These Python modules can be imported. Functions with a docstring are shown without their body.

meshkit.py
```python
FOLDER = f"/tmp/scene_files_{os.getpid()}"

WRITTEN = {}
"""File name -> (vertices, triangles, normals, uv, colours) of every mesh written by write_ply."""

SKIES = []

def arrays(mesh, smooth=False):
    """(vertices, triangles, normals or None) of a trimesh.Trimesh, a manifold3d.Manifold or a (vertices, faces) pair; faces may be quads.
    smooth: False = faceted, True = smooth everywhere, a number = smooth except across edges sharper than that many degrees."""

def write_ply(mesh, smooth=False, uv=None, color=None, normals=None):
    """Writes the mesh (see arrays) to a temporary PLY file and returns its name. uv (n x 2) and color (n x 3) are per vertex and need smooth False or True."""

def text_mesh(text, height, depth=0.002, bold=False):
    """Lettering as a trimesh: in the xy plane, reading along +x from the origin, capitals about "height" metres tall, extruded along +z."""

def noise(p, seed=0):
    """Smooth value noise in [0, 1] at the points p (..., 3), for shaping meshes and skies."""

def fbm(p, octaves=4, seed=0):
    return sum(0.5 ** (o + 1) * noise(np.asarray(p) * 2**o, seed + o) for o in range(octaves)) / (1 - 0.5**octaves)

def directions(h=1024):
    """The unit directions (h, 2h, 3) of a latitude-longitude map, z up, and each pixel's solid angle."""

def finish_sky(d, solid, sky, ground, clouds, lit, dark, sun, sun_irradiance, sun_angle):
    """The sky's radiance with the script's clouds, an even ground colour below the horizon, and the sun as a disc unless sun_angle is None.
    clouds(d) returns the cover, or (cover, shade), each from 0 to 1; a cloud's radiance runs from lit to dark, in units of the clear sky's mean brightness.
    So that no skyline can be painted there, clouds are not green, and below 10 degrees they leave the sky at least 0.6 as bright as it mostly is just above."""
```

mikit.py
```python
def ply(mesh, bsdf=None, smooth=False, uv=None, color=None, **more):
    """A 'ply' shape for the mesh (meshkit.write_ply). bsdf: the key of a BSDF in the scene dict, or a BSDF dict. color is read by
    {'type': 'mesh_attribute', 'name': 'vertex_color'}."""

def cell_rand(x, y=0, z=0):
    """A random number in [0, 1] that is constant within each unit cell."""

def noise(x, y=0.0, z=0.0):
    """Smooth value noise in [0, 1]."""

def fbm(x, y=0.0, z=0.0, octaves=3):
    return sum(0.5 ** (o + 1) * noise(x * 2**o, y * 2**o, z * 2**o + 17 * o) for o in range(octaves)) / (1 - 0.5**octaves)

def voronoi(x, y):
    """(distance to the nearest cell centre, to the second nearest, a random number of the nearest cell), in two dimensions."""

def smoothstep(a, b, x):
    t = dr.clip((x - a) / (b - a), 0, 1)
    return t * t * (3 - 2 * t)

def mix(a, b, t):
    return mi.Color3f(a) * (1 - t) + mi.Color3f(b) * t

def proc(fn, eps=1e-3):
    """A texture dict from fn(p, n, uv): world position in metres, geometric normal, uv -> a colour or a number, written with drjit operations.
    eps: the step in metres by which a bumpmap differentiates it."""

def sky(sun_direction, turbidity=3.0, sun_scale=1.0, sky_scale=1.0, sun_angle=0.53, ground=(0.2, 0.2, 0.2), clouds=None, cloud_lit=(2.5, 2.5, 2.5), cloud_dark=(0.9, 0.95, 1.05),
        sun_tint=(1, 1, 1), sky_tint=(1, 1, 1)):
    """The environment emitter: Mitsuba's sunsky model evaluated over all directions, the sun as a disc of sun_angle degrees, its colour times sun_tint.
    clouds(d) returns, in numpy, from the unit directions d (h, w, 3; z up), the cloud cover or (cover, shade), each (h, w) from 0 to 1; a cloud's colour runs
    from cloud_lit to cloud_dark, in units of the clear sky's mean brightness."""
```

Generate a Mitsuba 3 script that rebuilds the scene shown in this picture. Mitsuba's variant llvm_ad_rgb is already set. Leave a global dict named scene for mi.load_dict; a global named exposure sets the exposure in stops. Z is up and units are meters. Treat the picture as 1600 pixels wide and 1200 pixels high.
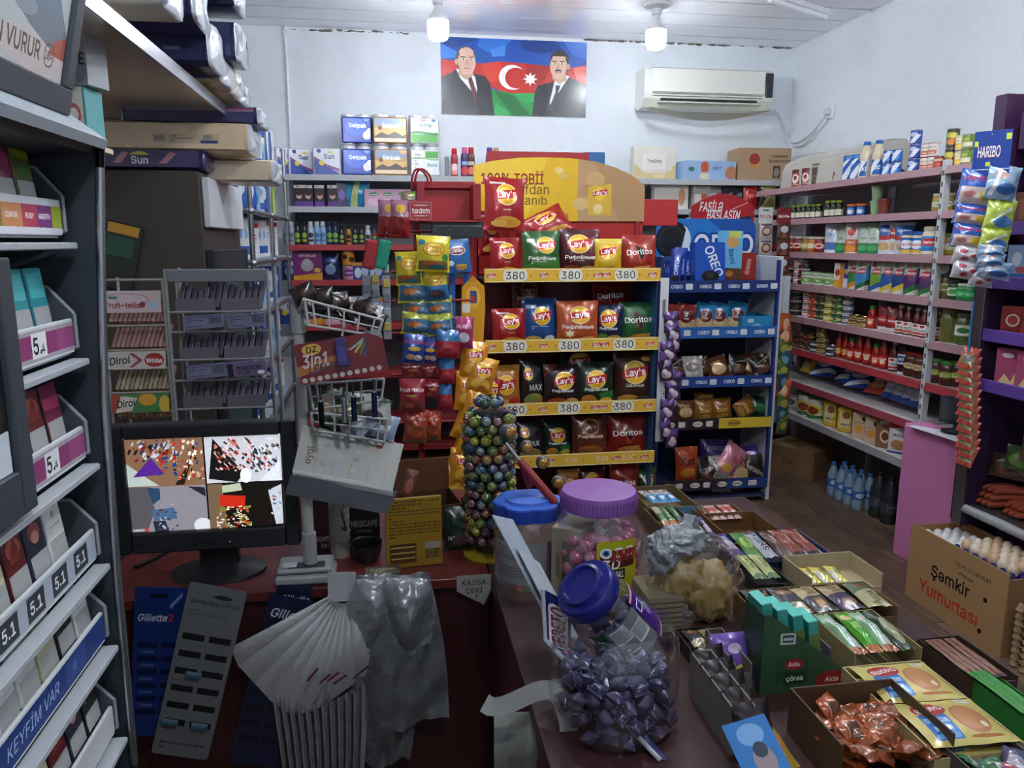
import math,random,numpy as np,trimesh,shapely,mitsuba as mi,mikit,meshkit
import mapbox_earcut
import drjit as dr
from shapely import affinity
from shapely.geometry import Polygon,Point,LineString,box as sbox
from mikit import noise,fbm,cell_rand,smoothstep,mix
T=mi.ScalarTransform4f
random.seed(7);RNG=np.random.default_rng(7)
PI=math.pi
# ------------------------------------------------------------------ camera, light, exposure
YAW,PIT,F,CH=math.radians(9.0),math.radians(10.5),1200.0,1.5
FW=np.array([math.sin(YAW)*math.cos(PIT),math.cos(YAW)*math.cos(PIT),-math.sin(PIT)])
RT=np.array([math.cos(YAW),-math.sin(YAW),0.0]);UP=np.cross(RT,FW);EYE=np.array([0,0,CH])
exposure=1.35
BULB_VISIBLE,BULB_NEAR,SCREEN_LIGHT=30.0,78.0,.36
scene,labels={},{}
scene['camera']={'type':'perspective','fov':2*math.degrees(math.atan(800/F)),'fov_axis':'x','near_clip':0.02,'far_clip':50.0,'to_world':T().look_at(origin=EYE.tolist(),target=(EYE+FW).tolist(),up=[0,0,1])}
CEIL,XW,YB,XL,YF=2.90,2.99,5.60,-1.75,-1.6
BULBS=[('visible',0.32,4.74,'round white LED bulb hanging near the poster of two men'),('visible',1.63,4.74,'round white LED bulb hanging in front of the air conditioner'),('near',0.75,2.35,'LED bulb above the chip racks'),('near',2.05,2.2,'LED bulb over the aisle by the right shelves'),('side',-.15,3.3,'LED bulb over the left aisle by the fridge'),('desk',.35,.1,'LED bulb over the cash desk')]
# ------------------------------------------------------------------ helpers
def ray(px,py):return FW+RT*(px-800)/F-UP*(py-600)/F
def aty(px,py,Y):d=ray(px,py);return EYE+d*(Y/d[1])
def atx(px,py,X):d=ray(px,py);return EYE+d*(X/d[0])
def atz(px,py,Z):d=ray(px,py);return EYE+d*((Z-CH)/d[2])
_lin={}
def lin(c):
 if isinstance(c,str):
  if c not in _lin:
   h=c.lstrip('#');s=np.array([int(h[i:i+2],16)/255 for i in(0,2,4)])
   _lin[c]=np.where(s<.04045,s/12.92,((s+.055)/1.055)**2.4)
  return _lin[c]
 return np.asarray(c,float)
def mat(R=None,t=(0,0,0),s=1.0):
 m=np.eye(4);m[:3,:3]=(np.eye(3)if R is None else R)@(np.diag(np.broadcast_to(s,3)));m[:3,3]=t;return m
def rx(a):c,s=math.cos(a),math.sin(a);return np.array([[1,0,0],[0,c,-s],[0,s,c]])
def ry(a):c,s=math.cos(a),math.sin(a);return np.array([[c,0,s],[0,1,0],[-s,0,c]])
def rz(a):c,s=math.cos(a),math.sin(a);return np.array([[c,-s,0],[s,c,0],[0,0,1]])
def rad(*a):return[math.radians(x)for x in a]
def unit(v):v=np.asarray(v,float);return v/np.linalg.norm(v)
def frame(o,x,y):
 """matrix with origin o, x axis along x, y axis near y"""
 x=unit(x);z=unit(np.cross(x,y));y=np.cross(z,x);m=np.eye(4);m[:3,0],m[:3,1],m[:3,2],m[:3,3]=x,y,z,o;return m
class MB:
 """collects pieces into one mesh with normals and colours"""
 def __init__(s):s.V,s.N,s.F,s.C,s.k=[],[],[],[],0
 def raw(s,v,n,f,c,M=None):
  v=np.asarray(v,float);n=np.asarray(n,float);f=np.asarray(f,int)
  if M is not None:
   M=np.asarray(M,float);A=M[:3,:3];v=v@A.T+M[:3,3];n=n@np.linalg.inv(A)
   if np.linalg.det(A)<0:f=f[:,::-1]
  n=n/np.maximum(np.linalg.norm(n,axis=1,keepdims=True),1e-12)
  c=lin(c);c=np.broadcast_to(c,(len(v),3))if c.ndim==1 else c
  s.V.append(v);s.N.append(n);s.F.append(f+s.k);s.C.append(c);s.k+=len(v);return s
 def flat(s,v,f,c,M=None):
  v=np.asarray(v,float);f=np.asarray(f,int)
  p=v[f];n=np.cross(p[:,1]-p[:,0],p[:,2]-p[:,0]);n=n/np.maximum(np.linalg.norm(n,axis=1,keepdims=True),1e-12)
  return s.raw(p.reshape(-1,3),np.repeat(n,3,0),np.arange(len(f)*3).reshape(-1,3),c,M)
 def box(s,x0,x1,y0,y1,z0,z1,c,b=0.0,M=None):
  lo,hi=np.array([x0,y0,z0],float),np.array([x1,y1,z1],float);lo,hi=np.minimum(lo,hi),np.maximum(lo,hi)
  b=min(b,0.45*(hi-lo).min());v,n,idx=[],[],{}
  for a in range(3):
   for d in(0,1):
    for p in np.ndindex(2,2):
     q=np.zeros(3,int);q[a]=d;q[[k for k in range(3)if k!=a]]=p
     w=np.where(q,hi,lo).astype(float)
     for k in range(3):
      if k!=a:w[k]+=b*(1-2*q[k])
     nn=np.zeros(3);nn[a]=2*d-1;idx[a,tuple(q)]=len(v);v.append(w);n.append(nn)
  v=np.array(v);n=np.array(n);f=[]
  def quad(i,want):
   A=np.cross(v[i[1]]-v[i[0]],v[i[2]]-v[i[0]])
   if A@want<0:i=i[::-1]
   f.append([i[0],i[1],i[2]]);f.append([i[0],i[2],i[3]])
  for a in range(3):
   o=[k for k in range(3)if k!=a]
   for d in(0,1):
    i=[]
    for p in((0,0),(1,0),(1,1),(0,1)):
     q=[0,0,0];q[a]=d;q[o[0]],q[o[1]]=p;i.append(idx[a,tuple(q)])
    w=np.zeros(3);w[a]=2*d-1;quad(i,w)
  if b>0:
   for a in range(3):
    o=[k for k in range(3)if k!=a]
    for p in np.ndindex(2,2):
     q0=[0,0,0];q0[o[0]],q0[o[1]]=p;q1=list(q0);q1[a]=1
     w=np.zeros(3);w[o[0]],w[o[1]]=2*p[0]-1,2*p[1]-1
     quad([idx[o[0],tuple(q0)],idx[o[0],tuple(q1)],idx[o[1],tuple(q1)],idx[o[1],tuple(q0)]],w)
   for q in np.ndindex(2,2,2):
    i=[idx[a,q]for a in range(3)];w=2*np.array(q)-1
    f.append(i if np.cross(v[i[1]]-v[i[0]],v[i[2]]-v[i[0]])@w>0 else i[::-1])
  return s.raw(v,n,f,c,M)
 def lathe(s,prof,c,seg=20,M=None,crease=38,a0=0.0,a1=2*PI):
  """prof [(r,z)...] bottom to top outside; c one colour or one per segment"""
  p=np.asarray(prof,float);d=np.diff(p,axis=0);nn=np.stack([d[:,1],-d[:,0]],1);nn/=np.maximum(np.linalg.norm(nn,axis=1,keepdims=True),1e-12)
  many=isinstance(c,(list,tuple));a=np.linspace(a0,a1,seg+1);ca,sa=np.cos(a),np.sin(a)
  for i in range(len(d)):
   ns=[]
   for j in(i-1,i+1):
    ns.append(unit(nn[i]+nn[j])if 0<=j<len(d)and nn[i]@nn[j]>math.cos(math.radians(crease))else nn[i])
   v=np.concatenate([np.stack([r*ca,r*sa,np.full_like(ca,z)],1)for r,z in(p[i],p[i+1])])
   n=np.concatenate([np.stack([q[0]*ca,q[0]*sa,np.full_like(ca,q[1])],1)for q in ns])
   k=np.arange(seg);m=seg+1
   f=[]
   if p[i,0]>1e-9:f.append(np.stack([k,k+1,k+m],1))
   if p[i+1,0]>1e-9:f.append(np.stack([k+1,k+1+m,k+m],1))
   if f:s.raw(v,n,np.concatenate(f),c[i]if many else c,M)
  return s
 def tube(s,path,r,c,seg=7,M=None,caps=True):
  p=np.asarray(path,float);t=np.gradient(p,axis=0);t/=np.maximum(np.linalg.norm(t,axis=1,keepdims=True),1e-12)
  a=np.cross(t[0],[0,0,1]if abs(t[0][2])<.9 else[1,0,0]);A=[]
  for q in t:
   a=a-(a@q)*q;a=unit(a);A.append(a)
  A=np.array(A);B=np.cross(t,A);w=np.arange(seg)*2*PI/seg;R=np.broadcast_to(r,(len(p),))
  n=np.cos(w)[None,:,None]*A[:,None]+np.sin(w)[None,:,None]*B[:,None];v=p[:,None]+R[:,None,None]*n
  i,j=np.meshgrid(np.arange(len(p)-1),np.arange(seg),indexing='ij');q=lambda i,j:i*seg+j%seg
  f=np.vstack([np.stack([q(i,j),q(i,j+1),q(i+1,j+1)],-1).reshape(-1,3),np.stack([q(i,j),q(i+1,j+1),q(i+1,j)],-1).reshape(-1,3)])
  s.raw(v.reshape(-1,3),n.reshape(-1,3),f,c,M)
  if caps:
   for e,d in((0,-1),(-1,1)):
    k=np.arange(1,seg-1);f=np.stack([0*k,k,k+1],1)
    s.raw(v[e],np.tile(t[e]*d,(seg,1)),f if d>0 else f[:,::-1],c,M)
  return s
 def wire(s,pts,r,c,seg=6,M=None):
  """polyline with sharp bends: straight rods"""
  for a,b in zip(pts[:-1],pts[1:]):s.tube([a,b],r,c,seg,M)
  return s
 def ball(s,o,r,c,seg=14,M=None,scale=(1,1,1)):
  h=seg//2;th=np.linspace(-PI/2,PI/2,h+1)
  m=mat(None,o,np.array(scale,float));m=m if M is None else np.asarray(M)@m
  return s.lathe(np.stack([np.maximum(r*np.cos(th),0),r*np.sin(th)],1),c,seg,m,crease=60)
 def prism(s,g,z0,z1,c,M=None,side=None):
  """shapely polygon in xy extruded from z0 to z1"""
  for p in getattr(g,'geoms',[g]):
   if p.is_empty or p.geom_type!='Polygon':continue
   v,f=tri(p)
   for z,sg in((z1,1),(z0,-1)):
    s.raw(np.c_[v,np.full(len(v),z)],np.tile([0,0,sg],(len(v),1)),f if sg>0 else f[:,::-1],c,M)
   for ring in[p.exterior,*p.interiors]:
    q=np.array(ring.coords)
    if(ring is p.exterior)!=shapely.is_ccw(ring):q=q[::-1]
    k=len(q)-1;a,b=q[:-1],q[1:];e=b-a;nn=np.stack([e[:,1],-e[:,0],0*e[:,0]],1)
    v=np.concatenate([np.c_[a,np.full(k,z0)],np.c_[b,np.full(k,z0)],np.c_[b,np.full(k,z1)],np.c_[a,np.full(k,z1)]]);i=np.arange(k)
    s.raw(v,np.tile(nn,(4,1)),np.vstack([np.stack([i,i+k,i+2*k],1),np.stack([i,i+2*k,i+3*k],1)]),side or c,M)
  return s
 def grid(s,P,c,M=None,flip=False,two=0.0):
  P=np.asarray(P,float);nu,nv=P.shape[:2];n=gridn(P)
  i,j=np.meshgrid(np.arange(nu-1),np.arange(nv-1),indexing='ij');q=lambda i,j:i*nv+j
  f=np.vstack([np.stack([q(i,j),q(i+1,j),q(i+1,j+1)],-1).reshape(-1,3),np.stack([q(i,j),q(i+1,j+1),q(i,j+1)],-1).reshape(-1,3)])
  n=n.reshape(-1,3);v=P.reshape(-1,3)
  if two:s.raw(v-n*two,-n,f[:,::-1],c if not isinstance(c,np.ndarray)or c.ndim==1 else c,M)
  return s.raw(v,-n if flip else n,f[:,::-1]if flip else f,c,M)
 def skin(s,P,D,W,H,M=None,off=0.0):
  """flat design D [(geom, colour)] over [0,W]x[0,H] laid on the grid of points P"""
  P=np.asarray(P,float);nu,nv=P.shape[0]-1,P.shape[1]-1;N=gridn(P);P=P+N*off
  for g,c in flatten(D,W,H):
   vs,fs,cs,k=[],[],[],0
   if nu*nv==1:parts=[(g,0,0)]
   else:
    x0,y0,x1,y1=g.bounds
    I=np.arange(max(0,int(x0/W*nu)),min(nu,int(math.ceil(x1/W*nu))));J=np.arange(max(0,int(y0/H*nv)),min(nv,int(math.ceil(y1/H*nv))))
    if not len(I)or not len(J):continue
    ii,jj=[q.ravel()for q in np.meshgrid(I,J,indexing='ij')]
    got=shapely.intersection(g,shapely.box(ii*W/nu,jj*H/nv,(ii+1)*W/nu,(jj+1)*H/nv));parts=[(q,a,b)for q,a,b in zip(got,ii,jj)if not q.is_empty]
   V,Nn,Ff=[],[],[]
   for q,a,b in parts:
    for p in getattr(q,'geoms',[q]):
     if p.geom_type!='Polygon' or p.area<1e-10:continue
     v,f=tri(p)
     if not len(f):continue
     u=np.clip(v[:,:1]*nu/W-a,0,1);w=np.clip(v[:,1:]*nv/H-b,0,1)
     bl=lambda A:A[a,b]*(1-u)*(1-w)+A[a+1,b]*u*(1-w)+A[a+1,b+1]*u*w+A[a,b+1]*(1-u)*w
     V.append(bl(P));Nn.append(bl(N));Ff.append(f+k);k+=len(v)
   if V:s.raw(np.vstack(V),np.vstack(Nn),np.vstack(Ff),c,M)
  return s
 def face(s,o,x,y,D,W,H,M=None,off=0.0003):
  """design on a flat rectangle with corner o, edges along x and y"""
  o,x,y=np.asarray(o,float),unit(x)*W,unit(y)*H
  return s.skin(np.array([[o,o+y],[o+x,o+x+y]]),D,W,H,M,off)
 def add(s,m,M=None):
  for v,n,f,c in zip(m.V,m.N,m.F,m.C):s.raw(v,n,f-f.min()if len(f)else f,c,M)
  return s
 def file(s):
  if not s.V:raise ValueError('empty mesh')
  c=np.vstack(s.C);k=np.round(255*np.where(c<.0031308,12.92*c,1.055*np.maximum(c,1e-9)**(1/2.4)-.055)).clip(0,255)
  return meshkit.write_ply((np.vstack(s.V),np.vstack(s.F)),False,np.stack([k[:,0]*256+k[:,1],k[:,2]],1),None,normals=np.vstack(s.N))
def gridn(P):
 du=np.gradient(P,axis=0)if P.shape[0]>1 else 0;dv=np.gradient(P,axis=1)
 n=np.cross(du,dv);return n/np.maximum(np.linalg.norm(n,axis=2,keepdims=True),1e-12)
def tri(p):
 rings=[np.array(p.exterior.coords)[:-1]]+[np.array(r.coords)[:-1]for r in p.interiors]
 v=np.vstack(rings)[:,:2];f=mapbox_earcut.triangulate_float64(np.ascontiguousarray(v),np.cumsum([len(r)for r in rings]).astype(np.uint32)).reshape(-1,3).astype(int)
 a=v[f];cr=(a[:,1,0]-a[:,0,0])*(a[:,2,1]-a[:,0,1])-(a[:,1,1]-a[:,0,1])*(a[:,2,0]-a[:,0,0])
 f[cr<0]=f[cr<0][:,::-1];return v,f
def flatten(D,W,H):
 out,acc,clip=[],None,sbox(0,0,W,H)
 for g,c in reversed(D):
  if g.is_empty:continue
  x0,y0,x1,y1=g.bounds
  if x0<0 or y0<0 or x1>W or y1>H:g=g.intersection(clip)
  h=g
  if acc is not None:
   try:h=g.difference(acc)
   except Exception:h=g.buffer(0).difference(acc.buffer(0))
  if h.area>1e-9:out.append((h,c))
  try:acc=g if acc is None else acc.union(g)
  except Exception:acc=acc.buffer(0).union(g.buffer(0))
 return out
_txt={}
def text2d(s,bold=False):
 k=(s,bold)
 if k not in _txt:
  m=meshkit.text_mesh(s,1.0,1.0,bold);v=m.vertices;t=v[m.faces];t=t[(t[:,:,2]>.5).all(1)][:,:,:2]
  _txt[k]=shapely.union_all(shapely.polygons(t)).buffer(0.004,join_style=2).simplify(0.018)
 return _txt[k]
def txt(s,x,y,h,maxw=None,bold=True,rot=0,slant=0,anchor='c'):
 """lettering, capitals h tall, centred at x, y (anchor l: starts at x)"""
 g=text2d(s,bold);x0,y0,x1,y1=g.bounds;w=x1-x0;sx=h if maxw is None or w*h<=maxw else maxw/w
 g=affinity.affine_transform(g,[sx,slant*h,0,h,-sx*(x0+(w/2 if anchor=='c' else 0)),-h*.5])
 if rot:g=affinity.rotate(g,rot,(0,0))
 return affinity.translate(g,x,y)
def R_(x0,y0,x1,y1):return sbox(min(x0,x1),min(y0,y1),max(x0,x1),max(y0,y1))
def circ(x,y,r,ry=None,rot=0,q=6):
 g=Point(0,0).buffer(1,q);g=affinity.scale(g,r,ry or r,origin=(0,0));g=affinity.rotate(g,rot,(0,0))if rot else g;return affinity.translate(g,x,y)
def poly(*p):return Polygon(p).buffer(0)
def rrect(x0,y0,x1,y1,r):return sbox(min(x0,x1)+r,min(y0,y1)+r,max(x0,x1)-r,max(y0,y1)-r).buffer(r,4)
def line(pts,w):return LineString(pts).buffer(w/2,3)
def ring(x,y,r,w):return circ(x,y,r).difference(circ(x,y,r-w))
def star(x,y,r,n,k=.45,rot=90):return Polygon([(x+(r if i%2==0 else r*k)*math.cos(math.radians(rot)+i*PI/n),y+(r if i%2==0 else r*k)*math.sin(math.radians(rot)+i*PI/n))for i in range(2*n)])
def wave(x0,x1,y,amp,h,ph=0,n=14):
 xs=np.linspace(x0,x1,n);t=[(x,y+amp*math.sin((x-x0)/(x1-x0)*2*PI+ph))for x in xs]
 return Polygon(t+[(x,yy-h)for x,yy in reversed(t)]).buffer(0)
def lines_of_text(x0,x1,y1,y0,n,seed=0,fill=.45):
 """rows of small print too small to read"""
 r=random.Random(seed);out=[];st=(y1-y0)/n
 for i in range(n):
  x=x0;y=y1-(i+.5)*st
  while x<x1:
   w=r.uniform(.03,.12)*(x1-x0);out.append(sbox(x,y-st*fill/2,min(x+w,x1),y+st*fill/2));x+=w+.025*(x1-x0)
   if r.random()<.08:break
 return shapely.union_all(out)
def barcode(x0,y0,x1,y1,seed=0):
 r=random.Random(seed);out=[];x=x0
 while x<x1:
  w=r.uniform(.012,.04)*(x1-x0);out.append(sbox(x,y0,min(x+w,x1),y1));x+=w+r.uniform(.012,.035)*(x1-x0)
 return shapely.union_all(out)
def vcfn(p,n,uv):
 u=dr.floor(uv.x+.5);r=dr.floor(u/256);c=mi.Color3f(r,u-r*256,dr.floor(uv.y+.5))/255
 return dr.select(c<.04045,c/12.92,((c+.055)/1.055)**2.4)
VC=mikit.proc(vcfn)
def two(b):return{'type':'twosided','b':b}
def pr(**k):return two({'type':'principled',**{a:({'type':'rgb','value':list(map(float,lin(v)))}if isinstance(v,str)else v)for a,v in k.items()}})
BS={'paper':pr(base_color=VC,roughness=.75,specular=.3),'card':pr(base_color=VC,roughness=.5,specular=.4),'gloss':pr(base_color=VC,roughness=.28,specular=.5,clearcoat=.4,clearcoat_gloss=.9),'film':pr(base_color=VC,roughness=.26,specular=.6,metallic=.12,clearcoat=.5,clearcoat_gloss=.92),'foil':pr(base_color=VC,roughness=.3,metallic=.75,specular=.5),'plastic':pr(base_color=VC,roughness=.38,specular=.5),'paint':pr(base_color=VC,roughness=.45,specular=.45),'chrome':pr(base_color=VC,roughness=.22,metallic=.9),'steel':pr(base_color=VC,roughness=.24,metallic=.8),'matte':pr(base_color=VC,roughness=.95,specular=.1),'clear':{'type':'thindielectric','int_ior':1.45},'glass':{'type':'thindielectric','int_ior':1.5},'lcd':{'type':'thindielectric','int_ior':1.3,'specular_transmittance':VC}}
def cardboard(p,n,uv):
 g=fbm(p.x*40,p.y*40,p.z*40);return mi.Float(.86)+.28*(g-.5)
BS['board']={'type':'twosided','b':{'type':'principled','base_color':VC,'roughness':.85,'specular':.2}}
for _k,_v in BS.items():scene['mat_'+_k]=_v
def ref(m):return{'type':'ref','id':'mat_'+m}
# ------------------------------------------------------------------ entries of the scene
_used={}
def numbered(name):
 n=_used.get(name,0);_used[name]=n+1;return name if n==0 else f'{name}_{n:03d}'
def put(fn,m,key,M=None,**more):
 scene[key]={'type':'ply','filename':fn,'face_normals':False,'bsdf':ref(m),**more}
 if M is not None:scene[key]['to_world']=T(np.asarray(M,float).tolist())
 return key
def mark(key,label,cat=None,group=None,kind=None):
 d=labels.setdefault(key,{})
 for a,b in((' from the back wall',' from back'),(' from the left',' from left'),(' of its stack',' of stack'),(' on the ',' on '),(' in the ',' in '),(' of the ',' of '),(' the ',' ')):
  if label and len(label.split())>16:label=label.replace(a,b)
 if label:d['label']=label
 if cat:d['category']=cat
 if group:d['group']=group
 if kind:d['kind']=kind
 return key
class Proto:
 """a thing's parts, reusable: [(part name or '', file, material)]"""
 def __init__(s,*parts):s.parts=[(n,m.file()if isinstance(m,MB)else m,k)for n,m,k in parts]
def thing(name,label,cat,proto,M=None,group=None):
 key=numbered(name);mark(key,label,cat,group)
 for n,fn,m in(proto.parts if isinstance(proto,Proto)else Proto(*proto).parts):
  put(fn,m,key if not n else numbered(key+'__'+n),M)
 return key
def part(key,name,mb,m,label=None,M=None,**more):
 k=numbered(key+'__'+name);put(mb.file()if isinstance(mb,MB)else mb,m,k,M,**more)
 if label:labels[k]={'label':label}
 return k
def struct(key,mb=None,m='paint',label=None,M=None):
 if mb is not None:put(mb.file()if isinstance(mb,MB)else mb,m,key,M)
 labels[key]={'kind':'structure',**({'label':label}if label else{})};return key
ORD='first second third fourth fifth sixth seventh eighth ninth tenth eleventh twelfth thirteenth fourteenth fifteenth sixteenth seventeenth eighteenth nineteenth twentieth twenty-first twenty-second twenty-third twenty-fourth'.split()
def shelfM(x,y,z,deg=0,s=1.0,tilt=0):return mat(rz(math.radians(deg))@rx(math.radians(tilt)),(x,y,z),s)
# ------------------------------------------------------------------ the room
def wallfn(p,n,uv):
 g=fbm(p.x*3+p.y*3,p.z*3,2.0);h=fbm(p.x*30+p.y*31,p.z*30,5.0)
 return mix((.69,.73,.77),(.76,.795,.83),g)*(.97+.06*h)
scene['mat_wall']=two({'type':'bumpmap','a':{'type':'proc',**{k:v for k,v in mikit.proc(lambda p,n,uv:fbm(p.x*25+p.y*25,p.z*25,1.0)*1.0).items()if k!='type'}},'scale':.004,'b':{'type':'principled','base_color':mikit.proc(wallfn),'roughness':.8,'specular':.3}})
def woodfn(p,n,uv):
 k=cell_rand(dr.floor(p.x/.235),dr.floor((p.y+.55*dr.floor(p.x/.235))/1.25));g=fbm(p.x*60+k*40,p.y*3+k*9,k*7);g2=fbm(p.x*11,p.y*9,3.0)
 c=mix((.10,.062,.043),(.175,.112,.078),g)*(.75+.5*k)
 return c*(.62+.65*g2)
scene['mat_wood']=two({'type':'principled','base_color':mikit.proc(woodfn),'roughness':.5,'specular':.4})
def ceilfn(p,n,uv):return mi.Color3f(.70,.715,.75)*(.96+.08*fbm(p.x*4,p.y*14,0.0))
scene['mat_ceil']=two({'type':'principled','base_color':mikit.proc(ceilfn),'roughness':.13,'specular':.6})
W_=lambda*a,c='#c8ccd2':MB().box(*a,c)
struct('floor',W_(XL,XW,YF,YB,-.08,-.012,c='#2a1d15'),'matte','dark brown laminate plank floor')
pw=.235;_i=0
for k in range(int((XW-XL)/pw)+1):
 x0=math.floor(XL/pw)*pw+k*pw;kk=math.floor(x0/pw+.5)
 y=-.55*kk%1.25-1.25*6
 while y<YB:
  a,b=max(y,.9),min(y+1.25,YB)
  xa,xb=max(x0,XL),min(x0+pw,XW)
  if b-a>.05 and xb-xa>.02:
   part('floor','plank',MB().box(xa+.0015,xb-.0015,a+.0015,b-.0015,-.012,0,'#6a4a35',.0015),'wood')
  y+=1.25
struct('wall_back',W_(XL-.1,XW+.1,YB,YB+.1,0,CEIL+.1),'wall','white plastered back wall')
struct('wall_right',W_(XW,XW+.1,YF,YB,0,CEIL+.1),'wall','white plastered wall behind the grocery shelves')
struct('wall_left',W_(XL-.1,XL,YF,YB,0,CEIL+.1),'wall','white wall at the left')
struct('wall_front',W_(XL-.1,XW+.1,YF-.1,YF,0,CEIL+.1),'wall','wall behind the counter')
struct('ceiling',W_(XL-.1,XW+.1,YF-.1,YB+.1,CEIL+.012,CEIL+.1),'matte','glossy white plastic panel ceiling')
y=YF
while y<YB-.01:
 b=min(y+.25,YB);part('ceiling','panel',MB().box(XL,XW,y+.004,b-.004,CEIL,CEIL+.012,'#d8dade',.004),'ceil');y+=.25
m=MB();r=random.Random(3)
for a,b,n in((455,650,26),(905,1236,60)):
 for _ in range(n):
  px=r.uniform(a,b);q=aty(px,44+(px-400)*.032+r.uniform(-1,2),YB);s=r.uniform(.004,.022)
  m.prism(Polygon([(s*1.9*math.cos(t)*r.uniform(.5,1),s*.55*math.sin(t)*r.uniform(.4,1))for t in np.linspace(0,2*PI,8)[:-1]]),0,.002,r.choice(['#6a6864','#8a8884','#5a564f']),mat(rx(PI/2),(q[0],YB-.0002,min(q[2],CEIL-.004))))
part('wall_back','flaked_plaster',m,'matte','dark flakes of broken plaster along the ceiling',);labels['wall_back__flaked_plaster']['kind']='stuff'
def bulb_parts(kind):
 r=.062
 lamp=MB().lathe([(.0,-.145),(r*.55,-.143),(r*.86,-.132),(r,-.112),(r*1.02,-.05),(r*.98,-.035)],'#ffffff',24)
 neck=MB().lathe([(r*.98,-.035),(r*.96,-.028),(r*.6,.0),(.026,.03),(.02,.04),(.02,.055)],'#dcdde0',20)
 base=MB().lathe([(.022,.05),(.03,.055),(.032,.085),(.05,.092),(.075,.098),(.08,.108),(.08,.115)],'#cfd0d2',24)
 return[('diffuser',lamp,'matte'),('neck',neck,'plastic'),('socket',base,'plastic')]
_bp=Proto(*bulb_parts(''))
for kind,x,y,lab in BULBS:
 k=thing('light_bulb',lab,'light bulb',_bp,mat(None,(x,y,CEIL-.115)),'bulbs on the ceiling')
 L=BULB_VISIBLE if kind=='visible' else BULB_NEAR*{'desk':1.5,'side':.5}.get(kind,1)
 scene[k+'__diffuser']['emitter']={'type':'area','radiance':{'type':'rgb','value':[L*.93,L*.98,L*1.04]}}
q=aty(1222,4,5.0)
m=MB().box(-.03,.03,-.3,.3,-.035,0,'#e8eaee',.006)
thing('ceiling_light','white tube light fitting cut by the top edge of the photo','ceiling light',[('housing',m,'plastic'),('tube',MB().tube([(0,-.29,-.045),(0,.29,-.045)],.014,'#f4f6fa',10),'plastic')],mat(rz(rad(-62)[0]),(q[0]-.12,4.55,CEIL)))
D=[(R_(0,0,227,128),'#1d4fa8')]
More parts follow.
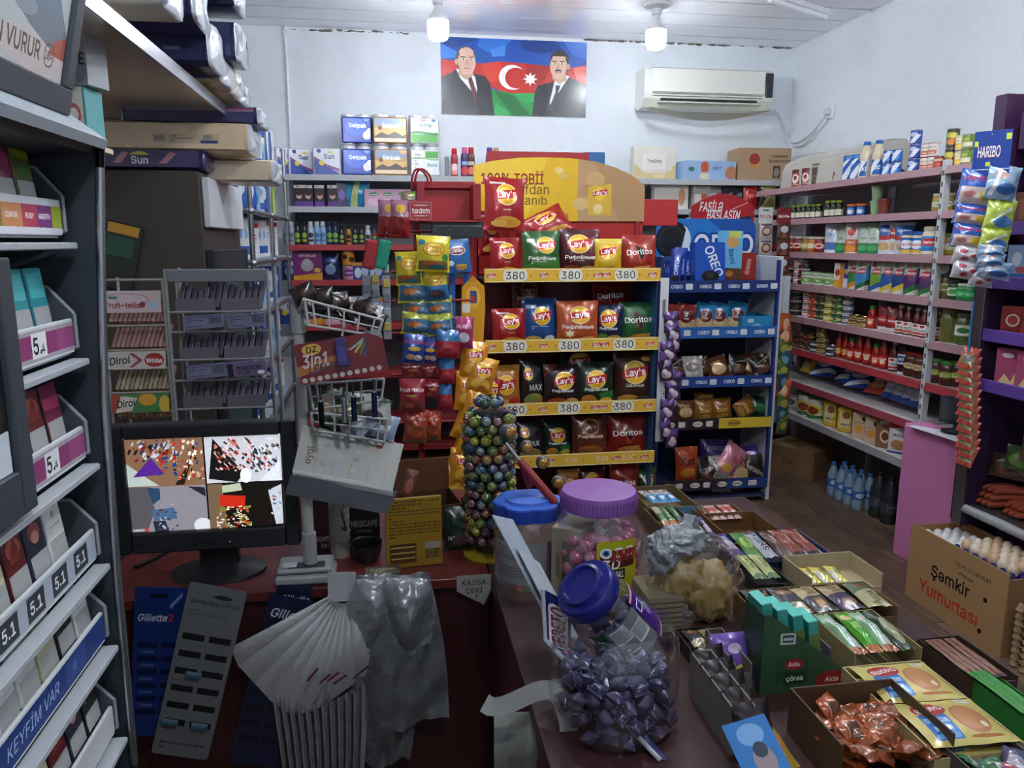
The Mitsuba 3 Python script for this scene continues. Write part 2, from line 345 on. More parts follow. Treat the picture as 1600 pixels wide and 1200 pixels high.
D+=[(poly((0,128),(60,128),(25,112),(0,104)),'#16408e'),(poly((0,118),(40,96),(0,92)),'#3a7fd4'),(poly((60,128),(110,128),(95,112),(70,106),(55,116)),'#2f74cc'),(poly((75,108),(100,120),(98,100),(80,98)),'#4489d8'),(poly((120,128),(180,128),(190,112),(150,106),(125,112)),'#123a85'),(poly((190,128),(227,128),(227,100),(205,104)),'#2a68c2')]
D+=[(Polygon([(0,91),(30,89),(60,86),(90,91),(130,89),(170,86),(200,84),(227,90),(227,30),(190,40),(150,40),(112,38),(92,41),(75,48),(40,46),(0,50)]),'#c22b22'),(poly((60,86),(90,91),(100,70),(80,55),(70,60)),'#d83a2c'),(poly((130,89),(170,86),(160,60),(140,50)),'#a81f1c'),(poly((205,84),(227,88),(227,60),(212,64)),'#e06a58')]
D+=[(Polygon([(0,52),(60,46),(92,41),(112,38),(150,40),(227,34),(227,0),(0,0)]),'#138a3e'),(poly((80,44),(96,20),(112,0),(140,0),(112,34)),'#0d6a30'),(poly((84,22),(108,4),(100,0),(80,0)),'#2fa552'),(poly((112,38),(150,40),(146,26),(130,20)),'#27a04c')]
D+=[(circ(110,65,21,q=10).difference(circ(116,64,17.5,q=10)),'#f2f2f4'),(star(138,63,12,8,.5),'#f2f2f4')]
def man(dx,suit,tie,hair,mous,mirror):
 h=[]
 if not mirror:
  h+=[(poly((0,62),(12,68),(24,74),(48,70),(68,65),(76,52),(82,0),(0,0)),suit),(poly((23,76),(30,60),(55,30),(56,40),(52,63),(47,72)),'#e6eaf0'),(poly((40,64),(46,66),(57,30),(52,22),(43,52)),tie),(poly((21,76),(28,60),(52,20),(44,0),(20,0),(12,50)),'#1c1e26'),(poly((56,66),(60,52),(58,22),(66,0),(60,0),(54,24)),'#15161c')]
  fx,fy=38,90
 else:
  h+=[(poly((141,0),(145,40),(150,53),(176,60),(200,68),(227,56),(227,0)),suit),(poly((176,60),(168,20),(172,24),(200,70),(190,72)),'#dfe6ee'),(poly((178,54),(186,54),(182,42),(174,10),(168,4),(167,12),(178,42)),tie),(poly((174,61),(166,24),(164,0),(150,0),(156,50)),'#12141d'),(poly((201,70),(190,40),(176,10),(172,0),(186,0),(206,40)),'#181b26')]
  fx,fy=184,88
 s=-1 if mirror else 1
 h+=[(poly((fx-9,fy-10),(fx+9,fy-10),(fx+12,fy-24),(fx,fy-32),(fx-12,fy-22)),'#c49a84'),(circ(fx,fy+2,15.5,22.5),hair),(circ(fx-s*14,fy-2,3,5),'#c89a84'),(circ(fx+s*1.5,fy-2,13.6,21.5),'#d8b09a'),(circ(fx+s*1,fy+14,11,8),'#dfbaa4' if not mous else '#d8b09a'),(poly((fx-s*14,fy+6),(fx-s*8,fy-14),(fx-s*4,fy-20),(fx-s*10,fy-14)),'#c08e78')]
 if mous:h+=[(Polygon([(fx-15,fy+4),(fx-14,fy+17),(fx-4,fy+25),(fx+8,fy+24),(fx+15,fy+14),(fx+14.5,fy+4),(fx+11,fy+15),(fx-10,fy+15)]),hair)]
 for e in(-1,1):
  h+=[(circ(fx+s*2+e*6,fy+2.5,3,1.3),'#efe4de'),(circ(fx+s*2+e*6,fy+2.5,1.3),'#2a201c'),(line([(fx+s*2+e*3,fy+6),(fx+s*2+e*9.5,fy+6.3)],1.5),'#4a3a34')]
 h+=[(poly((fx+s*2,fy+3),(fx+s*5,fy-6),(fx+s*0,fy-6.5)),'#c4937c'),(line([(fx+s*2-4,fy-12.5),(fx+s*2+4.5,fy-12.3)],1.5),'#a2605a')]
 if mous:h+=[(Polygon([(fx+s*2-6,fy-10.5),(fx+s*2-3,fy-7),(fx+s*2+3,fy-7),(fx+s*2+6,fy-10.5)]),'#3a302c')]
 return h
D+=man(0,'#23252e','#5c2226','#5a524e',False,False)+man(0,'#1b1f2b','#262b3c','#2c2826',True,True)
a,b=aty(688,57,YB-.008),aty(915,184,YB-.008);s=(b[0]-a[0])/227;hh=(a[2]-b[2])
sc=lambda D,sx,sy:[(affinity.scale(g,sx,sy,origin=(0,0)),c)for g,c in D]
m=MB().box(a[0],b[0],YB-.008,YB-.0005,b[2],a[2],'#dfe3e8');m.face((a[0],YB-.008,b[2]),(1,0,0),(0,0,1),sc(D,s,hh/128),b[0]-a[0],hh,off=.0004)
thing('wall_poster','glossy poster of two men in dark suits before a flag with white crescent','poster',[('',m,'gloss')])
a=aty(445,42,YB-.015);m=MB().tube([(a[0],YB-.012,1.2),(a[0],YB-.012,CEIL-.002)],.011,'#d9dde2',10);m.box(a[0]-.016,a[0]+.016,YB-.024,YB,CEIL-.06,CEIL-.02,'#d0d4da',.003)
thing('cable_conduit','thin white cable conduit running up the back wall','conduit',[('',m,'plastic')])
YA=YB-.21;a,b=aty(1008,103,YA),aty(1206,168,YA);x0,x1,z1,z0=a[0],b[0],a[2],b[2]-.02
m=MB();prof=Polygon([(0,z0+.03),(.05,z0),(.16,z0+.005),(.205,z0+.06),(.21,z0+.09),(.205,z1-.02),(.19,z1),(0,z1)])
m.prism(prof,0,x1-x0,'#d6d8cf',np.array([[0,0,1,x0],[-1,0,0,YB-.0005],[0,1,0,0],[0,0,0,1]],float))
panel=MB().box(x0+.05,x1-.06,YA-.012,YA+.02,z0+.1,z1-.008,'#dfe0d6',.008)
disp=MB().box(x1-.055,x1-.002,YA-.012,YA+.02,z0+.085,z1-.02,'#191d26',.005)
slot=MB().box(x0+.12,x1-.12,YA-.006,YA+.03,z0+.045,z0+.062,'#14161a');
for q in(.076,.092):slot.box(x0+.06,x1-.08,YA-.006,YA+.03,z0+q,z0+q+.004,'#77786f')
lou=MB().box(x0+.1,x1-.1,YA-.02,YA+.02,z0+.03,z0+.042,'#c9cabf',.003)
xs=np.linspace(x0+.03,x1-.03,17);t=(xs-x0)/(x1-x0);sag=-.085*np.sin(np.pi*np.clip(t,0,1))**.8
G=np.array([[(x,YA-.03+.0*q,z0+.06*(1-q)+.045*(1-abs(2*tt-1))*0+sg*q*1.0+(.05*(1-q))*0)for q in np.linspace(0,1,5)]for x,tt,sg in zip(xs,t,sag)])
G[:,:,1]=YA-.05+.1*np.linspace(0,1,5)[None];G[:,:,2]=z0+.01+sag[:,None]*np.sin(np.linspace(0.35,1,5)*PI/2)[None]-.012*np.linspace(1,0,5)[None]
defl=MB().grid(G,'#c2bda8',flip=True,two=-.003)
thing('air_conditioner','cream split air conditioner on the back wall with a sagging deflector sheet','air conditioner',[('body',m,'plastic'),('front_panel',panel,'plastic'),('display',disp,'gloss'),('air_slot',slot,'plastic'),('louver',lou,'plastic'),('deflector',defl,'card')])
s=atx(1299,175,XW);m=MB().box(XW-.012,XW-.0005,s[1]-.042,s[1]+.042,s[2]-.045,s[2]+.045,'#e2e4e8',.004);pl=MB().box(XW-.05,XW-.012,s[1]-.02,s[1]+.02,s[2]-.02,s[2]+.02,'#d4d6da',.006)
thing('wall_socket','white wall socket with two plugs on the right wall','socket',[('plate',m,'plastic'),('plug',pl,'plastic')])
c1=aty(1203,172,YB-.1);pts=[c1,aty(1218,180,YB-.05),(XW-.03,YB-.05,s[2]-.12),(XW-.02,(s[1]+YB)/2,s[2]-.13),(XW-.04,s[1]+.1,s[2]-.08),(XW-.04,s[1],s[2]-.02)]
def spline(pts,n=24):
 from scipy.interpolate import CubicSpline
 p=np.asarray(pts,float);t=np.r_[0,np.cumsum(np.linalg.norm(np.diff(p,axis=0),axis=1))];return CubicSpline(t,p)(np.linspace(0,t[-1],n))
m=MB().tube(spline(pts),.005,'#cfd2d6',6);pts2=[np.array(p)+(0,0,-.012)for p in pts];pts2[3][2]-=.03;m.tube(spline(pts2),.005,'#cfd2d6',6)
thing('power_cable','pale power cable looping from the air conditioner to the socket','cable',[('',m,'plastic')])
# ------------------------------------------------------------------ shelving along the walls
def upright(y0,x,z1,slots=True):
 m=MB()
 return m
YS=5.24;ZB=[aty(700,p,YS)[2]for p in(276,325,383,437)]+[.95,.62,.3,.1]
BX0,BX1=aty(446,276,YS)[0],2.50
key=numbered('back_shelf_unit');mark(key,'long grey and red shelf unit under the poster on the back wall','shelf unit')
part(key,'back_panel',MB().box(BX0,2.96,YB-.03,YB-.006,.02,ZB[0]+.02,'#5f646b'),'paint')
for x in(BX0,.42,1.35,2.25,2.93):
 part(key,'upright',MB().box(x-.015,x+.015,YB-.065,YB-.031,0,ZB[0]+.16,'#8d9298',.003),'paint')
for i,z in enumerate(ZB):
 m=MB().box(BX0,2.96,YS+.006,YB-.066,z-.02,z,'#c6c8c9' if i<2 else '#9d3a3c',.002)
 k=part(key,'shelf',m,'paint');e=MB().box(BX0,2.96,YS,YS+.0055,z-.034,z+.004,'#b6babd' if i<2 else '#a83a3e',.001);part(k,'price_rail',e,'paint')
XS=2.54;ZR=[1.84,1.64,1.435,1.235,1.033,.83,.62,.41];RY0,RYM,RY1=2.80,3.30,5.15
key=numbered('grocery_shelf_unit');mark(key,'tall grocery shelf unit with pink shelf edges along the right wall','shelf unit')
part(key,'back_panel',MB().box(XW-.03,XW-.006,RY0,RY1,.05,1.86,'#7b7478'),'paint')
for y,zt in((RY0,2.02),(RYM,2.02),(4.25,2.02),(RY1,2.02)):
 m=MB().box(XW-.065,XW-.031,y-.014,y+.014,0,zt,'#b9bcc0',.003)
 part(key,'upright',m,'paint')
m=MB().box(XS-.006,XS+.028,RYM-.014,RYM+.014,.02,1.87,'#c4c7ca',.003)
for z in np.arange(.1,1.85,.05):m.box(XS-.0075,XS-.006,RYM-.005,RYM+.005,z,z+.022,'#55585c')
part(key,'upright',m,'paint','slotted silver front upright')
for i,z in enumerate(ZR):
 red=i>=5
 for a,b in((RY0,RYM-.016),(RYM+.016,RY1)):
  k=part(key,'shelf',MB().box(XS+.004,XW-.066,a,b,z-.024,z,'#cfc9c8' if i in(4,6,7)else '#9a8688',.002),'paint')
  tilt=MB().prism(Polygon([(0,0),(.004,0),(.030,-.04),(.026,-.042)])if False else Polygon([(0,.002),(-.006,.002),(-.016,-.034),(-.010,-.036)]),0,b-a,('#9a3238' if i in(5,)else '#8a3a46' if i in(6,)else '#8a8a8c' if i==7 else '#a07a80'),np.array([[1,0,0,XS+.003],[0,0,-1,b],[0,1,0,z],[0,0,0,1]],float))
  part(k,'price_rail',tilt,'paint')
def dz(W,H,base,*items):
 D=[(R_(0,0,W,H),base)]
 for t in items:
  k=t[0]
  if k=='r':g=R_(t[1]*W,t[2]*H,t[3]*W,t[4]*H);c=t[5]
  elif k=='c':g=circ(t[1]*W,t[2]*H,t[3]*W);c=t[4]
  elif k=='o':g=ring(t[1]*W,t[2]*H,t[3]*W,t[3]*W*.18);c=t[4]
  elif k=='e':g=circ(t[1]*W,t[2]*H,t[3]*W,t[4]*H,t[6]if len(t)>6 else 0);c=t[5]
  elif k=='t':g=txt(t[1],t[2]*W,t[3]*H,t[4]*H,t[5]*W if t[5]else None,rot=t[7]if len(t)>7 else 0,slant=t[8]if len(t)>8 else 0);c=t[6]
  elif k=='v':g=txt(t[1],t[2]*W,t[3]*H,t[4]*W,t[5]*H if t[5]else None,rot=t[7]if len(t)>7 else 90);c=t[6]
  elif k=='w':g=wave(0,W,t[1]*H,t[2]*H,t[3]*H,t[5]if len(t)>5 else 0);c=t[4]
  elif k=='p':g=Polygon([(x*W,y*H)for x,y in t[1]]).buffer(0);c=t[2]
  elif k=='l':g=lines_of_text(t[1]*W,t[3]*W,t[4]*H,t[2]*H,t[5],t[5]);c=t[6]
  elif k=='b':g=barcode(t[1]*W,t[2]*H,t[3]*W,t[4]*H,int(t[1]*99));c=t[5]if len(t)>5 else '#15161a'
  elif k=='s':g=star(t[1]*W,t[2]*H,t[3]*W,t[4],.5);c=t[5]
  elif k=='g':D+=[(affinity.translate(affinity.scale(g,t[3]*W,t[3]*W,origin=(0,0)),t[1]*W,t[2]*H),c)for g,c in t[4]];continue
  D.append((g,c))
 return D
LAYS=[(circ(0,0,1.08),'#f4e9b8'),(circ(0,0,1),'#f2b51e'),(circ(-.1,.25,.62,.5),'#f8d34c'),(Polygon([(-1.15,.1),(-.5,.3),(.4,.42),(1.15,.55),(1.1,-.1),(.3,-.35),(-.5,-.42),(-1.1,-.5)]).buffer(.06),'#b81f1f'),(txt("Lay's",0,.02,.62,1.9,rot=6),'#fdfdf8')]
RUBY=[(Polygon([(-.5,.3),(.5,.3),(0,-.55)]),'#d8241e'),(Polygon([(-.3,.2),(.3,.2),(0,-.32)]),'#f08a1a')]
def bagP(w,h,d,seed=0,nu=9,nv=12,crimp=.055,wr=.004,doy=False,pinch=.06,sign=-1):
 u=np.linspace(-1,1,nu+1)[:,None]*np.ones(nv+1);v=np.ones(nu+1)[:,None]*np.linspace(0,1,nv+1)
 vv=np.clip((v-crimp)/(1-2*crimp),0,1)
 ev=np.sin(PI*vv)**.55 if not doy else np.where(v>.97,0,(1-np.clip(v,0,1)**1.8)**.75)
 eu=np.maximum(1-np.abs(u)**2.4,0)**.62
 x=u*w/2*(1-pinch*ev);z=v*h
 n=meshkit.noise(np.stack([x*28/max(w/.17,.35),z*24/max(w/.17,.35),np.full_like(x,seed*3.7+sign)],-1))-.5
 pl=meshkit.noise(np.stack([x*75/max(w/.17,.3),v*0,np.full_like(x,seed*1.3)],-1))-.5
 y=sign*(d/2*eu*ev+2*wr*n*eu**.4*np.minimum(1,1.4*ev))+pl*wr*2.2*(1-ev)*(eu**.3)
 return np.stack([x,y,z],-1)
def bag(w,h,d,D,back='#b9bcc0',seed=0,nu=9,nv=12,wr=.004,doy=False,crimp=.055,backD=None):
 m=MB();m.skin(bagP(w,h,d,seed,nu,nv,crimp,wr,doy),D,w,h)
 m.grid(bagP(w,h,d,seed,nu,nv,crimp,wr,doy,sign=1),back,flip=True);return m
def carton(w,h,d,col,front=None,side=None,top=None,b=.0015,back=None):
 m=MB().box(-w/2,w/2,-d/2,d/2,0,h,col,b)
 if front:m.face((-w/2+b,-d/2,b),(1,0,0),(0,0,1),front,w-2*b,h-2*b)
 if side:
  m.face((w/2,-d/2+b,b),(0,1,0),(0,0,1),side,d-2*b,h-2*b);m.face((-w/2,d/2-b,b),(0,-1,0),(0,0,1),side,d-2*b,h-2*b)
 if top:m.face((-w/2+b,-d/2+b,h),(1,0,0),(0,1,0),top,w-2*b,d-2*b)
 return m
def cyl_label(m,r0,r1,z0,z1,D,W,H,n=14,half=PI/2,back=None):
 a=np.linspace(-half,half,n+1)
 P=np.stack([np.stack([r*np.sin(a),-r*np.cos(a),np.full_like(a,z)],-1)for r,z in((r0,z0),(r1,z1))],1)
 m.skin(P,D,W,H)
 if back:
  a=np.linspace(half,2*PI-half,n+1);P=np.stack([np.stack([r*np.sin(a),-r*np.cos(a),np.full_like(a,z)],-1)for r,z in((r0,z0),(r1,z1))],1);m.grid(P,back)
 return m
def can(r,h,D,col,lid='#b9bcc0',flatcan=False):
 b=MB().lathe([(r*.9,.001),(r,.004),(r,h-.004),(r*.96,h)],col,20);cyl_label(b,r+.0006,r+.0006,.006,h-.006,D,PI*r,h)
 l=MB().lathe([(r*.99,h-.004),(r*1.01,h-.001),(r*1.01,h+.001),(r*.93,h+.0012),(r*.9,h-.003),(0,h-.003)],lid,20)
 return Proto(('body',b,'gloss'),('lid',l,'chrome'))
def jar(r,h,content,lid,D=None,label='#ffffff',neck=.8,lh=.16,lz=(.2,.62)):
 b=MB().lathe([(r*.85,0),(r*.98,.006),(r,.02),(r,h*.7),(r*.93,h*.78),(r*neck,h*(1-lh)),(r*neck,h*.95)],content,20)
 parts=[('body',b,'gloss')]
 if D:parts.append(('label',cyl_label(MB(),r+.0008,r+.0008,h*lz[0],h*lz[1],D,PI*r,h*(lz[1]-lz[0]),back=label),'card'))
 parts.append(('lid',MB().lathe([(r*neck+.002,h*(1-lh)),(r*neck+.004,h*(1-lh)+.002),(r*neck+.004,h-.002),(r*neck,h),(0,h)],lid,20),'plastic'))
 return Proto(*parts)
def bottle(prof,capz,content,cap,D=None,lz=None,label='#ffffff',m='gloss'):
 """prof [(r,z)]; capz (r, z0, z1)"""
 parts=[('body',MB().lathe(prof,content,18),m),('cap',MB().lathe([(capz[0],capz[1]),(capz[0]*1.05,capz[1]+.002),(capz[0]*1.0,capz[2]-.003),(capz[0]*.85,capz[2]),(0,capz[2])],cap,14),'plastic')]
 if D:
  p=np.array(prof);r0,r1=np.interp(lz[0],p[:,1],p[:,0]),np.interp(lz[1],p[:,1],p[:,0]);parts.insert(1,('label',cyl_label(MB(),r0+.0012,r1+.0012,lz[0],lz[1],D,PI*max(r0,r1),lz[1]-lz[0],back=label),'card'))
 return Proto(*parts)
K={}
def kind(k,p,h):K[k]=(p if isinstance(p,Proto)else Proto(*p),h)
def shelf_y(px,X,z):
 y=4.0
 for _ in range(6):
  d=ray(px,600);d=EYE*0+d
  q=np.array([X,y,z])-EYE;zc=q@FW;py=600-F*(q@UP)/zc;y=atx(px,py,X)[1]
 return y
def shelf_x(px,Y,z):
 x=1.0
 for _ in range(6):
  q=np.array([x,Y,z])-EYE;zc=q@FW;py=600-F*(q@UP)/zc;x=aty(px,py,Y)[0]
 return x
def depth(p):return float((np.asarray(p)-EYE)@FW)
def lab(W,H,base,*it):return dz(W,H,base,*it)
r_,h_=.036,.085
def C_(k,base,*it,lid='#c3c5c8',r=.036,h=.085):kind(k,can(r,h,dz(PI*r,h,base,*it),base,lid),h)
C_('coffee_red','#8e1f22',('e',.5,.5,.2,.3,'#e8d6c8'),('e',.5,.55,.09,.14,'#7a2a20'),('r',0,.88,1,1,'#3a1210'),('t','Coffee',.5,.14,.1,.5,'#f2d49a'),lid='#6d1a1c',h=.1)
C_('tin_dark','#4a3830',('r',0,.86,1,1,'#a08a6a'),('r',0,0,1,.06,'#2a201b'),('l',.25,.15,.75,.5,4,'#8c7c6a'),lid='#6a5638',h=.13)
C_('milk_blue','#1f5bb4',('p',[(.1,0),(.45,0),(.95,1),(.6,1)],'#e9eef4'),('p',[(.5,.1),(.7,.1),(.9,.5),(.7,.5)],'#3f8fd8'),('t','Milk',.4,.72,.16,.5,'#ffffff'))
C_('milk_navy','#28459a',('p',[(.15,0),(.5,0),(.9,.7),(.6,.7)],'#dfe6f0'),('e',.45,.7,.22,.16,'#e6ecf6'),('t','Süd',.45,.7,.14,.3,'#28459a'))
C_('tin_white_red','#e6e2da',('r',.18,.12,.82,.46,'#c2563c'),('e',.5,.68,.26,.16,'#d8d2c4'),('t','Qarğıdalı',.5,.28,.12,.55,'#fff6e8'),('l',.25,.55,.75,.8,2,'#b0493a'),lid='#b9583f')
C_('tin_red','#9a3126',('r',.1,.6,.9,.85,'#d8b89a'),('e',.5,.32,.22,.2,'#c65a3a'))
C_('peas_dark','#3b3a22',('e',.38,.68,.2,.17,'#b9bd3a'),('e',.62,.66,.2,.17,'#d8c650'),('e',.5,.3,.26,.18,'#e08a34'),('r',0,.9,1,1,'#1f2014'),h=.11)
C_('corn_yellow','#d9c79a',('r',.1,.1,.9,.42,'#e3b93a'),('e',.5,.66,.24,.18,'#f2e6c8'),('t','Bonduel',.5,.66,.1,.5,'#7a8a3a'),('e',.5,.24,.25,.1,'#f3d463'),h=.105)
C_('tin_green','#6f8a3c',('r',.1,.15,.9,.5,'#e6e2c0'),('e',.5,.7,.2,.14,'#a8b84a'),h=.095)
C_('tin_black','#26272a',('r',.1,.35,.9,.6,'#b0a79a'),('e',.5,.8,.12,.1,'#b03a2c'),h=.055,r=.042)
C_('tin_salmon','#d9d4cc',('e',.5,.5,.3,.36,'#c4432f'),('e',.5,.5,.2,.22,'#eee6dc'),h=.045,r=.042)
C_('tin_orange','#c0522c',('r',.1,.3,.9,.62,'#e8d6c0'),('e',.5,.5,.12,.24,'#d43a24'),h=.045,r=.042)
C_('tin_olive','#37402c',('r',.1,.3,.9,.66,'#cfcdb0'),('e',.5,.5,.14,.2,'#5a6a36'),h=.045,r=.042)
C_('tin_yellow','#e2c63a',('e',.5,.5,.3,.36,'#f3e9b0'),('r',0,.78,1,.9,'#4f7a3a'),h=.045,r=.042)
C_('tin_leaf','#4f7a3c',('r',.12,.25,.88,.7,'#d9e0a8'),('e',.5,.5,.12,.2,'#8a5a2a'),h=.045,r=.042)
C_('tin_sea','#c6d0d8',('r',0,0,1,.3,'#2c3f5a'),('e',.5,.6,.25,.22,'#f4f4f0'),('e',.5,.6,.18,.1,'#a03a34'),h=.045,r=.042)
C_('tin_brown','#5c3a28',('r',.1,.3,.9,.62,'#c8a070'),('e',.5,.45,.12,.24,'#8a2f22'),h=.035,r=.045,lid='#a0937f')
C_('tin_gold','#8c7440',('e',.5,.5,.3,.38,'#d8c48c'),('e',.5,.5,.2,.2,'#6a3a22'),h=.035,r=.045,lid='#c4ab6a')
C_('tin_navy','#29343f',('e',.5,.5,.3,.36,'#9fb0ba'),('e',.5,.5,.2,.16,'#d8dcd8'),h=.035,r=.045)
def J_(k,content,lid,*it,base='#f0ece2',r=.036,h=.1,**q):kind(k,jar(r,h,content,lid,dz(PI*r,h*((q.get('lz')or(.2,.62))[1]-(q.get('lz')or(.2,.62))[0]),base,*it)if it else None,base,**q),h)
J_('spice_jar','#1d1812','#7d9a2c',('r',0,.75,1,1,'#2a4a22'),('e',.5,.4,.22,.3,'#dcd8c0'),base='#e6e0cc',r=.022,h=.095,neck=.72,lz=(.12,.58))
J_('spread_jar','#26406e','#d96f3a',('e',.5,.5,.34,.4,'#4f8ad0'),('e',.5,.42,.2,.24,'#eae4da'),base='#22488e',r=.034,h=.08,neck=.95,lh=.2,lz=(.08,.78))
J_('mustard_jar','#b8962c','#d8d3c4',('e',.5,.5,.26,.36,'#f4efdc'),('t','Xardal',.5,.5,.24,.5,'#5a6a24'),base='#8fa03a',r=.036,h=.1)
J_('jam_red','#7a1d18','#d9cfc0',('e',.5,.5,.3,.4,'#e8d9c4'),('e',.5,.5,.14,.22,'#b8342a'),base='#a83226',r=.036,h=.085)
J_('jam_orange','#c06a22','#d9cfc0',('e',.5,.5,.3,.4,'#f0e2c4'),base='#d98a34',r=.036,h=.085)
J_('jam_olive','#6a6a2c','#c9c2a4',('r',.15,.2,.85,.8,'#d8d29a'),base='#a89a44',r=.036,h=.085)
J_('mayo_jar','#e6dcc0','#2f65b0',('e',.5,.55,.3,.3,'#eef2f6'),('r',0,0,1,.2,'#d9b03a'),('t','Mayonez',.5,.56,.18,.55,'#c22c2a'),base='#2765ae',r=.042,h=.11,lz=(.1,.72))
J_('mayo_big','#eadfc6','#c9cbaa',('e',.5,.6,.34,.26,'#c4332e'),('t','Mahem',.5,.6,.2,.55,'#ffffff'),('p',[(0,.1),(1,.35),(1,.1),(0,-.1)],'#2f7ac0'),base='#4b93cf',r=.05,h=.14,lz=(.15,.66))
J_('mustard_tall','#a88a2a','#7a8c30',('e',.5,.5,.3,.4,'#e6dfb0'),base='#8a9a38',r=.034,h=.115)
J_('pot_white','#dcd9d2','#b5c4a4',('e',.5,.5,.3,.4,'#7aa05a'),('t','Pate',.5,.5,.2,.4,'#ffffff'),base='#e6e4de',r=.05,h=.065,neck=.98,lh=.24,lz=(.1,.7))
J_('olive_jar','#6b5d2e','#3a3a34',('r',.2,.2,.8,.8,'#ded7b4'),('e',.5,.5,.18,.24,'#7a7a34'),base='#c0b57c',r=.032,h=.13,lz=(.3,.62))
J_('basil_jar','#2f4a2a','#2c332c',('r',.1,.1,.9,.9,'#e4ead8'),('e',.5,.5,.24,.3,'#4fae5a'),base='#d8e2c8',r=.036,h=.095)
J_('green_tub','#2c8a4a','#c9d2c4',('e',.5,.5,.3,.4,'#48c06a'),('t','Zeytun',.5,.5,.2,.5,'#f0f8ee'),base='#2f9a50',r=.04,h=.09)
J_('pickle_jar','#55602a','#6e6a48',('r',.2,.1,.8,.9,'#e6e8dc'),('e',.5,.5,.22,.24,'#3d7a3a'),('t','Xiyar',.5,.78,.12,.5,'#2c5c2c'),base='#cdd2b8',r=.05,h=.16,lz=(.28,.62))
J_('pickle_plain','#6a6a30','#75704e',r=.05,h=.16)
J_('honey_jar','#4a2114','#7e1f1c',('e',.5,.55,.32,.34,'#c8b48a'),('t','Şərbət',.5,.55,.2,.5,'#7a2418'),base='#3a1a10',r=.045,h=.115,lz=(.25,.62))
J_('compote_jar','#3f1912','#3f7a38',('e',.5,.55,.32,.34,'#8aa04a'),('l',.25,.2,.75,.7,3,'#e6dfb4'),base='#55301c',r=.045,h=.13,lz=(.25,.62))
J_('sauce_dark','#33201a','#8a2a20',('e',.5,.5,.3,.36,'#c89a54'),base='#6e2a20',r=.034,h=.11)
for k,c in(('cup_green','#9bbb8e'),('cup_brown','#7a3b2e')):
 kind(k,[('',MB().lathe([(.03,0),(.042,.085),(.046,.088),(.046,.096),(.04,.097),(0,.09)],c,20),'plastic')],.097)
kind('condensed_bottle',bottle([(.03,0),(.034,.005),(.034,.1),(.033,.13),(.02,.17),(.017,.185)],(.02,.18,.2),'#d8c8a4','#2060b4',dz(.107,.08,'#2c66b4',('p',[(0,0),(.3,0),(.75,1),(.45,1)],'#e8edf2'),('t','Süd',.5,.5,.3,.5,'#ffffff')),(.015,.095)),.2)
kind('ketchup',bottle([(.03,0),(.033,.005),(.033,.1),(.03,.125),(.018,.17),(.014,.19)],(.016,.185,.22),'#8e1712','#7c1510',dz(.1,.07,'#b3261c',('e',.5,.5,.34,.38,'#d8331f'),('e',.55,.42,.2,.22,'#f0d9b0'),('t','Ketçup',.5,.7,.2,.6,'#ffffff')),(.02,.09)),.22)
kind('ketchup_green',bottle([(.033,0),(.036,.005),(.036,.1),(.033,.13),(.022,.155)],(.024,.15,.18),'#9c1a14','#2c8a3c',dz(.113,.07,'#c22f20',('e',.5,.5,.32,.38,'#e8503a'),('e',.5,.4,.2,.2,'#f4e2b8'),('t','Tomat',.5,.72,.2,.6,'#ffffff')),(.02,.09)),.18)
kind('hot_sauce',bottle([(.022,0),(.025,.004),(.025,.12),(.013,.16),(.011,.185)],(.013,.18,.21),'#a02418','#b8301e',dz(.078,.05,'#d8702c',('e',.5,.5,.3,.38,'#f2d080'),('t','Acı',.5,.5,.3,.5,'#a02418')),(.03,.08)),.21)
kind('sauce_label',bottle([(.03,0),(.033,.005),(.033,.1),(.028,.13),(.015,.155),(.014,.17)],(.016,.165,.185),'#5c1712','#c8c2b8',dz(.104,.085,'#efece6',('t','CURSO',.5,.38,.18,.7,'#222222'),('r',.12,.06,.88,.22,'#b83a2c'),('r',0,.86,1,1,'#3a1a16'),('e',.5,.7,.16,.1,'#b83a2c')),(.012,.097)),.185)
kind('sauce_black',bottle([(.028,0),(.034,.03),(.034,.12),(.028,.15),(.03,.17)],(.03,.0,.03),'#2a1512','#e6e6e2',dz(.107,.06,'#dfe2e4',('e',.5,.5,.32,.36,'#2c5a96'),('t','BBQ',.5,.5,.24,.4,'#ffffff')),(.06,.12)),.17)
def Pz(k,base,*it,w=.1,h=.16,d=.06,back=None,**q):kind(k,[('',bag(w,h,d,dz(w,h,base,*it),back or base,seed=len(K),nu=7,nv=9,wr=.0025,doy=True,**q),'film')],h)
Pz('pouch_blue_white','#dfe3ea',('r',0,.1,1,.36,'#4a78b8'),('e',.5,.62,.3,.12,'#b9c6dc'),('t','Süfrə',.5,.62,.06,.5,'#2f4f94'))
Pz('pouch_green_white','#cfdccb',('r',0,0,1,.34,'#2f8a4a'),('t','Salfet',.5,.5,.07,.6,'#2a6a3a'),('e',.5,.18,.34,.1,'#56b46a'),('p',[(0,.7),(.5,.85),(1,.66),(1,1),(0,1)],'#a9c8a6'))
Pz('pouch_orange','#e6ddd4',('r',.04,.04,.96,.46,'#d9642c'),('e',.5,.72,.26,.14,'#c43a2a'),('p',[(.42,.82),(.5,.9),(.6,.82)],'#3f8a3a'),('t','TOMAT',.5,.36,.07,.7,'#ffffff'),('e',.5,.16,.36,.12,'#e89a34'))
Pz('pouch_mayo_blue','#d9dde4',('r',0,.58,1,.9,'#2c62ae'),('r',0,.44,1,.58,'#c03a34'),('e',.5,.24,.34,.14,'#d8b27a'),('t','Provansal',.5,.74,.09,.8,'#ffffff'))
Pz('pouch_mayo_red','#e2e2e2',('r',0,.5,1,.85,'#b83434'),('t','Mayonez',.5,.7,.09,.8,'#ffffff'),('e',.5,.25,.34,.14,'#e0bd8a'))
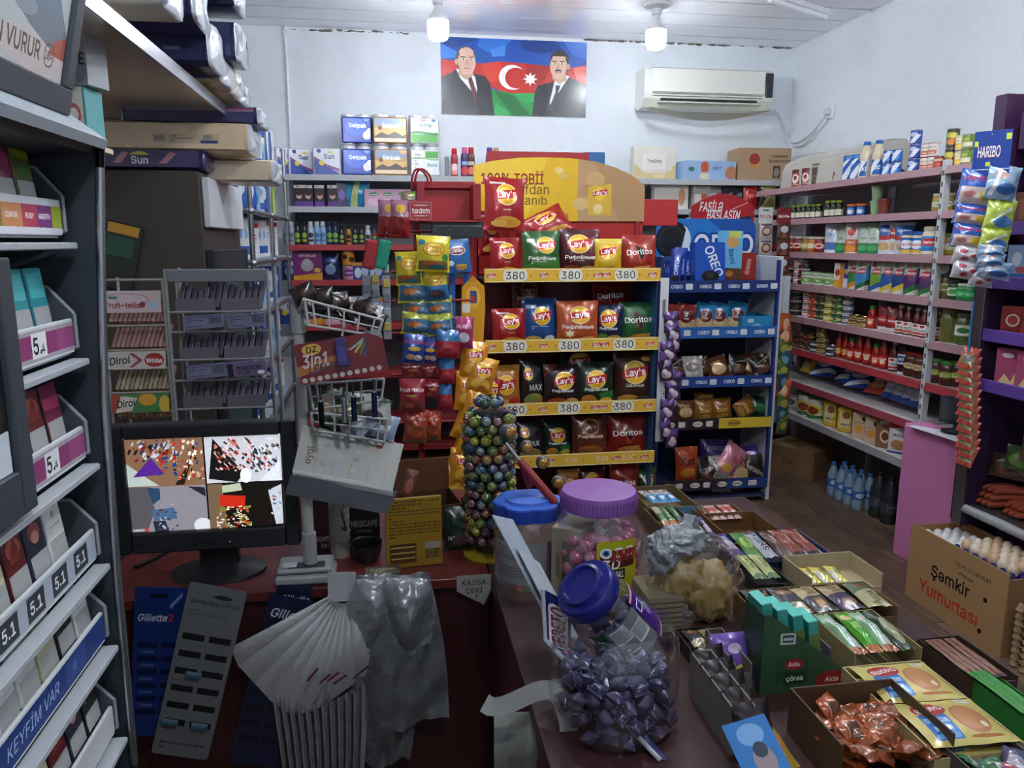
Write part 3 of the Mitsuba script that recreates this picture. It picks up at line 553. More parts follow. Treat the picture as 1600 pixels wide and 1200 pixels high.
def mayo(k,c1,c2,c3):Pz(k,'#ddd8cc',('p',[(0,.52),(1,.78),(1,.3),(0,.05)],c1),('p',[(0,.1),(1,.34),(1,.18),(0,-.05)],c2),('e',.52,.62,.3,.1,'#c62f34'),('t','Mahem',.52,.62,.07,.5,'#ffffff'),('e',.35,.82,.2,.08,c3),('e',.65,.84,.18,.07,'#d6c49a'),w=.1,h=.19)
mayo('mayo_blue','#2a5fae','#d8c23a','#8aa84a');mayo('mayo_sky','#3f93cf','#2c6a3c','#7a9a4a');mayo('mayo_lime','#7fae34','#2c5aa8','#8a4a3a');mayo('mayo_green','#3a8a4c','#e0922e','#c8a04a');mayo('mayo_purple','#5a2c6e','#2f7a3c','#c9a68a');mayo('mayo_navy','#21407e','#e3c944','#5a8a4a')
Pz('pouch_red','#8e1e1c',('e',.5,.45,.36,.14,'#c8382c'),('t','Ketçup',.5,.45,.08,.6,'#ffffff'),('r',0,.02,1,.16,'#d8d4cc'),('e',.6,.75,.2,.1,'#4a1412'))
def B_(k,base,*it,w=.1,h=.16,d=.06,m='card',**q):kind(k,[('',carton(w,h,d,base,dz(w,h,base,*it),**q),m)],h)
B_('carton_orange','#e6dccc',('r',.0,.0,1,.3,'#d9a02c'),('r',.6,.0,1,1,'#e0862c'),('e',.35,.6,.25,.14,'#b8472c'),w=.07,h=.14)
B_('carton_purple','#4a3c8a',('r',0,0,1,.4,'#d9d4e4'),('e',.5,.7,.3,.12,'#d8b04a'),w=.07,h=.14)
def F_(k,base,*it,w=.11,h=.16,d=.07):kind(k,[('',bag(w,h,d,dz(w,h,base,*it),base,seed=len(K),nu=6,nv=8,wr=.002,doy=False,crimp=.03),'paper')],h)
B_('flour_yellow','#d8b23c',('r',.08,.12,.92,.72,'#e9d9a8'),('e',.5,.6,.26,.14,'#8a5a2c'),('t','MAKA',.5,.24,.1,.6,'#5a3a1a'),('r',0,.84,1,1,'#e8cd3a'),w=.11,h=.17,d=.08,b=.014)
B_('flour_beige','#d3b99a',('e',.4,.35,.28,.16,'#e3a04c'),('e',.7,.75,.16,.09,'#2f3a44'),('l',.1,.5,.9,.62,2,'#8a6a4a'),w=.11,h=.17,d=.08,b=.006,top=[(R_(0,0,.11,.08),'#e0a83c')])
B_('sugar_brown','#8a6248',('t','ŞƏKƏR',.5,.72,.1,.7,'#f2e4cc'),('e',.5,.32,.3,.2,'#e0c49a'),('e',.5,.32,.2,.12,'#6a3a22'),w=.1,h=.19,d=.06,b=.006)
F_('flour_white','#dfdcd6',('p',[(0,.75),(1,.9),(1,1),(0,1)],'#c43a34'),('t','МУКА',.5,.6,.09,.7,'#26324a'),('e',.5,.3,.32,.16,'#b98a5a'),('r',0,0,1,.06,'#2f4f8e'),w=.15,h=.2,d=.09)
F_('rice_white','#dcdcd8',('e',.5,.5,.28,.2,'#55595c'),('t','Düyü',.5,.5,.1,.5,'#f0f0ee'),w=.15,h=.1,d=.08)
J_('tub_white','#dfddd2','#3b5a34',('e',.5,.5,.3,.3,'#e8c63a'),('e',.5,.45,.2,.22,'#8a3a2c'),('r',0,0,1,.2,'#3d7a4a'),base='#e8e6da',r=.05,h=.13,neck=.96,lh=.2,lz=(.08,.74))
F_('pack_blue','#1f4aa0',('e',.5,.5,.36,.24,'#d9dee6'),('t','Qənd',.5,.5,.12,.5,'#1f4aa0'),('p',[(0,.1),(1,.3),(1,.15),(0,0)],'#e4e8ee'),w=.16,h=.2,d=.09)
F_('pack_red','#a83a2c',('e',.5,.62,.36,.2,'#e6e2da'),('t','Makaron',.5,.62,.09,.6,'#a83a2c'),('e',.5,.3,.3,.14,'#c9a06a'),w=.16,h=.2,d=.08)
F_('pack_yellow','#c9b03c',('e',.5,.55,.32,.2,'#b83a2c'),('t','Düyü',.5,.55,.1,.5,'#fff2d0'),('e',.5,.2,.3,.1,'#e8dca0'),w=.13,h=.19,d=.08)
F_('pack_silver','#a9afb8',('r',0,0,1,.16,'#27417e'),('e',.5,.5,.3,.2,'#d0d5dc'),('t','Duz',.5,.5,.12,.4,'#27417e'),w=.11,h=.2,d=.07)
F_('pack_cream','#d8cdb4',('e',.5,.5,.3,.2,'#9a8a5a'),w=.14,h=.18,d=.08)
B_('stripe_pack','#2b5fae',('p',[(0,0),(.4,0),(1,.45),(1,.75),(0,.2)],'#e6ebf2'),('p',[(0,.5),(1,.95),(1,1),(0,.7)],'#e6ebf2'),('e',.5,.9,.3,.07,'#3f8fd0'),w=.06,h=.14,d=.05)
F_('foil_snack','#8c6b5c',('p',[(.2,.1),(.5,.1),(.9,.9),(.6,.9)],'#b59c8a'),('e',.5,.5,.28,.16,'#5c3a2c'),w=.1,h=.12,d=.05)
# ------------------------------------------------------------------ goods on the grocery shelves, kind / pixel column / height in pixels
LV=['top','second','third','fourth','fifth','sixth','seventh','bottom']
GRD=[(0,'red coffee tin','coffee_red',[1247,1262],27,.06),(0,'tall brown tin with a pale rim','tin_dark',[1277],32,.06),(0,'crumpled brown foil snack pack leaning back','foil_snack',[1309],30,.06),(0,'slim blue and white striped pack','stripe_pack',[1327,1339],38,.05),(0,'milk bottle with blue cap and blue label','condensed_bottle',[1352,1371],56,.06),(0,'small blue milk can','milk_blue',[1387,1401],19,.06,2),(0,'navy and white milk can','milk_navy',[1428],21,.06,3),(0,'white can with red band','tin_white_red',[1447,1459],20,.06,2),(0,'small dark red can','tin_red',[1468],19,.05),(0,'dark pea can with yellow fruit print','peas_dark',[1486],29,.06,2),(0,'pale yellow corn can','corn_yellow',[1500],23,.05,2),(0,'green and cream can','tin_green',[1511],23,.05,2),(0,'pale yellow corn can at the bay end','corn_yellow',[1541],24,.1,2),(1,'tiny dark spice jar with green cap','spice_jar',[1241,1249,1256,1264,1272,1280],22,.05),(1,'dark spice jar with green cap','spice_jar',[1294,1303,1312],26,.05),(1,'blue chocolate spread jar with orange lid','spread_jar',[1332,1347],19,.06),(1,'pale green plastic cup','cup_green',[1369],22,.06,2),(1,'brown plastic cup','cup_brown',[1382],24,.04),(1,'mustard jar with white oval label','mustard_jar',[1467,1487],28,.07),(1,'dark sauce jar with red lid','sauce_dark',[1502,1514],32,.07),(2,'red jam jar','jam_red',[1241,1283],24,.05),(2,'red jam jar with cream lid','jam_red',[1250],24,.05),(2,'olive coloured jam jar','jam_olive',[1262],24,.05),(2,'orange jam jar','jam_orange',[1272],24,.05),(2,'white and blue pouch','pouch_blue_white',[1300],44,.06),(2,'pale green and white pouch','pouch_green_white',[1317],44,.08),(2,'white and orange tomato pouch','pouch_orange',[1332],46,.05),(2,'dark green and white pouch','pouch_green_white',[1352,1367],47,.06),(2,'blue and red mayonnaise pouch','pouch_mayo_blue',[1385,1412],49,.06),(2,'red banded mayonnaise pouch','pouch_mayo_red',[1401],47,.07),(2,'white mayonnaise jar with blue lid','mayo_jar',[1421,1439],36,.05),(2,'big blue labelled mayonnaise jar with cream lid','mayo_big',[1456],44,.05),(2,'mustard jar with olive lid','mustard_tall',[1477,1488,1499],34,.07),(3,'dark flat can','tin_black',[1239,1258],15,.06,2),(3,'salmon coloured flat can','tin_salmon',[1250],12,.05,3),(3,'white tub with green lid','pot_white',[1268,1286,1302],20,.06),(3,'white and orange carton','carton_orange',[1315],38,.06),(3,'purple carton','carton_purple',[1326],36,.08),(3,'green mayonnaise pouch','mayo_green',[1334],46,.07),(3,'sky blue mayonnaise pouch','mayo_sky',[1347],47,.05),(3,'lime green mayonnaise pouch','mayo_lime',[1370],50,.05),(3,'blue mayonnaise pouch','mayo_blue',[1388],52,.06),(3,'navy mayonnaise pouch','mayo_navy',[1405],53,.05),(3,'purple mayonnaise pouch','mayo_purple',[1424,1447],54,.05),(3,'sky blue pouch behind the upright','mayo_sky',[1468],50,.09),(3,'olive jar with dark lid','olive_jar',[1478],38,.05),(3,'basil jar with white label','basil_jar',[1493],30,.05),(3,'bright green olive tub','green_tub',[1507,1519],26,.05),(4,'dark flat can','tin_black',[1245],14,.06,3),(4,'salmon can with white ring','tin_salmon',[1262],10,.05,4),(4,'orange fish can','tin_orange',[1273],10,.05,4),(4,'olive green can','tin_olive',[1284],10,.05,4),(4,'yellow can','tin_yellow',[1296],10,.05,4),(4,'leaf green can','tin_leaf',[1309],10,.05,4),(4,'white and navy sea food can','tin_sea',[1325],9,.05,5),(4,'gold flat tin','tin_gold',[1336,1350],8,.04,2),(4,'ketchup bottle with green cap','ketchup_green',[1363],36,.05),(4,'red ketchup pouch','pouch_red',[1381,1395],38,.06),(4,'white labelled dark sauce bottle','sauce_label',[1407,1419,1433,1444,1455],44,.05),(4,'red sauce bottle behind the upright','sauce_label',[1469],44,.06),(4,'pickle jar without label','pickle_plain',[1485],52,.06),(4,'pickle jar with white label','pickle_jar',[1508],50,.06),(5,'brown flat tin','tin_brown',[1253,1266],8,.06,3),(5,'gold flat tin','tin_gold',[1285],8,.05,5),(5,'navy flat tin','tin_navy',[1276,1301],8,.04,2),(5,'slim hot sauce bottle','hot_sauce',[1311,1321],42,.05),(5,'green capped ketchup bottle','ketchup_green',[1331,1369],36,.05),(5,'tall ketchup bottle','ketchup',[1343,1356,1381],52,.05),(5,'dark sauce bottle with white label','sauce_label',[1397],46,.06),(5,'black barbecue sauce bottle standing on its white cap','sauce_black',[1411],44,.05),(5,'dark syrup jar with red lid','honey_jar',[1427,1441],38,.06),(5,'dark compote jar with green lid','compote_jar',[1463,1481],38,.05),(5,'dark compote jar with green lid at the end','compote_jar',[1500],40,.08),(7,'white bag of rice','rice_white',[1240],22,.08),(7,'white tub with dark green lid','tub_white',[1263,1278],42,.06),(7,'cream flour pack standing behind','pack_cream',[1297,1326,1345],46,.22),(7,'yellow flour bag','flour_yellow',[1300,1322],40,.05),(7,'beige flour pack','flour_beige',[1347,1367],42,.05),(7,'brown sugar pack','sugar_brown',[1384],54,.06),(7,'white flour bag with red corner','flour_white',[1406],52,.05),]
PLURAL={}
def goods():
 for lv,lab_,k,pxs,hpx,off,*st in GRD:
  z=ZR[lv];p,h=K[k];n=st[0]if st else 1
  for i,px in enumerate(pxs):
   X=XS+off+.012
   y=shelf_y(px,X,z+.05);dd=depth((X,y,z));s=hpx*dd/F/h
   w=lab_+(f' on the {LV[lv]} grocery shelf' if lv!=7 else ' on the bottom grocery shelf')
   for j in range(n):
    l=w
    if len(pxs)>1:l+=f', {ORD[i]} from the back wall'
    if n>1:l+=f', {("bottom", "second", "third", "fourth", "top")[j] if j < n-1 else "topmost"} of its stack'
    name=k if not k.startswith(('tin','pack','pouch','mayo'))else{'tin':'food_tin','pac':'dry_food_pack','pou':'food_pouch','may':'mayonnaise_pack'}[k[:3]]
    cat='can' if k.split('_')[0]in('tin','coffee','milk','peas','corn')else 'bottle' if 'bottle' in k or 'ketchup' in k or 'sauce' in k else 'jar' if 'jar' in k or 'jam' in k or k in('mayo_jar','mayo_big','pickle_plain','mustard_tall')else 'tub' if 'tub' in k or 'pot' in k else 'cup' if 'cup' in k else 'pack'
    thing(name,l,cat,p,mat(rz(math.radians(-62+RNG.uniform(-9,9)))@(rx(-.2)if k=='foil_snack' else np.eye(3)),(X+(0 if j==0 else RNG.uniform(-.004,.004)),y,z+.0005+j*(h*s+.001)),(s*.94,s*.94,s)),f'{lab_} on the {LV[lv]} grocery shelf' if len(pxs)*n>1 else None)
goods()
def lying(k,px,lv,wpx,off,lab_,tilt=-62,roll=0,name='dry_food_pack',dz_=0):
 p,h=K[k];X=XS+off;z=ZR[lv];y=shelf_y(px,X,z+.05);s=wpx*depth((X,y,z))/F/h
 thing(name,lab_,'pack',p,mat(rz(rad(-80+roll)[0])@rx(rad(tilt)[0]),(X,y,z+.055*s+dz_),s))
lying('pack_yellow',1258,6,42,.1,'yellow rice pack slumped on the seventh grocery shelf nearest the back wall',-40)
lying('pack_blue',1282,6,50,.1,'blue sugar pack lying on the seventh grocery shelf beside the yellow rice pack',-58,20)
lying('pack_blue',1312,6,54,.1,'blue sugar pack in the middle of the seventh grocery shelf',-62,-16)
lying('pack_blue',1338,6,50,.11,'blue and white sugar pack touching the red pasta pack',-62,30)
lying('pack_red',1365,6,50,.1,'red and white pasta pack lying on the seventh grocery shelf',-60,12)
for i,px in enumerate((1388,1402,1417,1431)):
 lying('pack_silver',px,6,54,.09,f'silver salt pack with blue base on the seventh shelf, {ORD[i]} from the pasta pack',-32,6)
cab=numbered('cigarette_cabinet');mark(cab,'dark grey cigarette cabinet with sloping price trays at the left edge','cabinet')
xz=lambda pts:Polygon(pts)
MXZ=lambda y:np.array([[1,0,0,0],[0,0,-1,y],[0,1,0,0],[0,0,0,1]],float)
EG=[(lambda q:(q[0]-.006,q[2]))(aty(px,py,1.25))for px,py in((216,1190),(190,900),(170,620),(166,450),(164,262))]
side=xz([(-.95,.0),(EG[0][0]-.05,.0)]+EG+[(-.412,1.64),(-.52,1.74),(-.95,1.74)])
part(cab,'side_panel',MB().prism(side,-.018,0,'#2e343c',MXZ(1.25)),'paint')
m=MB().wire([(x,1.247,z)for x,z in EG],.006,'#b9bfc6',8).wire([(EG[-1][0],1.247,EG[-1][1]),(-.412,1.247,1.638),(-.52,1.247,1.738)],.006,'#15171b',8);part(cab,'edge_trim',m,'chrome')
part(cab,'back_panel',MB().box(-.95,-.93,-.2,1.248,0,1.74,'#22262c',.002),'paint')
q0,q1=atx(158,240,-.40),atx(0,186,-.40)
part(cab,'canopy',MB().prism(xz([(-.405,1.632),(-.40,1.645),(-.53,1.742),(-.93,1.742),(-.93,1.70),(-.52,1.69)]),0,1.42,'#8e969e',MXZ(1.245)),'paint')
part(cab,'valance',MB().prism(xz([(-.42,1.625),(-.415,1.635),(-.60,1.69),(-.70,1.63),(-.71,1.61)]),0,1.42,'#22262b',MXZ(1.244)),'paint')
TR=[(1.535,'col'),(1.364,'mag'),(1.20,'mag'),(1.035,'dark'),(.895,'blue'),(.73,'plain')]
Y0,Y1=.30,1.228
for i,(z,c)in enumerate(TR):
 k=part(cab,'tray',MB().prism(xz([(-.474,z-.03),(-.474,z-.025),(-.90,z+.03),(-.90,z+.022)]),0,Y1-Y0,'#9aa0a6',MXZ(Y1)),'paint')
 L=Y1-Y0;W=L
 D=dz(W,.042,{'col':'#d8dadf','mag':'#a8a0a8','dark':'#aab4c0','blue':'#1f3a74','plain':'#c9ccd0'}[c])
 u=lambda y:(y-Y0)
 if c=='col':
  for a,b,cc in((.55,.80,'#b34a5a'),(.8,.98,'#a5456a'),(.98,1.05,'#8c7a3a'),(1.05,1.105,'#c98a5a'),(1.105,1.15,'#b3405a'),(1.15,1.195,'#7a3a78'),(1.195,1.228,'#a8b43a')):D.append((R_(u(a),.006,u(b),.036),cc))
  for y,s in((1.077,'COMFORT'),(1.127,'RUBY'),(1.172,'MAGENTA')):D.append((txt(s,u(y),.021,.007,.036),'#f0e6ea'))
 if c=='mag':
  D.append((R_(0,.006,W,.036),'#8a3a6c'));D.append((R_(u(1.09),.004,u(1.135),.038),'#e6e8ea'));D.append((txt('5.',u(1.107),.021,.022),'#222222'));D.append((txt('4',u(1.124),.016,.012),'#222222'))
  for y in(.75,.9,1.0,1.17,1.2):D.append((R_(u(y),.006,u(y)+.03,.036),'#9a4a7c'))
 if c=='dark':
  for y in np.arange(.62,1.2,.075):
   D.append((R_(u(y),.004,u(y)+.05,.038),'#33373f'));D.append((txt('5.1',u(y)+.025,.021,.017),'#e6e8ea'))
 if c=='blue':
  D+=[(txt('İQ',u(.82),.021,.022),'#f0f2f6'),(txt('KEYFİM VAR',u(.98),.021,.018,.19,False,slant=.2),'#9fb4dc'),(R_(u(1.08),.004,u(1.15),.038),'#2a4684'),(star(u(1.11),.021,.012,8),'#4a66a4')]
 rail=MB().box(-.474,-.468,Y0,Y1,z-.026,z+.024,'#d2d6da',.001);rail.face((-.468,Y0,z-.022),(0,1,0),(0,0,1),D,W,.042)
 part(k,'price_rail',rail,'card')
 part(k,'lip',MB().box(-.476,-.45,Y0,Y1+.004,z-.046,z-.036,'#a9aeb3',.002),'paint')
 m=MB().wire([(-.50,Y1+.006,z-.02),(-.466,Y1+.006,z-.02),(-.466,Y1+.006,z+.03),(-.50,Y1+.006,z+.07),(-.60,Y1+.006,z+.075)],.003,'#8f959b',6);m.prism(xz([(-.60,z-.0),(-.468,z-.018),(-.468,z+.03),(-.50,z+.068),(-.60,z+.072)]),0,.002,'#4a5058',MXZ(Y1+.006))
 part(k,'end_plate',m,'paint')
 part(k,'bracket',MB().wire([(-.47,Y1-.02,z-.046),(-.55,Y1-.02,z-.075),(-.60,Y1-.02,z-.15)],.005,'#50565d',6),'paint')
def cigpack(k,c,c2,*it,warn=True):
 W,H,d=.055,.088,.022
 D=dz(W,H,c,*it)
 if warn:D+=[(R_(.003,.002,W-.003,H*.36),'#a4a6a6'),(lines_of_text(.006,.005,W-.006,H*.34,3,3,.6),'#4a4b50')]
 kind(k,[('',box3(W,d,H,c2,D,top=[(R_(0,0,W,d),c2)]),'gloss')],H)
def box3(w,d,h,col,front=None,side=None,top=None,b=.0015):return carton(w,h,d,col,front,side,top,b)
cigpack('cig_white','#d6d9d6','#e2e4e0',('e',.5,.75,.1,.06,'#9aa08c'),('l',.2,.45,.8,.6,2,'#a3a8a0'));cigpack('cig_red','#5c1f22','#3a1416',('e',.5,.7,.34,.16,'#a4564a'),('p',[(.2,.5),(.6,.9),(.8,.5)],'#7e2e2c'))
cigpack('cig_navy','#232636','#2b2f42',('e',.5,.7,.3,.16,'#8a3a40'),('e',.5,.62,.2,.1,'#c08a7a'));cigpack('cig_cream','#c9c2a2','#b7b090',('e',.5,.78,.1,.05,'#6e6a4a'),('l',.2,.5,.8,.65,2,'#8a8668'))
cigpack('cig_blue','#dfe3e8','#e8ebee',('p',[(.3,.98),(.8,.98),(.8,.6)],'#2f74b8'),('e',.6,.7,.2,.1,'#4a94cc'));cigpack('cig_magenta','#6e2440','#2e1a20',('r',0,.55,1,.75,'#a83a62'));cigpack('cig_teal','#2f8a94','#2a6a74',('r',.1,.5,.9,.9,'#4fb0b4'))
cigpack('cig_green','#5a5f2a','#4a4f2a',('r',0,.7,1,1,'#8a9a2c'),('e',.5,.5,.3,.12,'#3a6a3c'));cigpack('cig_black','#1e1f22','#17181b',('l',.2,.5,.8,.7,2,'#6a6c70'))
CG=[(0,['green','magenta','red','green','magenta','green','magenta'],-.5),(1,['teal','teal','teal','teal','navy','teal','navy'],0),(2,['magenta','red','magenta','black','magenta','red'],0),(3,['white','navy','red','cream','black','cream','red','black'],0),(4,['blue','black','cream','white','blue','white','blue','white','white'],0),(5,['black','navy','red','cream','white','white','white'],0)]
CN={'white':'white cigarette pack','red':'dark red cigarette pack','navy':'navy cigarette pack','cream':'cream cigarette pack','blue':'white cigarette pack with blue corner','magenta':'magenta banded cigarette pack','teal':'teal cigarette pack','green':'olive green cigarette pack','black':'black cigarette pack'}
ST=[1.165,1.17,1.175,1.14,1.19,1.19]
for lv,ks,_ in CG:
 z=TR[lv][0]-.022+.03
 for i,c in enumerate(ks):
  y=ST[lv]-i*.06;p,h=K['cig_'+c]
  thing('cigarette_pack',f'{CN[c]}, {ORD[i]} from the far end of the {ORD[lv]} cabinet tray','cigarette pack',p,mat(rz(PI/2)@rx(rad(-7)[0]),(-.492,y,z+.004)),f'cigarette packs on the {ORD[lv]} cabinet tray')
k0=atx(61,790,-.44);yb=k0[1];zb,zt=k0[2],atx(17,402,-.44)[2]
m=MB();
for a,b,c,d in((yb-.035,yb,zb,zt),(.2,yb-.035,zb,zb+.055),(.2,yb-.035,zt-.03,zt)):m.box(-.455,-.44,a,b,c,d,'#343b43',.002)
gl=MB().box(-.452,-.447,.2,yb-.035,zb+.055,zt-.03,'#141518');lb=MB().face((-.4465,yb-.22,zb+.056),(0,1,0),(0,0,1),[(R_(0,0,.18,.05),'#c9d3da'),(ring(.12,.025,.014,.003),'#3a4048'),(txt('18+',.12,.025,.009),'#3a4048'),(lines_of_text(.01,.01,.09,.04,3,2),'#6a737a')],.18,.05)
thing('cabinet_door_leaf','dark framed sliding glass leaf in front of the cigarette trays','door leaf',[('frame',m,'paint'),('pane',gl,'gloss'),('notice',lb,'card')])
A,B_r=aty(100,180,1.2),aty(125,0,1.2);ln=np.linalg.norm(B_r-A)*1.25;up_=unit(B_r-A);Lf=.8
m=MB();Mf=frame(A+np.array([0,-Lf,0]),(0,1,0),up_)
zz=1 if Mf[0,2]>0 else-1
m.box(0,Lf,0,ln,-.012*zz,0,'#262b31',.003,Mf)
for a,b,c,d in((0,Lf,0,.035),(Lf-.028,Lf,.035,ln),(0,Lf,ln-.02,ln)):m.box(a,b,c,d,0,.008*zz,'#3a4149',.002,Mf)
W,H=Lf-.03,ln-.055
D=[(R_(0,0,W,H),'#b9c4c6'),(poly((W-.26,.02),(W-.02,-.01),(W,-.0),(W,.045),(W-.10,.05)),'#c9c2c2'),(poly((W-.30,.085),(W-.17,.075),(W-.10,.05),(W-.02,.03),(W,.06),(W-.045,.12),(W-.07,.115),(W-.10,.09),(W-.2,.11)),'#6f7f8e'),(circ(W-.12,.072,.03,.012),'#8a97a4'),(poly((W-.05,.03),(W,.03),(W,.06),(W-.03,.05)),'#a8574f'),(txt('SİQARET ÇƏKMƏK İNSAN VURUR',W-.28,.028,.022,.42),'#5a5450'),(ring(W-.045,.028,.015,.002),'#4a4644'),(txt('18+',W-.045,.028,.011,.022),'#4a4644')]
pan=MB().skin(np.array([[[0,.0,0],[0,H,0]],[[W,0,0],[W,H,0]]]),D,W,H,Mf@mat(None,(.0,.036,.002)),off=.0)
if zz<0:pan=MB().skin(np.array([[[0,0,-.002],[0,H,-.002]],[[W,0,-.002],[W,H,-.002]]]),D,W,H,Mf@mat(None,(0,.036,0)))
thing('warning_display','tilted dark framed warning display at the top left corner','display',[('frame',m,'paint'),('picture',pan,'gloss')])
fy0,fy1,fx,fz=3.0,3.72,aty(310,265,3.0)[0],1.752
key=numbered('display_fridge');mark(key,'tall dark drinks fridge under the stacked paper packs','fridge')
part(key,'body',MB().box(fx-.62,fx,fy0,fy1,.03,fz,'#3b352f',.006),'paint')
part(key,'header',MB().box(fx,fx+.03,fy0+.02,fy1-.06,1.55,fz-.02,'#c9ccd2',.006),'plastic')
m=MB().box(fx,fx+.03,fy0+.02,fy0+.10,.2,1.47,'#1d1f23',.004);m.box(fx,fx+.03,fy1-.06,fy1,.2,1.47,'#1d1f23',.004);m.box(fx,fx+.03,fy0+.1,fy1-.06,1.38,1.47,'#26292e',.004);m.box(fx,fx+.03,fy0+.1,fy1-.06,.2,.26,'#1d1f23',.004)
k=part(key,'door',m,'paint');part(k,'pane',MB().box(fx+.01,fx+.016,fy0+.1,fy1-.06,.26,1.38,'#2f4a46'),'gloss')
part(k,'reflected_bottles',MB().box(fx+.0165,fx+.017,fy0+.34,fy0+.5,.9,1.3,'#4f7a6c'),'gloss')if False else None
ox=-.575;key=key0=numbered('overhead_shelf');mark(key,'glossy cream overhead shelf seen from below at the upper left','shelf')
part(key,'board',MB().box(-1.3,ox,.3,3.32,1.965,1.985,'#e4d2c0',.003),'steel');part(key,'edge_trim',MB().box(ox,ox+.008,.3,3.32,1.95,1.99,'#c9d0d6',.002),'chrome')
part(key,'end_panel',MB().box(-1.3,ox-.01,3.29,3.32,1.76,1.964,'#cfc4b6',.004),'plastic')
m=MB().tube([(-1.25,.3,1.9),(-1.25,3.1,1.9)],.01,'#9a9ea4',8);part(key,'rear_rod',m,'chrome')
def softpack(L,w,h,col,D=None,end='#a9b0b8',seed=0,r=.03):
 """long axis x, printed side towards -y, crumpled film ends"""
 m=MB();nu=16;a=np.linspace(0,2*PI,nu+1)
 def ringp(x,s,zc=0):
  c=np.sign(np.cos(a))*np.abs(np.cos(a))**.35*w/2*s;z=np.sign(np.sin(a))*np.abs(np.sin(a))**.35*h/2*s
  return np.stack([np.full_like(a,x),c,z+h/2],1)
 xs=np.linspace(-L/2,L/2,9);P=np.array([ringp(x,1)for x in xs]);n=meshkit.noise(np.concatenate([P*14,],-1)+seed)-.5;P[...,1:]+=(n*.007)[...,None]*np.sign(P[...,1:]-np.array([0,h/2]));P[:,-1]=P[:,0]
 m.grid(P,col,flip=False)
 for sg in(1,-1):
  e=MB();Q=np.array([ringp(sg*(L/2-.0005),1),ringp(sg*(L/2+.008),.93),ringp(sg*(L/2+.012),.5),ringp(sg*(L/2+.013),.02)]);nn=meshkit.noise(Q*60+seed)-.5;Q[1:,:,0]+=sg*nn[1:]*.02;Q[0]=P[-1 if sg>0 else 0];Q[:,-1]=Q[:,0]
  m.grid(Q,end,flip=sg<0)
 if D:m.face((-L/2+.01,-w/2-.004,h*.12),(1,0,0),(0,0,1),D,L-.02,h*.76,off=.006)
 return m
def soft(lab_,px0,px1,pyb,pyt,Y,L,col,D=None,deg=0,name='tissue_pack',w=.22,end='#a8b0b8',seed=1,M=None,over=0):
 a,b,t=aty(px0,pyb,Y),aty(px1,pyb,Y),aty(px1,pyt,Y);h=t[2]-b[2]
 m=softpack(L,w,h,col,D(L-.02,h*.76)if D else None,end,seed)
 thing(name,lab_,'tissue pack',[('',m,'film')],mat(rz(rad(deg)[0]),(b[0]-L/2+over,Y+w/2,b[2]))if M is None else M)
ys=3.02
SUN=lambda W,H:dz(W,H,'#3a2c5c',('t','Sun',.71,.4,.42,.3,'#e8e6ee'),('p',[(.66,.7),(.68,.86),(.71,.92),(.74,.86),(.76,.7)],'#d8c23a'),('p',[(.28,.2),(.42,.9),(.46,.9),(.36,.2)],'#b9828a'),('p',[(.80,.2),(.86,.9),(.89,.8),(.84,.2)],'#a8707c'),('p',[(.58,.2),(.63,.9),(.66,.8),(.62,.2)],'#b9828a'),('p',[(.08,0),(.2,.8),(.22,.8),(.12,0)],'#5a4a80'))
soft('dark purple napkin pack lying directly on the fridge',158,318,266,232,ys,.72,'#3a2c5c',SUN,end='#3a3058',w=.26)
CRE=lambda W,H:dz(W,H,'#d9c2a0',('r',.42,.2,.84,.6,'#c4b294'),('b',.43,.3,.5,.52,'#4a4a5c'),('l',.53,.26,.7,.56,3,'#6a6258'),('r',.72,.22,.83,.34,'#33407a'),('b',.74,.38,.8,.56,'#5a5a66'))
soft('cream tissue pack with barcode strip on top of the purple pack',172,388,240,190,ys,.56,'#d9c2a0',CRE,w=.24,seed=2)
NAV=lambda W,H:dz(W,H,'#211e4c',('r',0,.8,1,1,'#7a3a56'),('r',0,.76,1,.8,'#b8a8c0'),('t','FACIAL',.2,.86,.12,.2,'#d9c9d4'))
soft('navy tissue pack with pink top edge above the cream pack',228,402,196,166,ys+.02,.46,'#211e4c',NAV,w=.22,seed=3)
soft('cream tissue pack hanging over the right end of the fridge top',300,425,286,248,3.15,.34,'#c9b8a0',lambda W,H:dz(W,H,'#c9b8a0',('b',.2,.6,.36,.8,'#5a5464')),w=.24,seed=4)
q=aty(140,230,2.05);part(key0,'side_board',MB().box(q[0]-.32,aty(168,231,2.05)[0],1.97,2.09,q[2]-.014,q[2],'#c9b8a0',.002),'card')
m2=box3(.125,.12,.135,'#5fa0a2',dz(.125,.135,'#d0ccc4',('r',0,0,.62,1,'#c08a8a'),('e',.66,.5,.2,.2,'#b8605c'),('e',.66,.5,.14,.12,'#dcd4cc'),('r',.93,0,1,1,'#4a9090')))
thing('tea_carton','teal and white carton with a round red emblem under the overhead shelf','carton',[('',m2,'card')],mat(rz(rad(-12)[0]),(q[0]-.018,2.035,q[2]+.001),(.74,.6,.95)))
m=box3(.15,.11,.125,'#a3a8ac',dz(.15,.125,'#8f9396',('t','TE',.8,.45,.2,.3,'#17181b'),('l',.5,.7,.95,.78,1,'#2a2b2e'),('l',.5,.15,.85,.2,1,'#3a3b3e')))
thing('grey_carton','grey carton with black letters TE stacked on the teal carton','carton',[('',m,'card')],mat(rz(rad(-16)[0]),(q[0]-.008,2.035,q[2]+.130),(.72,.7,1.0)))
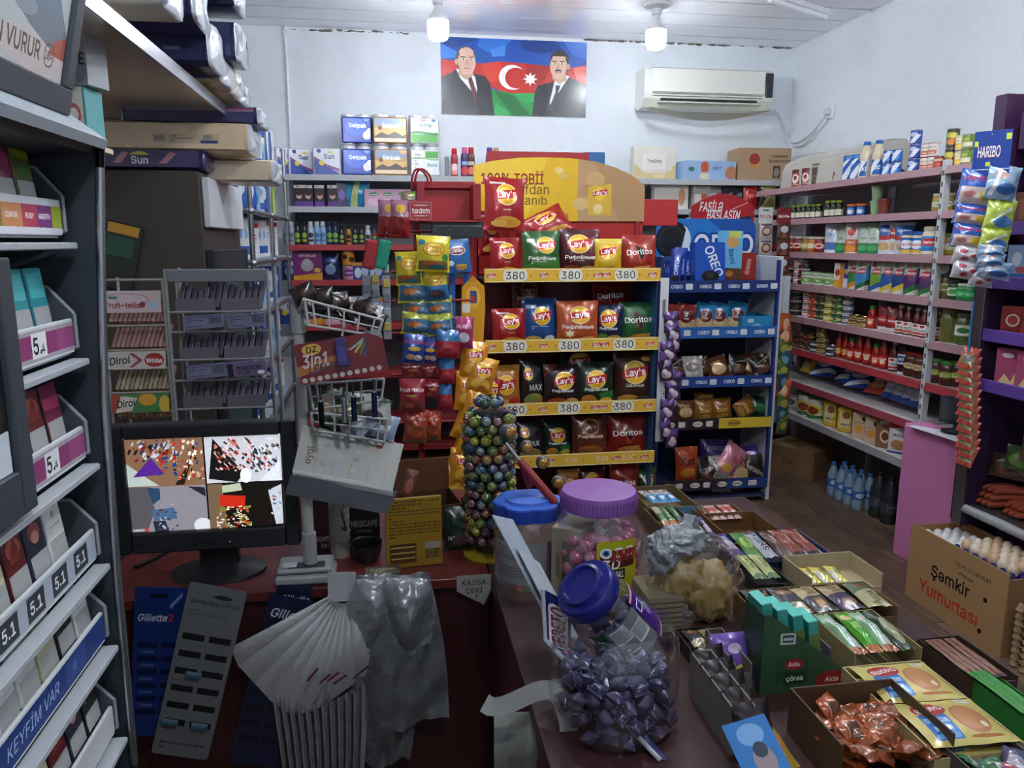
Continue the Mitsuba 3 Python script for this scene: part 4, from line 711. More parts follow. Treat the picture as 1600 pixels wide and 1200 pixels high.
OV=[(250,8,2.05,'#cfd2cc','white crumpled film pack with green print at the near end of the overhead shelf',.16),(299,30,2.35,'#1f2250','navy towel pack nearest the white film pack on the overhead shelf',.13),(325,104,2.55,'#1f2250','navy towel pack at the lower edge of the overhead shelf',.14),(365,8,2.75,'#23264a','small navy pack at the top of the overhead shelf pile',.10),(368,95,2.8,'#1f2250','navy towel pack behind the cream pack on the overhead shelf',.13),(343,130,2.72,'#d0bf9f','cream towel pack under the navy towel packs on the overhead shelf',.10),(358,145,2.86,'#cdbd9e','cream towel pack second from the far end of the overhead shelf',.09),(372,160,3.0,'#b8ae9c','grey cream towel pack at the far end of the overhead shelf',.08)]
for i,(px,py,Y,c,l,h)in enumerate(OV):
 p=aty(px,py,Y);L=.46
 D=(lambda W,H,c=c:dz(W,H,c,('t','Season',.8,.3,.1,.12,'#8a8ab8')))if c.startswith(('#1f','#23'))else(lambda W,H,c=c:dz(W,H,c,('r',.8,.3,.92,.5,'#2c2c50'),('r',0,0,1,.08,'#4a4a78')))
 if i==0:D=lambda W,H:dz(W,H,'#c2c9bc',('b',.7,.6,.8,.75),('r',.84,.2,.9,.8,'#7fa48c'),('e',.95,.4,.03,.2,'#4a9a86'))
 m=softpack(L,.2,h,c,D(L-.02,h*.76),'#a4abb4' if i!=6 else '#b4b4b0',i+3)
 z=max(p[2],1.987);thing('towel_pack',l,'towel pack',[('',m,'film')],mat(None,(p[0]-L/2,Y+.1,z)))
RX=-.63;RZ=[1.90,1.66,1.42,1.16,.9,.6,.2];ry0,ry1=3.8,5.1
key=numbered('toiletries_rack');mark(key,'chrome tube rack of toiletries between the fridge and the back shelf','rack')
for y in(ry0,4.45,ry1):
 for x,zt in((RX,2.10 if y<5 else 2.06),(-1.05,2.05)):part(key,'post',MB().tube([(x,y,0),(x,y,zt)],.013,'#aab0b6',10),'chrome')
for z in RZ:
 m=MB()
 for x in(RX,-1.05):m.tube([(x,ry0,z-.02),(x,ry1,z-.02)],.012,'#a4aab0',8)
 for y in(ry0,4.45,ry1):m.tube([(RX,y,z-.02),(-1.05,y,z-.02)],.01,'#a4aab0',8);m.ball((RX,y,z-.02),.02,'#c2c7cc',10)
 k=part(key,'shelf_frame',m,'chrome');part(k,'shelf_board',MB().box(-1.05,RX-.012,ry0,ry1,z-.012,z-.004,'#8a929a'),'paint')
def tallpack(k,base,*it,w=.1,h=.2,d=.05,m='gloss'):kind(k,[('',box3(w,d,h,base,dz(w,h,base,*it),dz(d,h,base,*it)),m)],h)
tallpack('toi_white','#dfe3e8',('r',0,.1,1,.3,'#3a62b0'),('e',.5,.6,.3,.12,'#8ab0e0'));tallpack('toi_blue','#2a55a8',('e',.5,.6,.3,.2,'#d9e2f0'),('r',0,0,1,.15,'#1a3a80'));tallpack('toi_red','#e3e3e3',('r',0,.86,1,1,'#c22c2a'),('l',.3,.2,.8,.7,5,'#b8544a'))
tallpack('toi_green','#dde6dc',('p',[(.2,.3),(.8,.75),(.9,.4)],'#7ab84a'),('t','Soft',.5,.86,.08,.6,'#2a5a8a'));tallpack('toi_purple','#6a4a8c',('r',0,0,1,.3,'#d9d0e4'),('e',.5,.6,.3,.15,'#b89ad0'));tallpack('toi_yellow','#d8c84a',('r',.4,0,1,1,'#a9cc4a'),('e',.4,.6,.2,.1,'#e8e4c0'));tallpack('toi_sky','#9cc8e4',('e',.5,.4,.3,.2,'#4a8cc8'),('r',0,.8,1,1,'#e4ecf2'))
TC={'toi_white':'white and blue','toi_blue':'deep blue','toi_red':'white and red','toi_green':'white and leaf green','toi_purple':'purple','toi_yellow':'yellow and lime','toi_sky':'sky blue'}
rr=random.Random(11)
TP=[['toi_green','toi_white','toi_sky','toi_white','toi_blue','toi_white','toi_sky','toi_blue','toi_white'],['toi_white','toi_blue','toi_white','toi_blue','toi_sky','toi_white','toi_blue','toi_purple','toi_yellow'],['toi_white','toi_white','toi_sky','toi_red','toi_white','toi_white','toi_red','toi_white','toi_red'],['toi_red','toi_blue','toi_white','toi_blue','toi_sky','toi_blue','toi_white','toi_blue','toi_blue'],['toi_blue','toi_green','toi_white','toi_blue','toi_purple','toi_white','toi_sky','toi_blue','toi_white'],['toi_purple','toi_white','toi_blue','toi_green','toi_white','toi_blue','toi_white','toi_sky','toi_red']]
for lv,ks in enumerate(TP):
 for i,kk in enumerate(ks):
  p,h=K[kk];y=ry0+.08+i*.137;s=rr.uniform(.85,1.02)if lv else rr.uniform(.9,1.3)
  thing('toiletries_pack',f'{TC[kk]} toiletries pack, {ORD[i]} from the fridge on the {ORD[lv]} rack shelf','toiletries pack',p,mat(rz(rad(68+rr.uniform(-8,8))[0]),(RX-.09,y,RZ[lv]-.0035),s),f'toiletries on the {ORD[lv]} rack shelf')
def chip(k,base,*it,w=.2,h=.26,d=.07,seed=0,back=None,wr=.0075,crimp=.055):kind(k,[('',bag(w,h,d,dz(w,h,base,*it),back or base,seed=seed or len(K),nu=9 if w>.12 else 7,nv=12 if w>.12 else 8,wr=wr,crimp=crimp),'film')],h)
LG=lambda x,y,r:('g',x,y,r,LAYS)
chip('lays_red','#9c1c22',('p',[(0,0),(.5,.12),(1,0)],'#7a1218'),('e',.55,.16,.34,.1,'#d89a3a'),('e',.35,.13,.2,.06,'#e8b85a'),LG(.52,.66,.25),('r',.12,.86,.5,.9,'#e6d9d0'),('t','Сметана',.52,.38,.028,.5,'#f0dcd0',0))
chip('lays_green','#2f5a2a',('p',[(0,.25),(1,.45),(1,0),(0,0)],'#3f7a32'),('e',.3,.12,.24,.08,'#b9c86a'),('e',.72,.1,.2,.08,'#d8a848'),LG(.6,.68,.23),('t','Рифлёные',.5,.4,.085,.84,'#f2f4ee'),('l',.2,.28,.6,.34,2,'#d9e6d0'),('r',.1,.74,.3,.82,'#d8e0d0'))
chip('lays_maroon','#43151d',('p',[(.5,1),(1,1),(1,.2),(.6,.4)],'#5c1f26'),('e',.7,.14,.22,.08,'#d8a04a'),('e',.3,.16,.2,.08,'#8c3a2a'),LG(.48,.68,.25),('t','Рифлёные',.5,.4,.085,.86,'#f2ece4'),('l',.25,.29,.6,.34,2,'#d9c0b4'))
chip('lays_yellow','#dcb52a',('e',.5,.16,.36,.1,'#eccb62'),('e',.6,.2,.2,.07,'#c98e2c'),LG(.5,.66,.27),('p',[(0,.9),(1,.84),(1,1),(0,1)],'#e8cf5a'))
chip('lays_blue','#1f4a86',('e',.3,.12,.26,.09,'#d8b45a'),('e',.78,.14,.16,.08,'#e2e2da'),LG(.55,.62,.24),('l',.25,.34,.75,.42,2,'#a9c4e4'),('r',.1,.78,.4,.86,'#a4b8d4'))
chip('lays_orange','#b4532a',('e',.4,.1,.3,.08,'#c93a24'),('e',.75,.14,.2,.07,'#d9984a'),LG(.55,.68,.24),('t','Рифлёные',.5,.42,.09,.88,'#f6efe6'),('s',.3,.26,.14,6,'#e8d8b0'))
chip('lays_navy','#1b2440',('e',.7,.16,.24,.08,'#d8a84a'),LG(.5,.64,.28),('t','Рифлёные',.5,.4,.07,.86,'#eceef2'),('e',.3,.2,.18,.07,'#5a8a3a'))
chip('lays_tan','#b06a2c',('e',.4,.14,.34,.1,'#e8b84a'),('e',.8,.2,.2,.08,'#c23a2a'),LG(.52,.56,.27),('p',[(0,1),(1,1),(1,.8),(0,.88)],'#c98a3a'))
chip('lays_black','#1e1d1f',('e',.5,.16,.36,.14,'#a8894a'),('e',.4,.2,.2,.07,'#7a9a4a'),LG(.3,.7,.16),('t','МАХ',.55,.42,.12,.7,'#c9c9c6'))
chip('lays_black_red','#2a1519',('p',[(0,.7),(.4,1),(0,1)],'#6e2a22'),('e',.35,.14,.26,.1,'#c4582c'),('e',.75,.14,.2,.09,'#d8b05a'),LG(.55,.62,.25),('t','Рифлёные',.5,.4,.07,.8,'#ece6de'))
chip('lays_dark_green','#172a1c',('p',[(0,0),(.5,.2),(1,.05),(1,0)],'#2f7a3a'),('e',.3,.18,.2,.1,'#d2843a'),('e',.78,.14,.18,.08,'#e0b44a'),LG(.5,.62,.25),('t','Рифлёные',.5,.4,.075,.8,'#eef2ea'),('p',[(.55,.3),(1,.38),(1,.2),(.6,.22)],'#2f7a3a'))
chip('lays_brown','#3d211a',('e',.35,.12,.26,.08,'#d8a23e'),('e',.75,.1,.22,.08,'#5c4a34'),LG(.5,.62,.27),('t','Шашлык',.5,.38,.06,.6,'#e8dcc8'),('e',.8,.88,.14,.05,'#d0a44a'))
chip('lays_rust','#5a2a1c',('e',.5,.18,.36,.12,'#a8622c'),('o',.5,.74,.26,'#b8783a'),('t',"Lay's",.5,.74,.08,.4,'#e0c4a0'),('t','Рифлёные',.5,.52,.085,.86,'#ecdcc8'))
def dor(k,base,c2):chip(k,base,('p',[(.3,.82),(.75,.6),(.55,.3),(.5,.3)],c2),('p',[(.35,.75),(.7,.6),(.55,.36)],'#17130f'),('t','Doritos',.5,.58,.13,.92,'#f2f0ec',4),('e',.55,.14,.3,.1,'#d8843a'),('p',[(.4,.22),(.85,.26),(.6,.02)],'#dc9a44'))
dor('doritos_red','#9a2a1c','#c84a2a');dor('doritos_green','#1e5a30','#6a2a1c');dor('doritos_dark','#7c1f18','#b03a22')
CHIPN={'lays_red':'red','lays_green':'green ridged','lays_maroon':'maroon ridged','lays_yellow':'yellow','lays_blue':'blue','lays_orange':'orange ridged','lays_navy':'navy ridged','lays_tan':'golden brown','lays_black':'black','lays_black_red':'black and red ridged','lays_dark_green':'dark green ridged','lays_brown':'dark brown','lays_rust':'rust brown ridged','doritos_red':'bright red corn','doritos_green':'green corn','doritos_dark':'dark red corn'}
YL=3.45;LXa,LXb=.43,1.235
LZ=[1.335,1.013,.715,.462,.2]
key=numbered('chip_rack');mark(key,'chip rack with yellow price rails and a yellow arched header','rack')
for i,z in enumerate(LZ):
 k=part(key,'shelf',MB().box(LXa,LXb,YL+.004,YL+.38,z-.012,z,'#3a3436',.002),'paint')
 hh=.058;D=[(R_(0,0,.8,hh),'#e3b53c'),(R_(0,0,.8,.004),'#f0e2b0'),(R_(0,hh-.004,.8,hh),'#f0e2b0')]
 for j,u in enumerate((.13,.385,.645)if i<3 else(.40,.55,.68)):
  if i<3:D+=[(rrect(u-.055,.004,u+.055,hh-.004,.02),'#e9e4d4'),(txt('380',u,hh/2,.034,.09,False),'#2c2c2a')]
  else:D+=[(txt('2.00',u,hh/2,.024,.06,False),'#f2ecd8')]
 for u in((.02,.26,.51,.55,.77)if i<3 else(.05,.3,.62,.76)):D+=[(circ(u,hh/2,.017,.013),'#d8cfb0'),(poly((u-.02,hh/2-.008),(u+.02,hh/2-.002),(u+.02,hh/2+.01),(u-.02,hh/2+.006)),'#b8281f'),(txt("Lay's",u,hh/2+.001,.011,.03),'#f6efe0')]
 for u in(.2,.32,.46,.6,.71):D.append((circ(u,hh/2,.006),'#c9962a'))
 r=MB().box(LXa-.01,LXb+.01,YL-.004,YL,z-.016,z+.046,'#d8b048',.001);sx=(LXb-LXa)/.8
 r.face((LXa,YL-.004,z-.014),(1,0,0),(0,0,1),[(affinity.scale(g,sx,1,origin=(0,0)),c)for g,c in D],LXb-LXa,hh)
 part(k,'price_rail',r,'card')
for x in(LXa-.012,LXb+.012):part(key,'upright',MB().box(x-.012,x+.012,YL+.36,YL+.4,0,1.62,'#8e2028',.003),'paint')
D=dz(.38,1.3,'#2a5a8c',('r',0,.0,1,.3,'#4a9ac8'),('e',.5,.7,.3,.06,'#1c2f5a'),('t','OREO',.5,.2,.04,.7,'#e8eef4'))
sp=MB().box(LXb+.001,LXb+.006,YL+.02,YL+.4,.05,1.32,'#24405f',.001);sp.face((LXb+.0008,YL+.4,.05),(0,-1,0),(0,0,1),D,.38,1.27);part(key,'side_panel',sp,'card')
part(key,'back_panel',MB().box(LXa,LXb,YL+.402,YL+.41,.1,1.56,'#6e1c22',.001),'paint')
YH=YL+.36;a,b,t=aty(741,345,YH),aty(1006,345,YH),aty(860,246,YH);W,H=b[0]-a[0],t[2]-a[2]
top=[(W*u,H*(.72+.28*math.sin(PI*min(max(.08+.62*u+.16,0),1))**1.2))for u in np.linspace(0,1,16)]
top=[(W*u,H*v)for u,v in((0,.86),(.1,.93),(.25,.985),(.4,1),(.55,.995),(.7,.95),(.82,.86),(.92,.74),(1,.58))]
out=Polygon([(0,0)]+[(W,0)]+top[::-1])
D=[(R_(0,0,W,H),'#e2b520'),(Polygon([(0,0),(W*.3,0),(W*.42,H),(0,H)]),'#ecc430'),(R_(W*.6,0,W,H),'#b08a5e'),(poly((W*.6,0),(W*.85,0),(W*.7,H*.9),(W*.6,H)),'#bb9468'),(txt('100% ТƏВİİ',W*.22,H*.66,.05,W*.36),'#8a1f1c'),(txt('kartofdan',W*.28,H*.5,.045,W*.3,False),'#6a4a20'),(txt('hazırlanıb',W*.27,H*.33,.042,W*.3,False),'#6a4a20'),(circ(W*.49,H*.8,.022,.018),'#e8cf80'),(circ(W*.515,H*.72,.022,.018),'#d8b860'),(circ(W*.93,H*.62,.016,.011),'#c87a3a'),(circ(W*.7,H*.66,.05,.04),'#c8a26c'),(circ(W*.66,H*.5,.03,.025),'#b88a54'),(circ(W*.62,H*.28,.04,.03),'#d8b478'),(poly((W*.66,H*.55),(W*.8,H*.6),(W*.8,H*.1),(W*.66,H*.1)),'#d8b03c'),(circ(W*.73,H*.44,.032),'#f0c63a'),(poly((W*.69,H*.4),(W*.775,H*.44),(W*.775,H*.52),(W*.69,H*.47)),'#b8281f'),(txt("Lay's",W*.733,H*.46,.02,.07),'#ffffff'),(circ(W*.72,H*.2,.025),'#e8d08a'),(txt('Lay\'s',W*.5,H*.1,.025,.08),'#c23a2a')]
m=MB().prism(out,0,.012,'#d0a828',np.array([[1,0,0,a[0]],[0,0,-1,YH+.012],[0,1,0,a[2]],[0,0,0,1]],float))
m.skin(np.array([[[a[0],YH-.0005,a[2]],[a[0],YH-.0005,a[2]+H]],[[a[0]+W,YH-.0005,a[2]],[a[0]+W,YH-.0005,a[2]+H]]]),[(g.intersection(out),c)for g,c in D],W,H)
k=part(key,'header',m,'gloss')
m=MB().box(a[0]+.02,a[0]+W,YH+.013,YH+.03,a[2]-.26,a[2]+.08,'#a8241f',.002);q=aty(1058,312,YH+.05);m.box(a[0]+W-.16,q[0],YH+.032,YH+.045,a[2]-.02,q[2],'#b0282a',.002);q=aty(760,236,YH+.06);q2=aty(920,262,YH+.06)
m.box(q[0],q2[0],YH+.05,YH+.06,q2[2]-.3,q[2],'#9a2226',.002);part(key,'red_frame',m,'paint')
def chipbag(k,px,pw,pyb,pyt,dy,i,lab_=None,rot=0,tilt=-6,roll=0,zf=None):
 p,h=K[k];Y=YL+dy;a,b=aty(px-pw/2,pyb,Y),aty(px+pw/2,pyb,Y);t=aty(px,pyt,Y);sx=(b[0]-a[0])/.2;sz=(t[2]-a[2])/h
 z=(a[2]if zf is None else zf)+.003
 thing('chip_bag',lab_ or f'{CHIPN[k]} chip bag on the {["top", "second", "third", "fourth", "lowest"][i]} shelf of the chip rack','chip bag',p,mat(rz(rad(rot)[0])@ry(rad(roll)[0])@rx(rad(tilt)[0]),((a[0]+b[0])/2,Y,z),(sx,1.0,sz)))
S0=LZ[0]+.001
chipbag('lays_red',790,50,418,355,.06,0,'red chip bag standing at the left end of the top chip rack shelf',8,zf=S0)
chipbag('lays_red',788,66,362,276,.07,0,'red chip bag piled highest at the left end of the chip rack',6,-10,3)
chipbag('lays_green',846,62,418,345,.07,0,None,4,zf=S0);chipbag('lays_maroon',905,66,418,343,.09,0,None,-3,zf=S0);chipbag('lays_yellow',949,44,416,356,.06,0,None,-10,zf=S0);chipbag('doritos_red',998,54,415,350,.10,0,None,-4,zf=S0)
chipbag('doritos_dark',968,40,416,362,.2,0,'dark red corn chip bag half hidden behind the yellow bag',0,zf=S0);chipbag('lays_red',866,74,372,322,.26,0,'red chip bag lying across the back of the top chip shelf',10,-30,-25)
chipbag('lays_red',765,40,400,330,.16,0,'red chip bag half hidden at the far left of the top chip shelf',20)
S1=LZ[1]+.001
chipbag('lays_red',796,56,527,466,.06,1,None,8,zf=S1);chipbag('lays_blue',843,56,527,452,.09,1,None,2,zf=S1);chipbag('lays_orange',902,66,527,456,.06,1,None,-3,zf=S1);chipbag('lays_navy',950,46,527,464,.08,1,None,-12,zf=S1);chipbag('doritos_green',996,58,527,462,.09,1,None,-5,zf=S1)
chipbag('lays_rust',826,54,500,438,.24,1,'rust brown bag behind the blue bag on the second chip shelf');chipbag('doritos_dark',952,56,500,436,.24,1,'dark red bag behind the navy bag on the second chip shelf')
S2=LZ[2]+.001
chipbag('lays_tan',789,50,630,560,.06,2,None,5,zf=S2);chipbag('lays_black',833,44,632,556,.09,2,None,6,zf=S2);chipbag('lays_black_red',878,58,631,562,.06,2,None,0,zf=S2);chipbag('lays_dark_green',930,58,631,561,.06,2,None,-2,zf=S2);chipbag('lays_brown',990,64,630,548,.08,2,None,-5,zf=S2);chipbag('lays_navy',905,60,600,545,.24,2,'navy bag behind the front row of the third chip shelf')
S3=LZ[3]+.001
chipbag('lays_black',828,48,716,655,.08,3,None,5,zf=S3);chipbag('lays_dark_green',870,46,716,660,.1,3,None,4,zf=S3);chipbag('lays_rust',921,56,715,650,.07,3,None,-2,zf=S3);chipbag('doritos_dark',979,62,712,650,.08,3,None,-4,zf=S3);chipbag('lays_brown',950,44,700,648,.22,3,'dark brown bag behind the fourth shelf front row')
S4=LZ[4]+.001
chipbag('lays_tan',888,34,800,738,.07,4,None,0,zf=S4);chipbag('lays_maroon',925,44,800,738,.08,4,None,4,zf=S4);chipbag('doritos_red',974,46,800,735,.07,4,None,-5,zf=S4);chipbag('lays_green',1008,30,800,745,.1,4,None,-5,zf=S4)
Y=2.95;a,b=aty(752,440,Y),aty(715,765,Y)
m=MB();sh=Polygon([(0,0),(.075,0),(.085,.14),(.0425+.04,.2),(.0425,.235),(.0025+.0,.2),(0,.14)]).buffer(.004);D=[(sh,'#d99a1f'),(circ(.042,.17,.028,.036),'#e8b43c'),(R_(.03,.15,.056,.19),'#3a4a7a'),(R_(.034,.155,.05,.175),'#b83a2a'),(R_(.0,.12,.03,.15),'#e6e2d8')]
q=aty(735,545,Y);ax=unit(aty(752,440,Y)-aty(728,560,Y))
M=frame(q+np.array([-.01,0,0]),np.cross([0,1,0],ax)*1.0,ax);M=frame(q,np.cross(ax,[0,-1,0])*-1,ax)
m.prism(sh,-.002,.002,'#c98a1a',M);L_=np.linalg.norm(a-q)
strip=MB().tube([aty(752,445,Y+.01),aty(742,545,Y+.01),aty(722,770,Y+.01)],.012,'#c9901c',4);hdr=MB().prism(affinity.scale(sh,1,(L_+.02)/.24,origin=(0,0)),-.002,.002,'#c98a1a',frame(q+np.array([-.03,0,0]),(1,0,0),ax));mm=frame(q+np.array([-.03,-.0026,0]),(1,0,0),ax);sy=(L_+.02)/.24
hdr.skin(np.array([[[0,0,0],[0,.26,0]],[[.09,0,0],[.09,.26,0]]]),[(affinity.scale(g,1,sy,origin=(0,0)),c)for g,c in D],.09,.26,mm)
thing('hanging_strip','yellow cardboard strip with rounded top hanging beside the chip rack','hanging strip',[('backing',strip,'card'),('header_card',hdr,'card')])
chip('mini_chip','#d18a1c',('e',.5,.3,.36,.16,'#e8b44a'),('e',.6,.2,.2,.08,'#c9762a'),('g',.5,.66,.24,LAYS),('p',[(0,.85),(1,.9),(1,1),(0,1)],'#e8ac3a'),seed=77,wr=.007)
for i in range(9):
 t=i/8;px=738-30*t+(9 if i%2 else-2);py=545+185*t;q=aty(px,py,Y-.03-.012*(i%2));p,h=K['mini_chip']
 thing('small_chip_bag',f'small golden chip bag, {ORD[i]} from the top of the yellow strip','chip bag',p,mat(ry(rad(14+RNG.uniform(-10,10))[0])@rz(rad(RNG.uniform(-25,25))[0])@rx(rad(-8)[0]),(q[0],q[1]-.02-.004*i,q[2]-.12),(.55,.7,.58)),'small chip bags on the yellow strip')
YO=4.02;OX0,OX1=aty(1040,455,YO)[0],aty(1217,455,YO)[0]
OZ=[aty(1120,p,YO)[2]for p in(448,520,597,662,757)]
key=numbered('biscuit_rack');mark(key,'blue biscuit rack right of the chip rack','rack')
RC=['#1c3470','#2a62a8','#1f3f86','#2b1c22','#2c2330']
for i,z in enumerate(OZ):
 k=part(key,'shelf',MB().box(OX0,OX1,YO+.004,YO+.36,z-.012,z,'#2a3350',.002),'paint')
 W=OX1-OX0;hh=.06;D=[(R_(0,0,W,hh),RC[i])]
 for j in range(4):
  u=W*(j+.5)/4
  if i<3:D+=[(txt('OREO',u-.02,hh/2,.018,.07),'#e4ecf6'),(rrect(u+.03,.014,u+.07,hh-.014,.004),'#d4d8de')]
  else:D+=[(circ(u-.03,hh/2,.03,.016),'#e0d8c8'),(txt('Biskvit',u-.03,hh/2,.010,.045),'#5a2a1c'),(rrect(u+.02,.014,u+.06,hh-.014,.004),'#d8d4cc')]
 if i==3:D+=[(R_(W*.52,0,W,hh),'#d8b83a'),(circ(W*.66,hh/2,.04,.02),'#b8942a'),(txt('Qəlyanaltı',W*.66,hh/2,.014,.07),'#2a2418')]
 if i==4:D+=[(R_(W*.62,0,W,hh),'#24407c'),(circ(W*.72,hh/2,.03,.016),'#e0d8c8'),(txt('Biskvit',W*.72,hh/2,.010,.045),'#24407c'),(rrect(W*.82,.014,W*.9,hh-.014,.004),'#d8d4cc')]
 r=MB().box(OX0,OX1,YO-.004,YO,z-.03,z+.034,RC[i],.001);r.face((OX0,YO-.004,z-.028),(1,0,0),(0,0,1),D,W,hh);part(k,'price_rail',r,'card')
part(key,'side_panel',MB().box(OX0-.03,OX0-.012,YO,YO+.38,.03,1.42,'#1d3468',.003),'paint')
q=aty(1217,778,YO+.02)
part(key,'side_panel',MB().box(OX1+.004,OX1+.03,YO+.02,YO+.40,.002,1.42,'#c9cbd0',.003),'paint','white side panel')
part(key,'front_post',MB().box(OX1-.008,OX1+.004,YO-.002,YO+.03,.1,1.40,'#22397a',.002),'paint')
part(key,'back_panel',MB().box(OX0,OX1,YO+.362,YO+.37,.05,1.36,'#15203c',.001),'paint')
a,b=aty(1022,460,YO+.34),aty(1182,342,YO+.34);W,H=b[0]-a[0],b[2]-a[2];out=rrect(0,-.05,W,H,.06)
D=[(R_(0,0,W,H),'#2a78c4'),(poly((0,0),(W,0),(W,H*.35),(0,H*.2)),'#1a3f94'),(poly((W*.5,H),(W,H),(W,H*.5)),'#1f55a4'),(circ(W*.16,H*.72,.095,.11,-30),'#16171a'),(circ(W*.185,H*.69,.095,.11,-30),'#e8eaee'),(circ(W*.15,H*.73,.094,.108,-30),'#16171a'),(circ(W*.15,H*.73,.075,.086,-30),'#2a2b30'),(circ(W*.15,H*.73,.06,.07,-30),'#17181b'),(poly((W*.24,H*.5),(W*.3,H*.9),(W*.34,H*.6),(W*.42,H*.8),(W*.36,H*.4)),'#d9e6f2'),(txt('OREO',W*.68,H*.66,.11,W*.6).buffer(.014),'#1a3f9a'),(txt('OREO',W*.68,H*.66,.11,W*.6),'#e8eef8')]
m=MB().prism(out,0,.01,'#1f4a94',np.array([[1,0,0,a[0]],[0,0,-1,YO+.35],[0,1,0,a[2]],[0,0,0,1]],float));m.skin(np.array([[[a[0],YO+.3395,a[2]],[a[0],YO+.3395,a[2]+H]],[[a[0]+W,YO+.3395,a[2]],[a[0]+W,YO+.3395,a[2]+H]]]),[(g.intersection(out),c)for g,c in D],W,H)
part(key,'header_card',m,'gloss')
B_('oreo_box','#1c4fb0',('t','OREO',.62,.55,.2,1.4,'#e8eef8',-70),('e',.5,.2,.3,.14,'#17181b'),('e',.5,.22,.16,.07,'#2a2b30'),('r',0,0,.5,.1,'#dfe6ee'),w=.2,h=.3,d=.09,m='gloss')
B_('barni_box','#6ab4dc',('v','Barni',.5,.52,.24,.3,'#20407e',-80),('r',0,0,1,.3,'#5a3420'),('e',.4,.2,.2,.06,'#a8693a'),('r',.3,.86,.9,1,'#b8cc6a'),('e',.5,.78,.3,.1,'#c89a5c'),w=.13,h=.36,d=.07,m='gloss')
B_('red_snack_box','#8c2a24',('v','ROSHEN',.5,.55,.22,.5,'#d8b0a0',80),('r',0,0,1,.16,'#6a1c1a'),w=.12,h=.22,d=.07,m='gloss')
chip('oreo_pack','#2446a4',('v','OREO',.5,.5,.3,.5,'#dfe8f6'),('e',.5,.2,.3,.08,'#15161a'),w=.09,h=.24,d=.05,wr=.004)
chip('seven_blue','#2f86b8',('p',[(0,.0),(1,0),(1,.45),(0,.4)],'#d9b98a'),('e',.5,.2,.34,.12,'#e8cf9c'),('c',.5,.52,.34,'#5a1a1c'),('t','7',.5,.56,.14,.3,'#f0ece6'),('t','DAYS',.5,.43,.05,.4,'#f0ece6'),w=.14,h=.2,d=.07,wr=.006)
chip('seven_red','#7e2a26',('p',[(0,.0),(1,0),(1,.45),(0,.4)],'#cfae84'),('e',.5,.2,.34,.12,'#e0c494'),('c',.5,.52,.34,'#4a1216'),('t','7',.5,.56,.14,.3,'#f0ece6'),('t','DAYS',.5,.43,.05,.4,'#f0ece6'),w=.14,h=.2,d=.07,wr=.006)
def orack(k,name,cat,l,px,pw,pyb,pyt,dy=.06,rot=0,tilt=-5,roll=0,zf=None,group=None):
 p,h=K[k];w={'oreo_box':.2,'barni_box':.13,'red_snack_box':.12,'oreo_pack':.09}.get(k,WK.get(k,.14));Y=YO+dy;a,b,t=aty(px-pw/2,pyb,Y),aty(px+pw/2,pyb,Y),aty(px,pyt,Y)
 thing(name,l,cat,p,mat(rz(rad(rot)[0])@ry(rad(roll)[0])@rx(rad(tilt)[0]),((a[0]+b[0])/2,Y,(a[2]if zf is None else zf)+.003),((b[0]-a[0])/w,(b[0]-a[0])/w,(t[2]-a[2])/h)),group)
WK={}
def snack(k,base,*it,w=.14,h=.2,d=.06,**q):WK[k]=w;chip(k,base,*it,w=w,h=h,d=d,**q)
snack('bal_gold','#8a5a20',('t','bal',.5,.5,.2,.6,'#d8b060'),('e',.5,.2,.3,.12,'#b88a3c'),wr=.008);snack('tuti_brown','#5a3420',('e',.5,.45,.34,.24,'#c9a87a'),('t','tuti',.5,.75,.12,.6,'#c09a50'),wr=.008);snack('dark_snack','#241a18',('e',.5,.4,.3,.2,'#5a3a2a'),('p',[(.1,.6),(.9,.9),(.9,.8)],'#8a7a6a'),wr=.012);snack('green_dark','#15301f',('e',.5,.5,.3,.2,'#2c6a3a'),wr=.01)
snack('orange_snack','#b0471e',('t','Xırt',.45,.6,.2,.7,'#3a1410'),('e',.5,.28,.34,.14,'#d8863a'),wr=.01);snack('violet_snack','#4a3478',('t','UNICORN',.5,.78,.1,.8,'#c9bce0'),('e',.5,.4,.3,.2,'#a89a5a'),wr=.006);snack('pink_snack','#c67e90',('v','STRIPS',.72,.5,.22,.6,'#3a1a24'),('e',.35,.3,.2,.12,'#d8a44a'),('e',.5,.6,.18,.1,'#b85a6a'),wr=.006);snack('purple_snack','#6a4a9c',('p',[(0,.2),(1,.5),(1,.4),(0,.1)],'#d8c04a'),('e',.6,.7,.2,.1,'#c9bce0'),wr=.01)
snack('black_snack','#1b1a1c',('t','CHECKERS',.5,.6,.1,.9,'#c9c4b8',-40),('e',.4,.25,.28,.14,'#b09a7a'),wr=.008);snack('white_snack','#b9b4ae',('e',.5,.5,.3,.2,'#8a8078'),wr=.01)
T0=OZ[0]+.001
orack('oreo_box','biscuit_box','box','blue biscuit box with a black cookie picture on the biscuit rack',1105,46,447,380,.06,0,-6,0,T0)
orack('barni_box','biscuit_box','box','tall light blue cake box on the top of the biscuit rack',1137,32,447,363,.12,0,-4,2,T0);orack('red_snack_box','biscuit_box','box','dark red snack box at the right end of the top biscuit shelf',1164,26,447,398,.14,0,-4,0,T0)
for i,(px,pb,pt)in enumerate(((1052,444,386),(1062,444,384),(1072,446,392),(1045,440,395))):orack('oreo_pack','biscuit_pack','biscuit pack',f'blue leaning biscuit pack on the top biscuit shelf, {ORD[i]} from the left' if i<3 else 'blue biscuit pack at the far left of the top biscuit shelf',px,20,pb,pt,.05+.03*i,8*i-8,-8,8-4*i,T0,'leaning blue biscuit packs')
T1=OZ[1]+.001
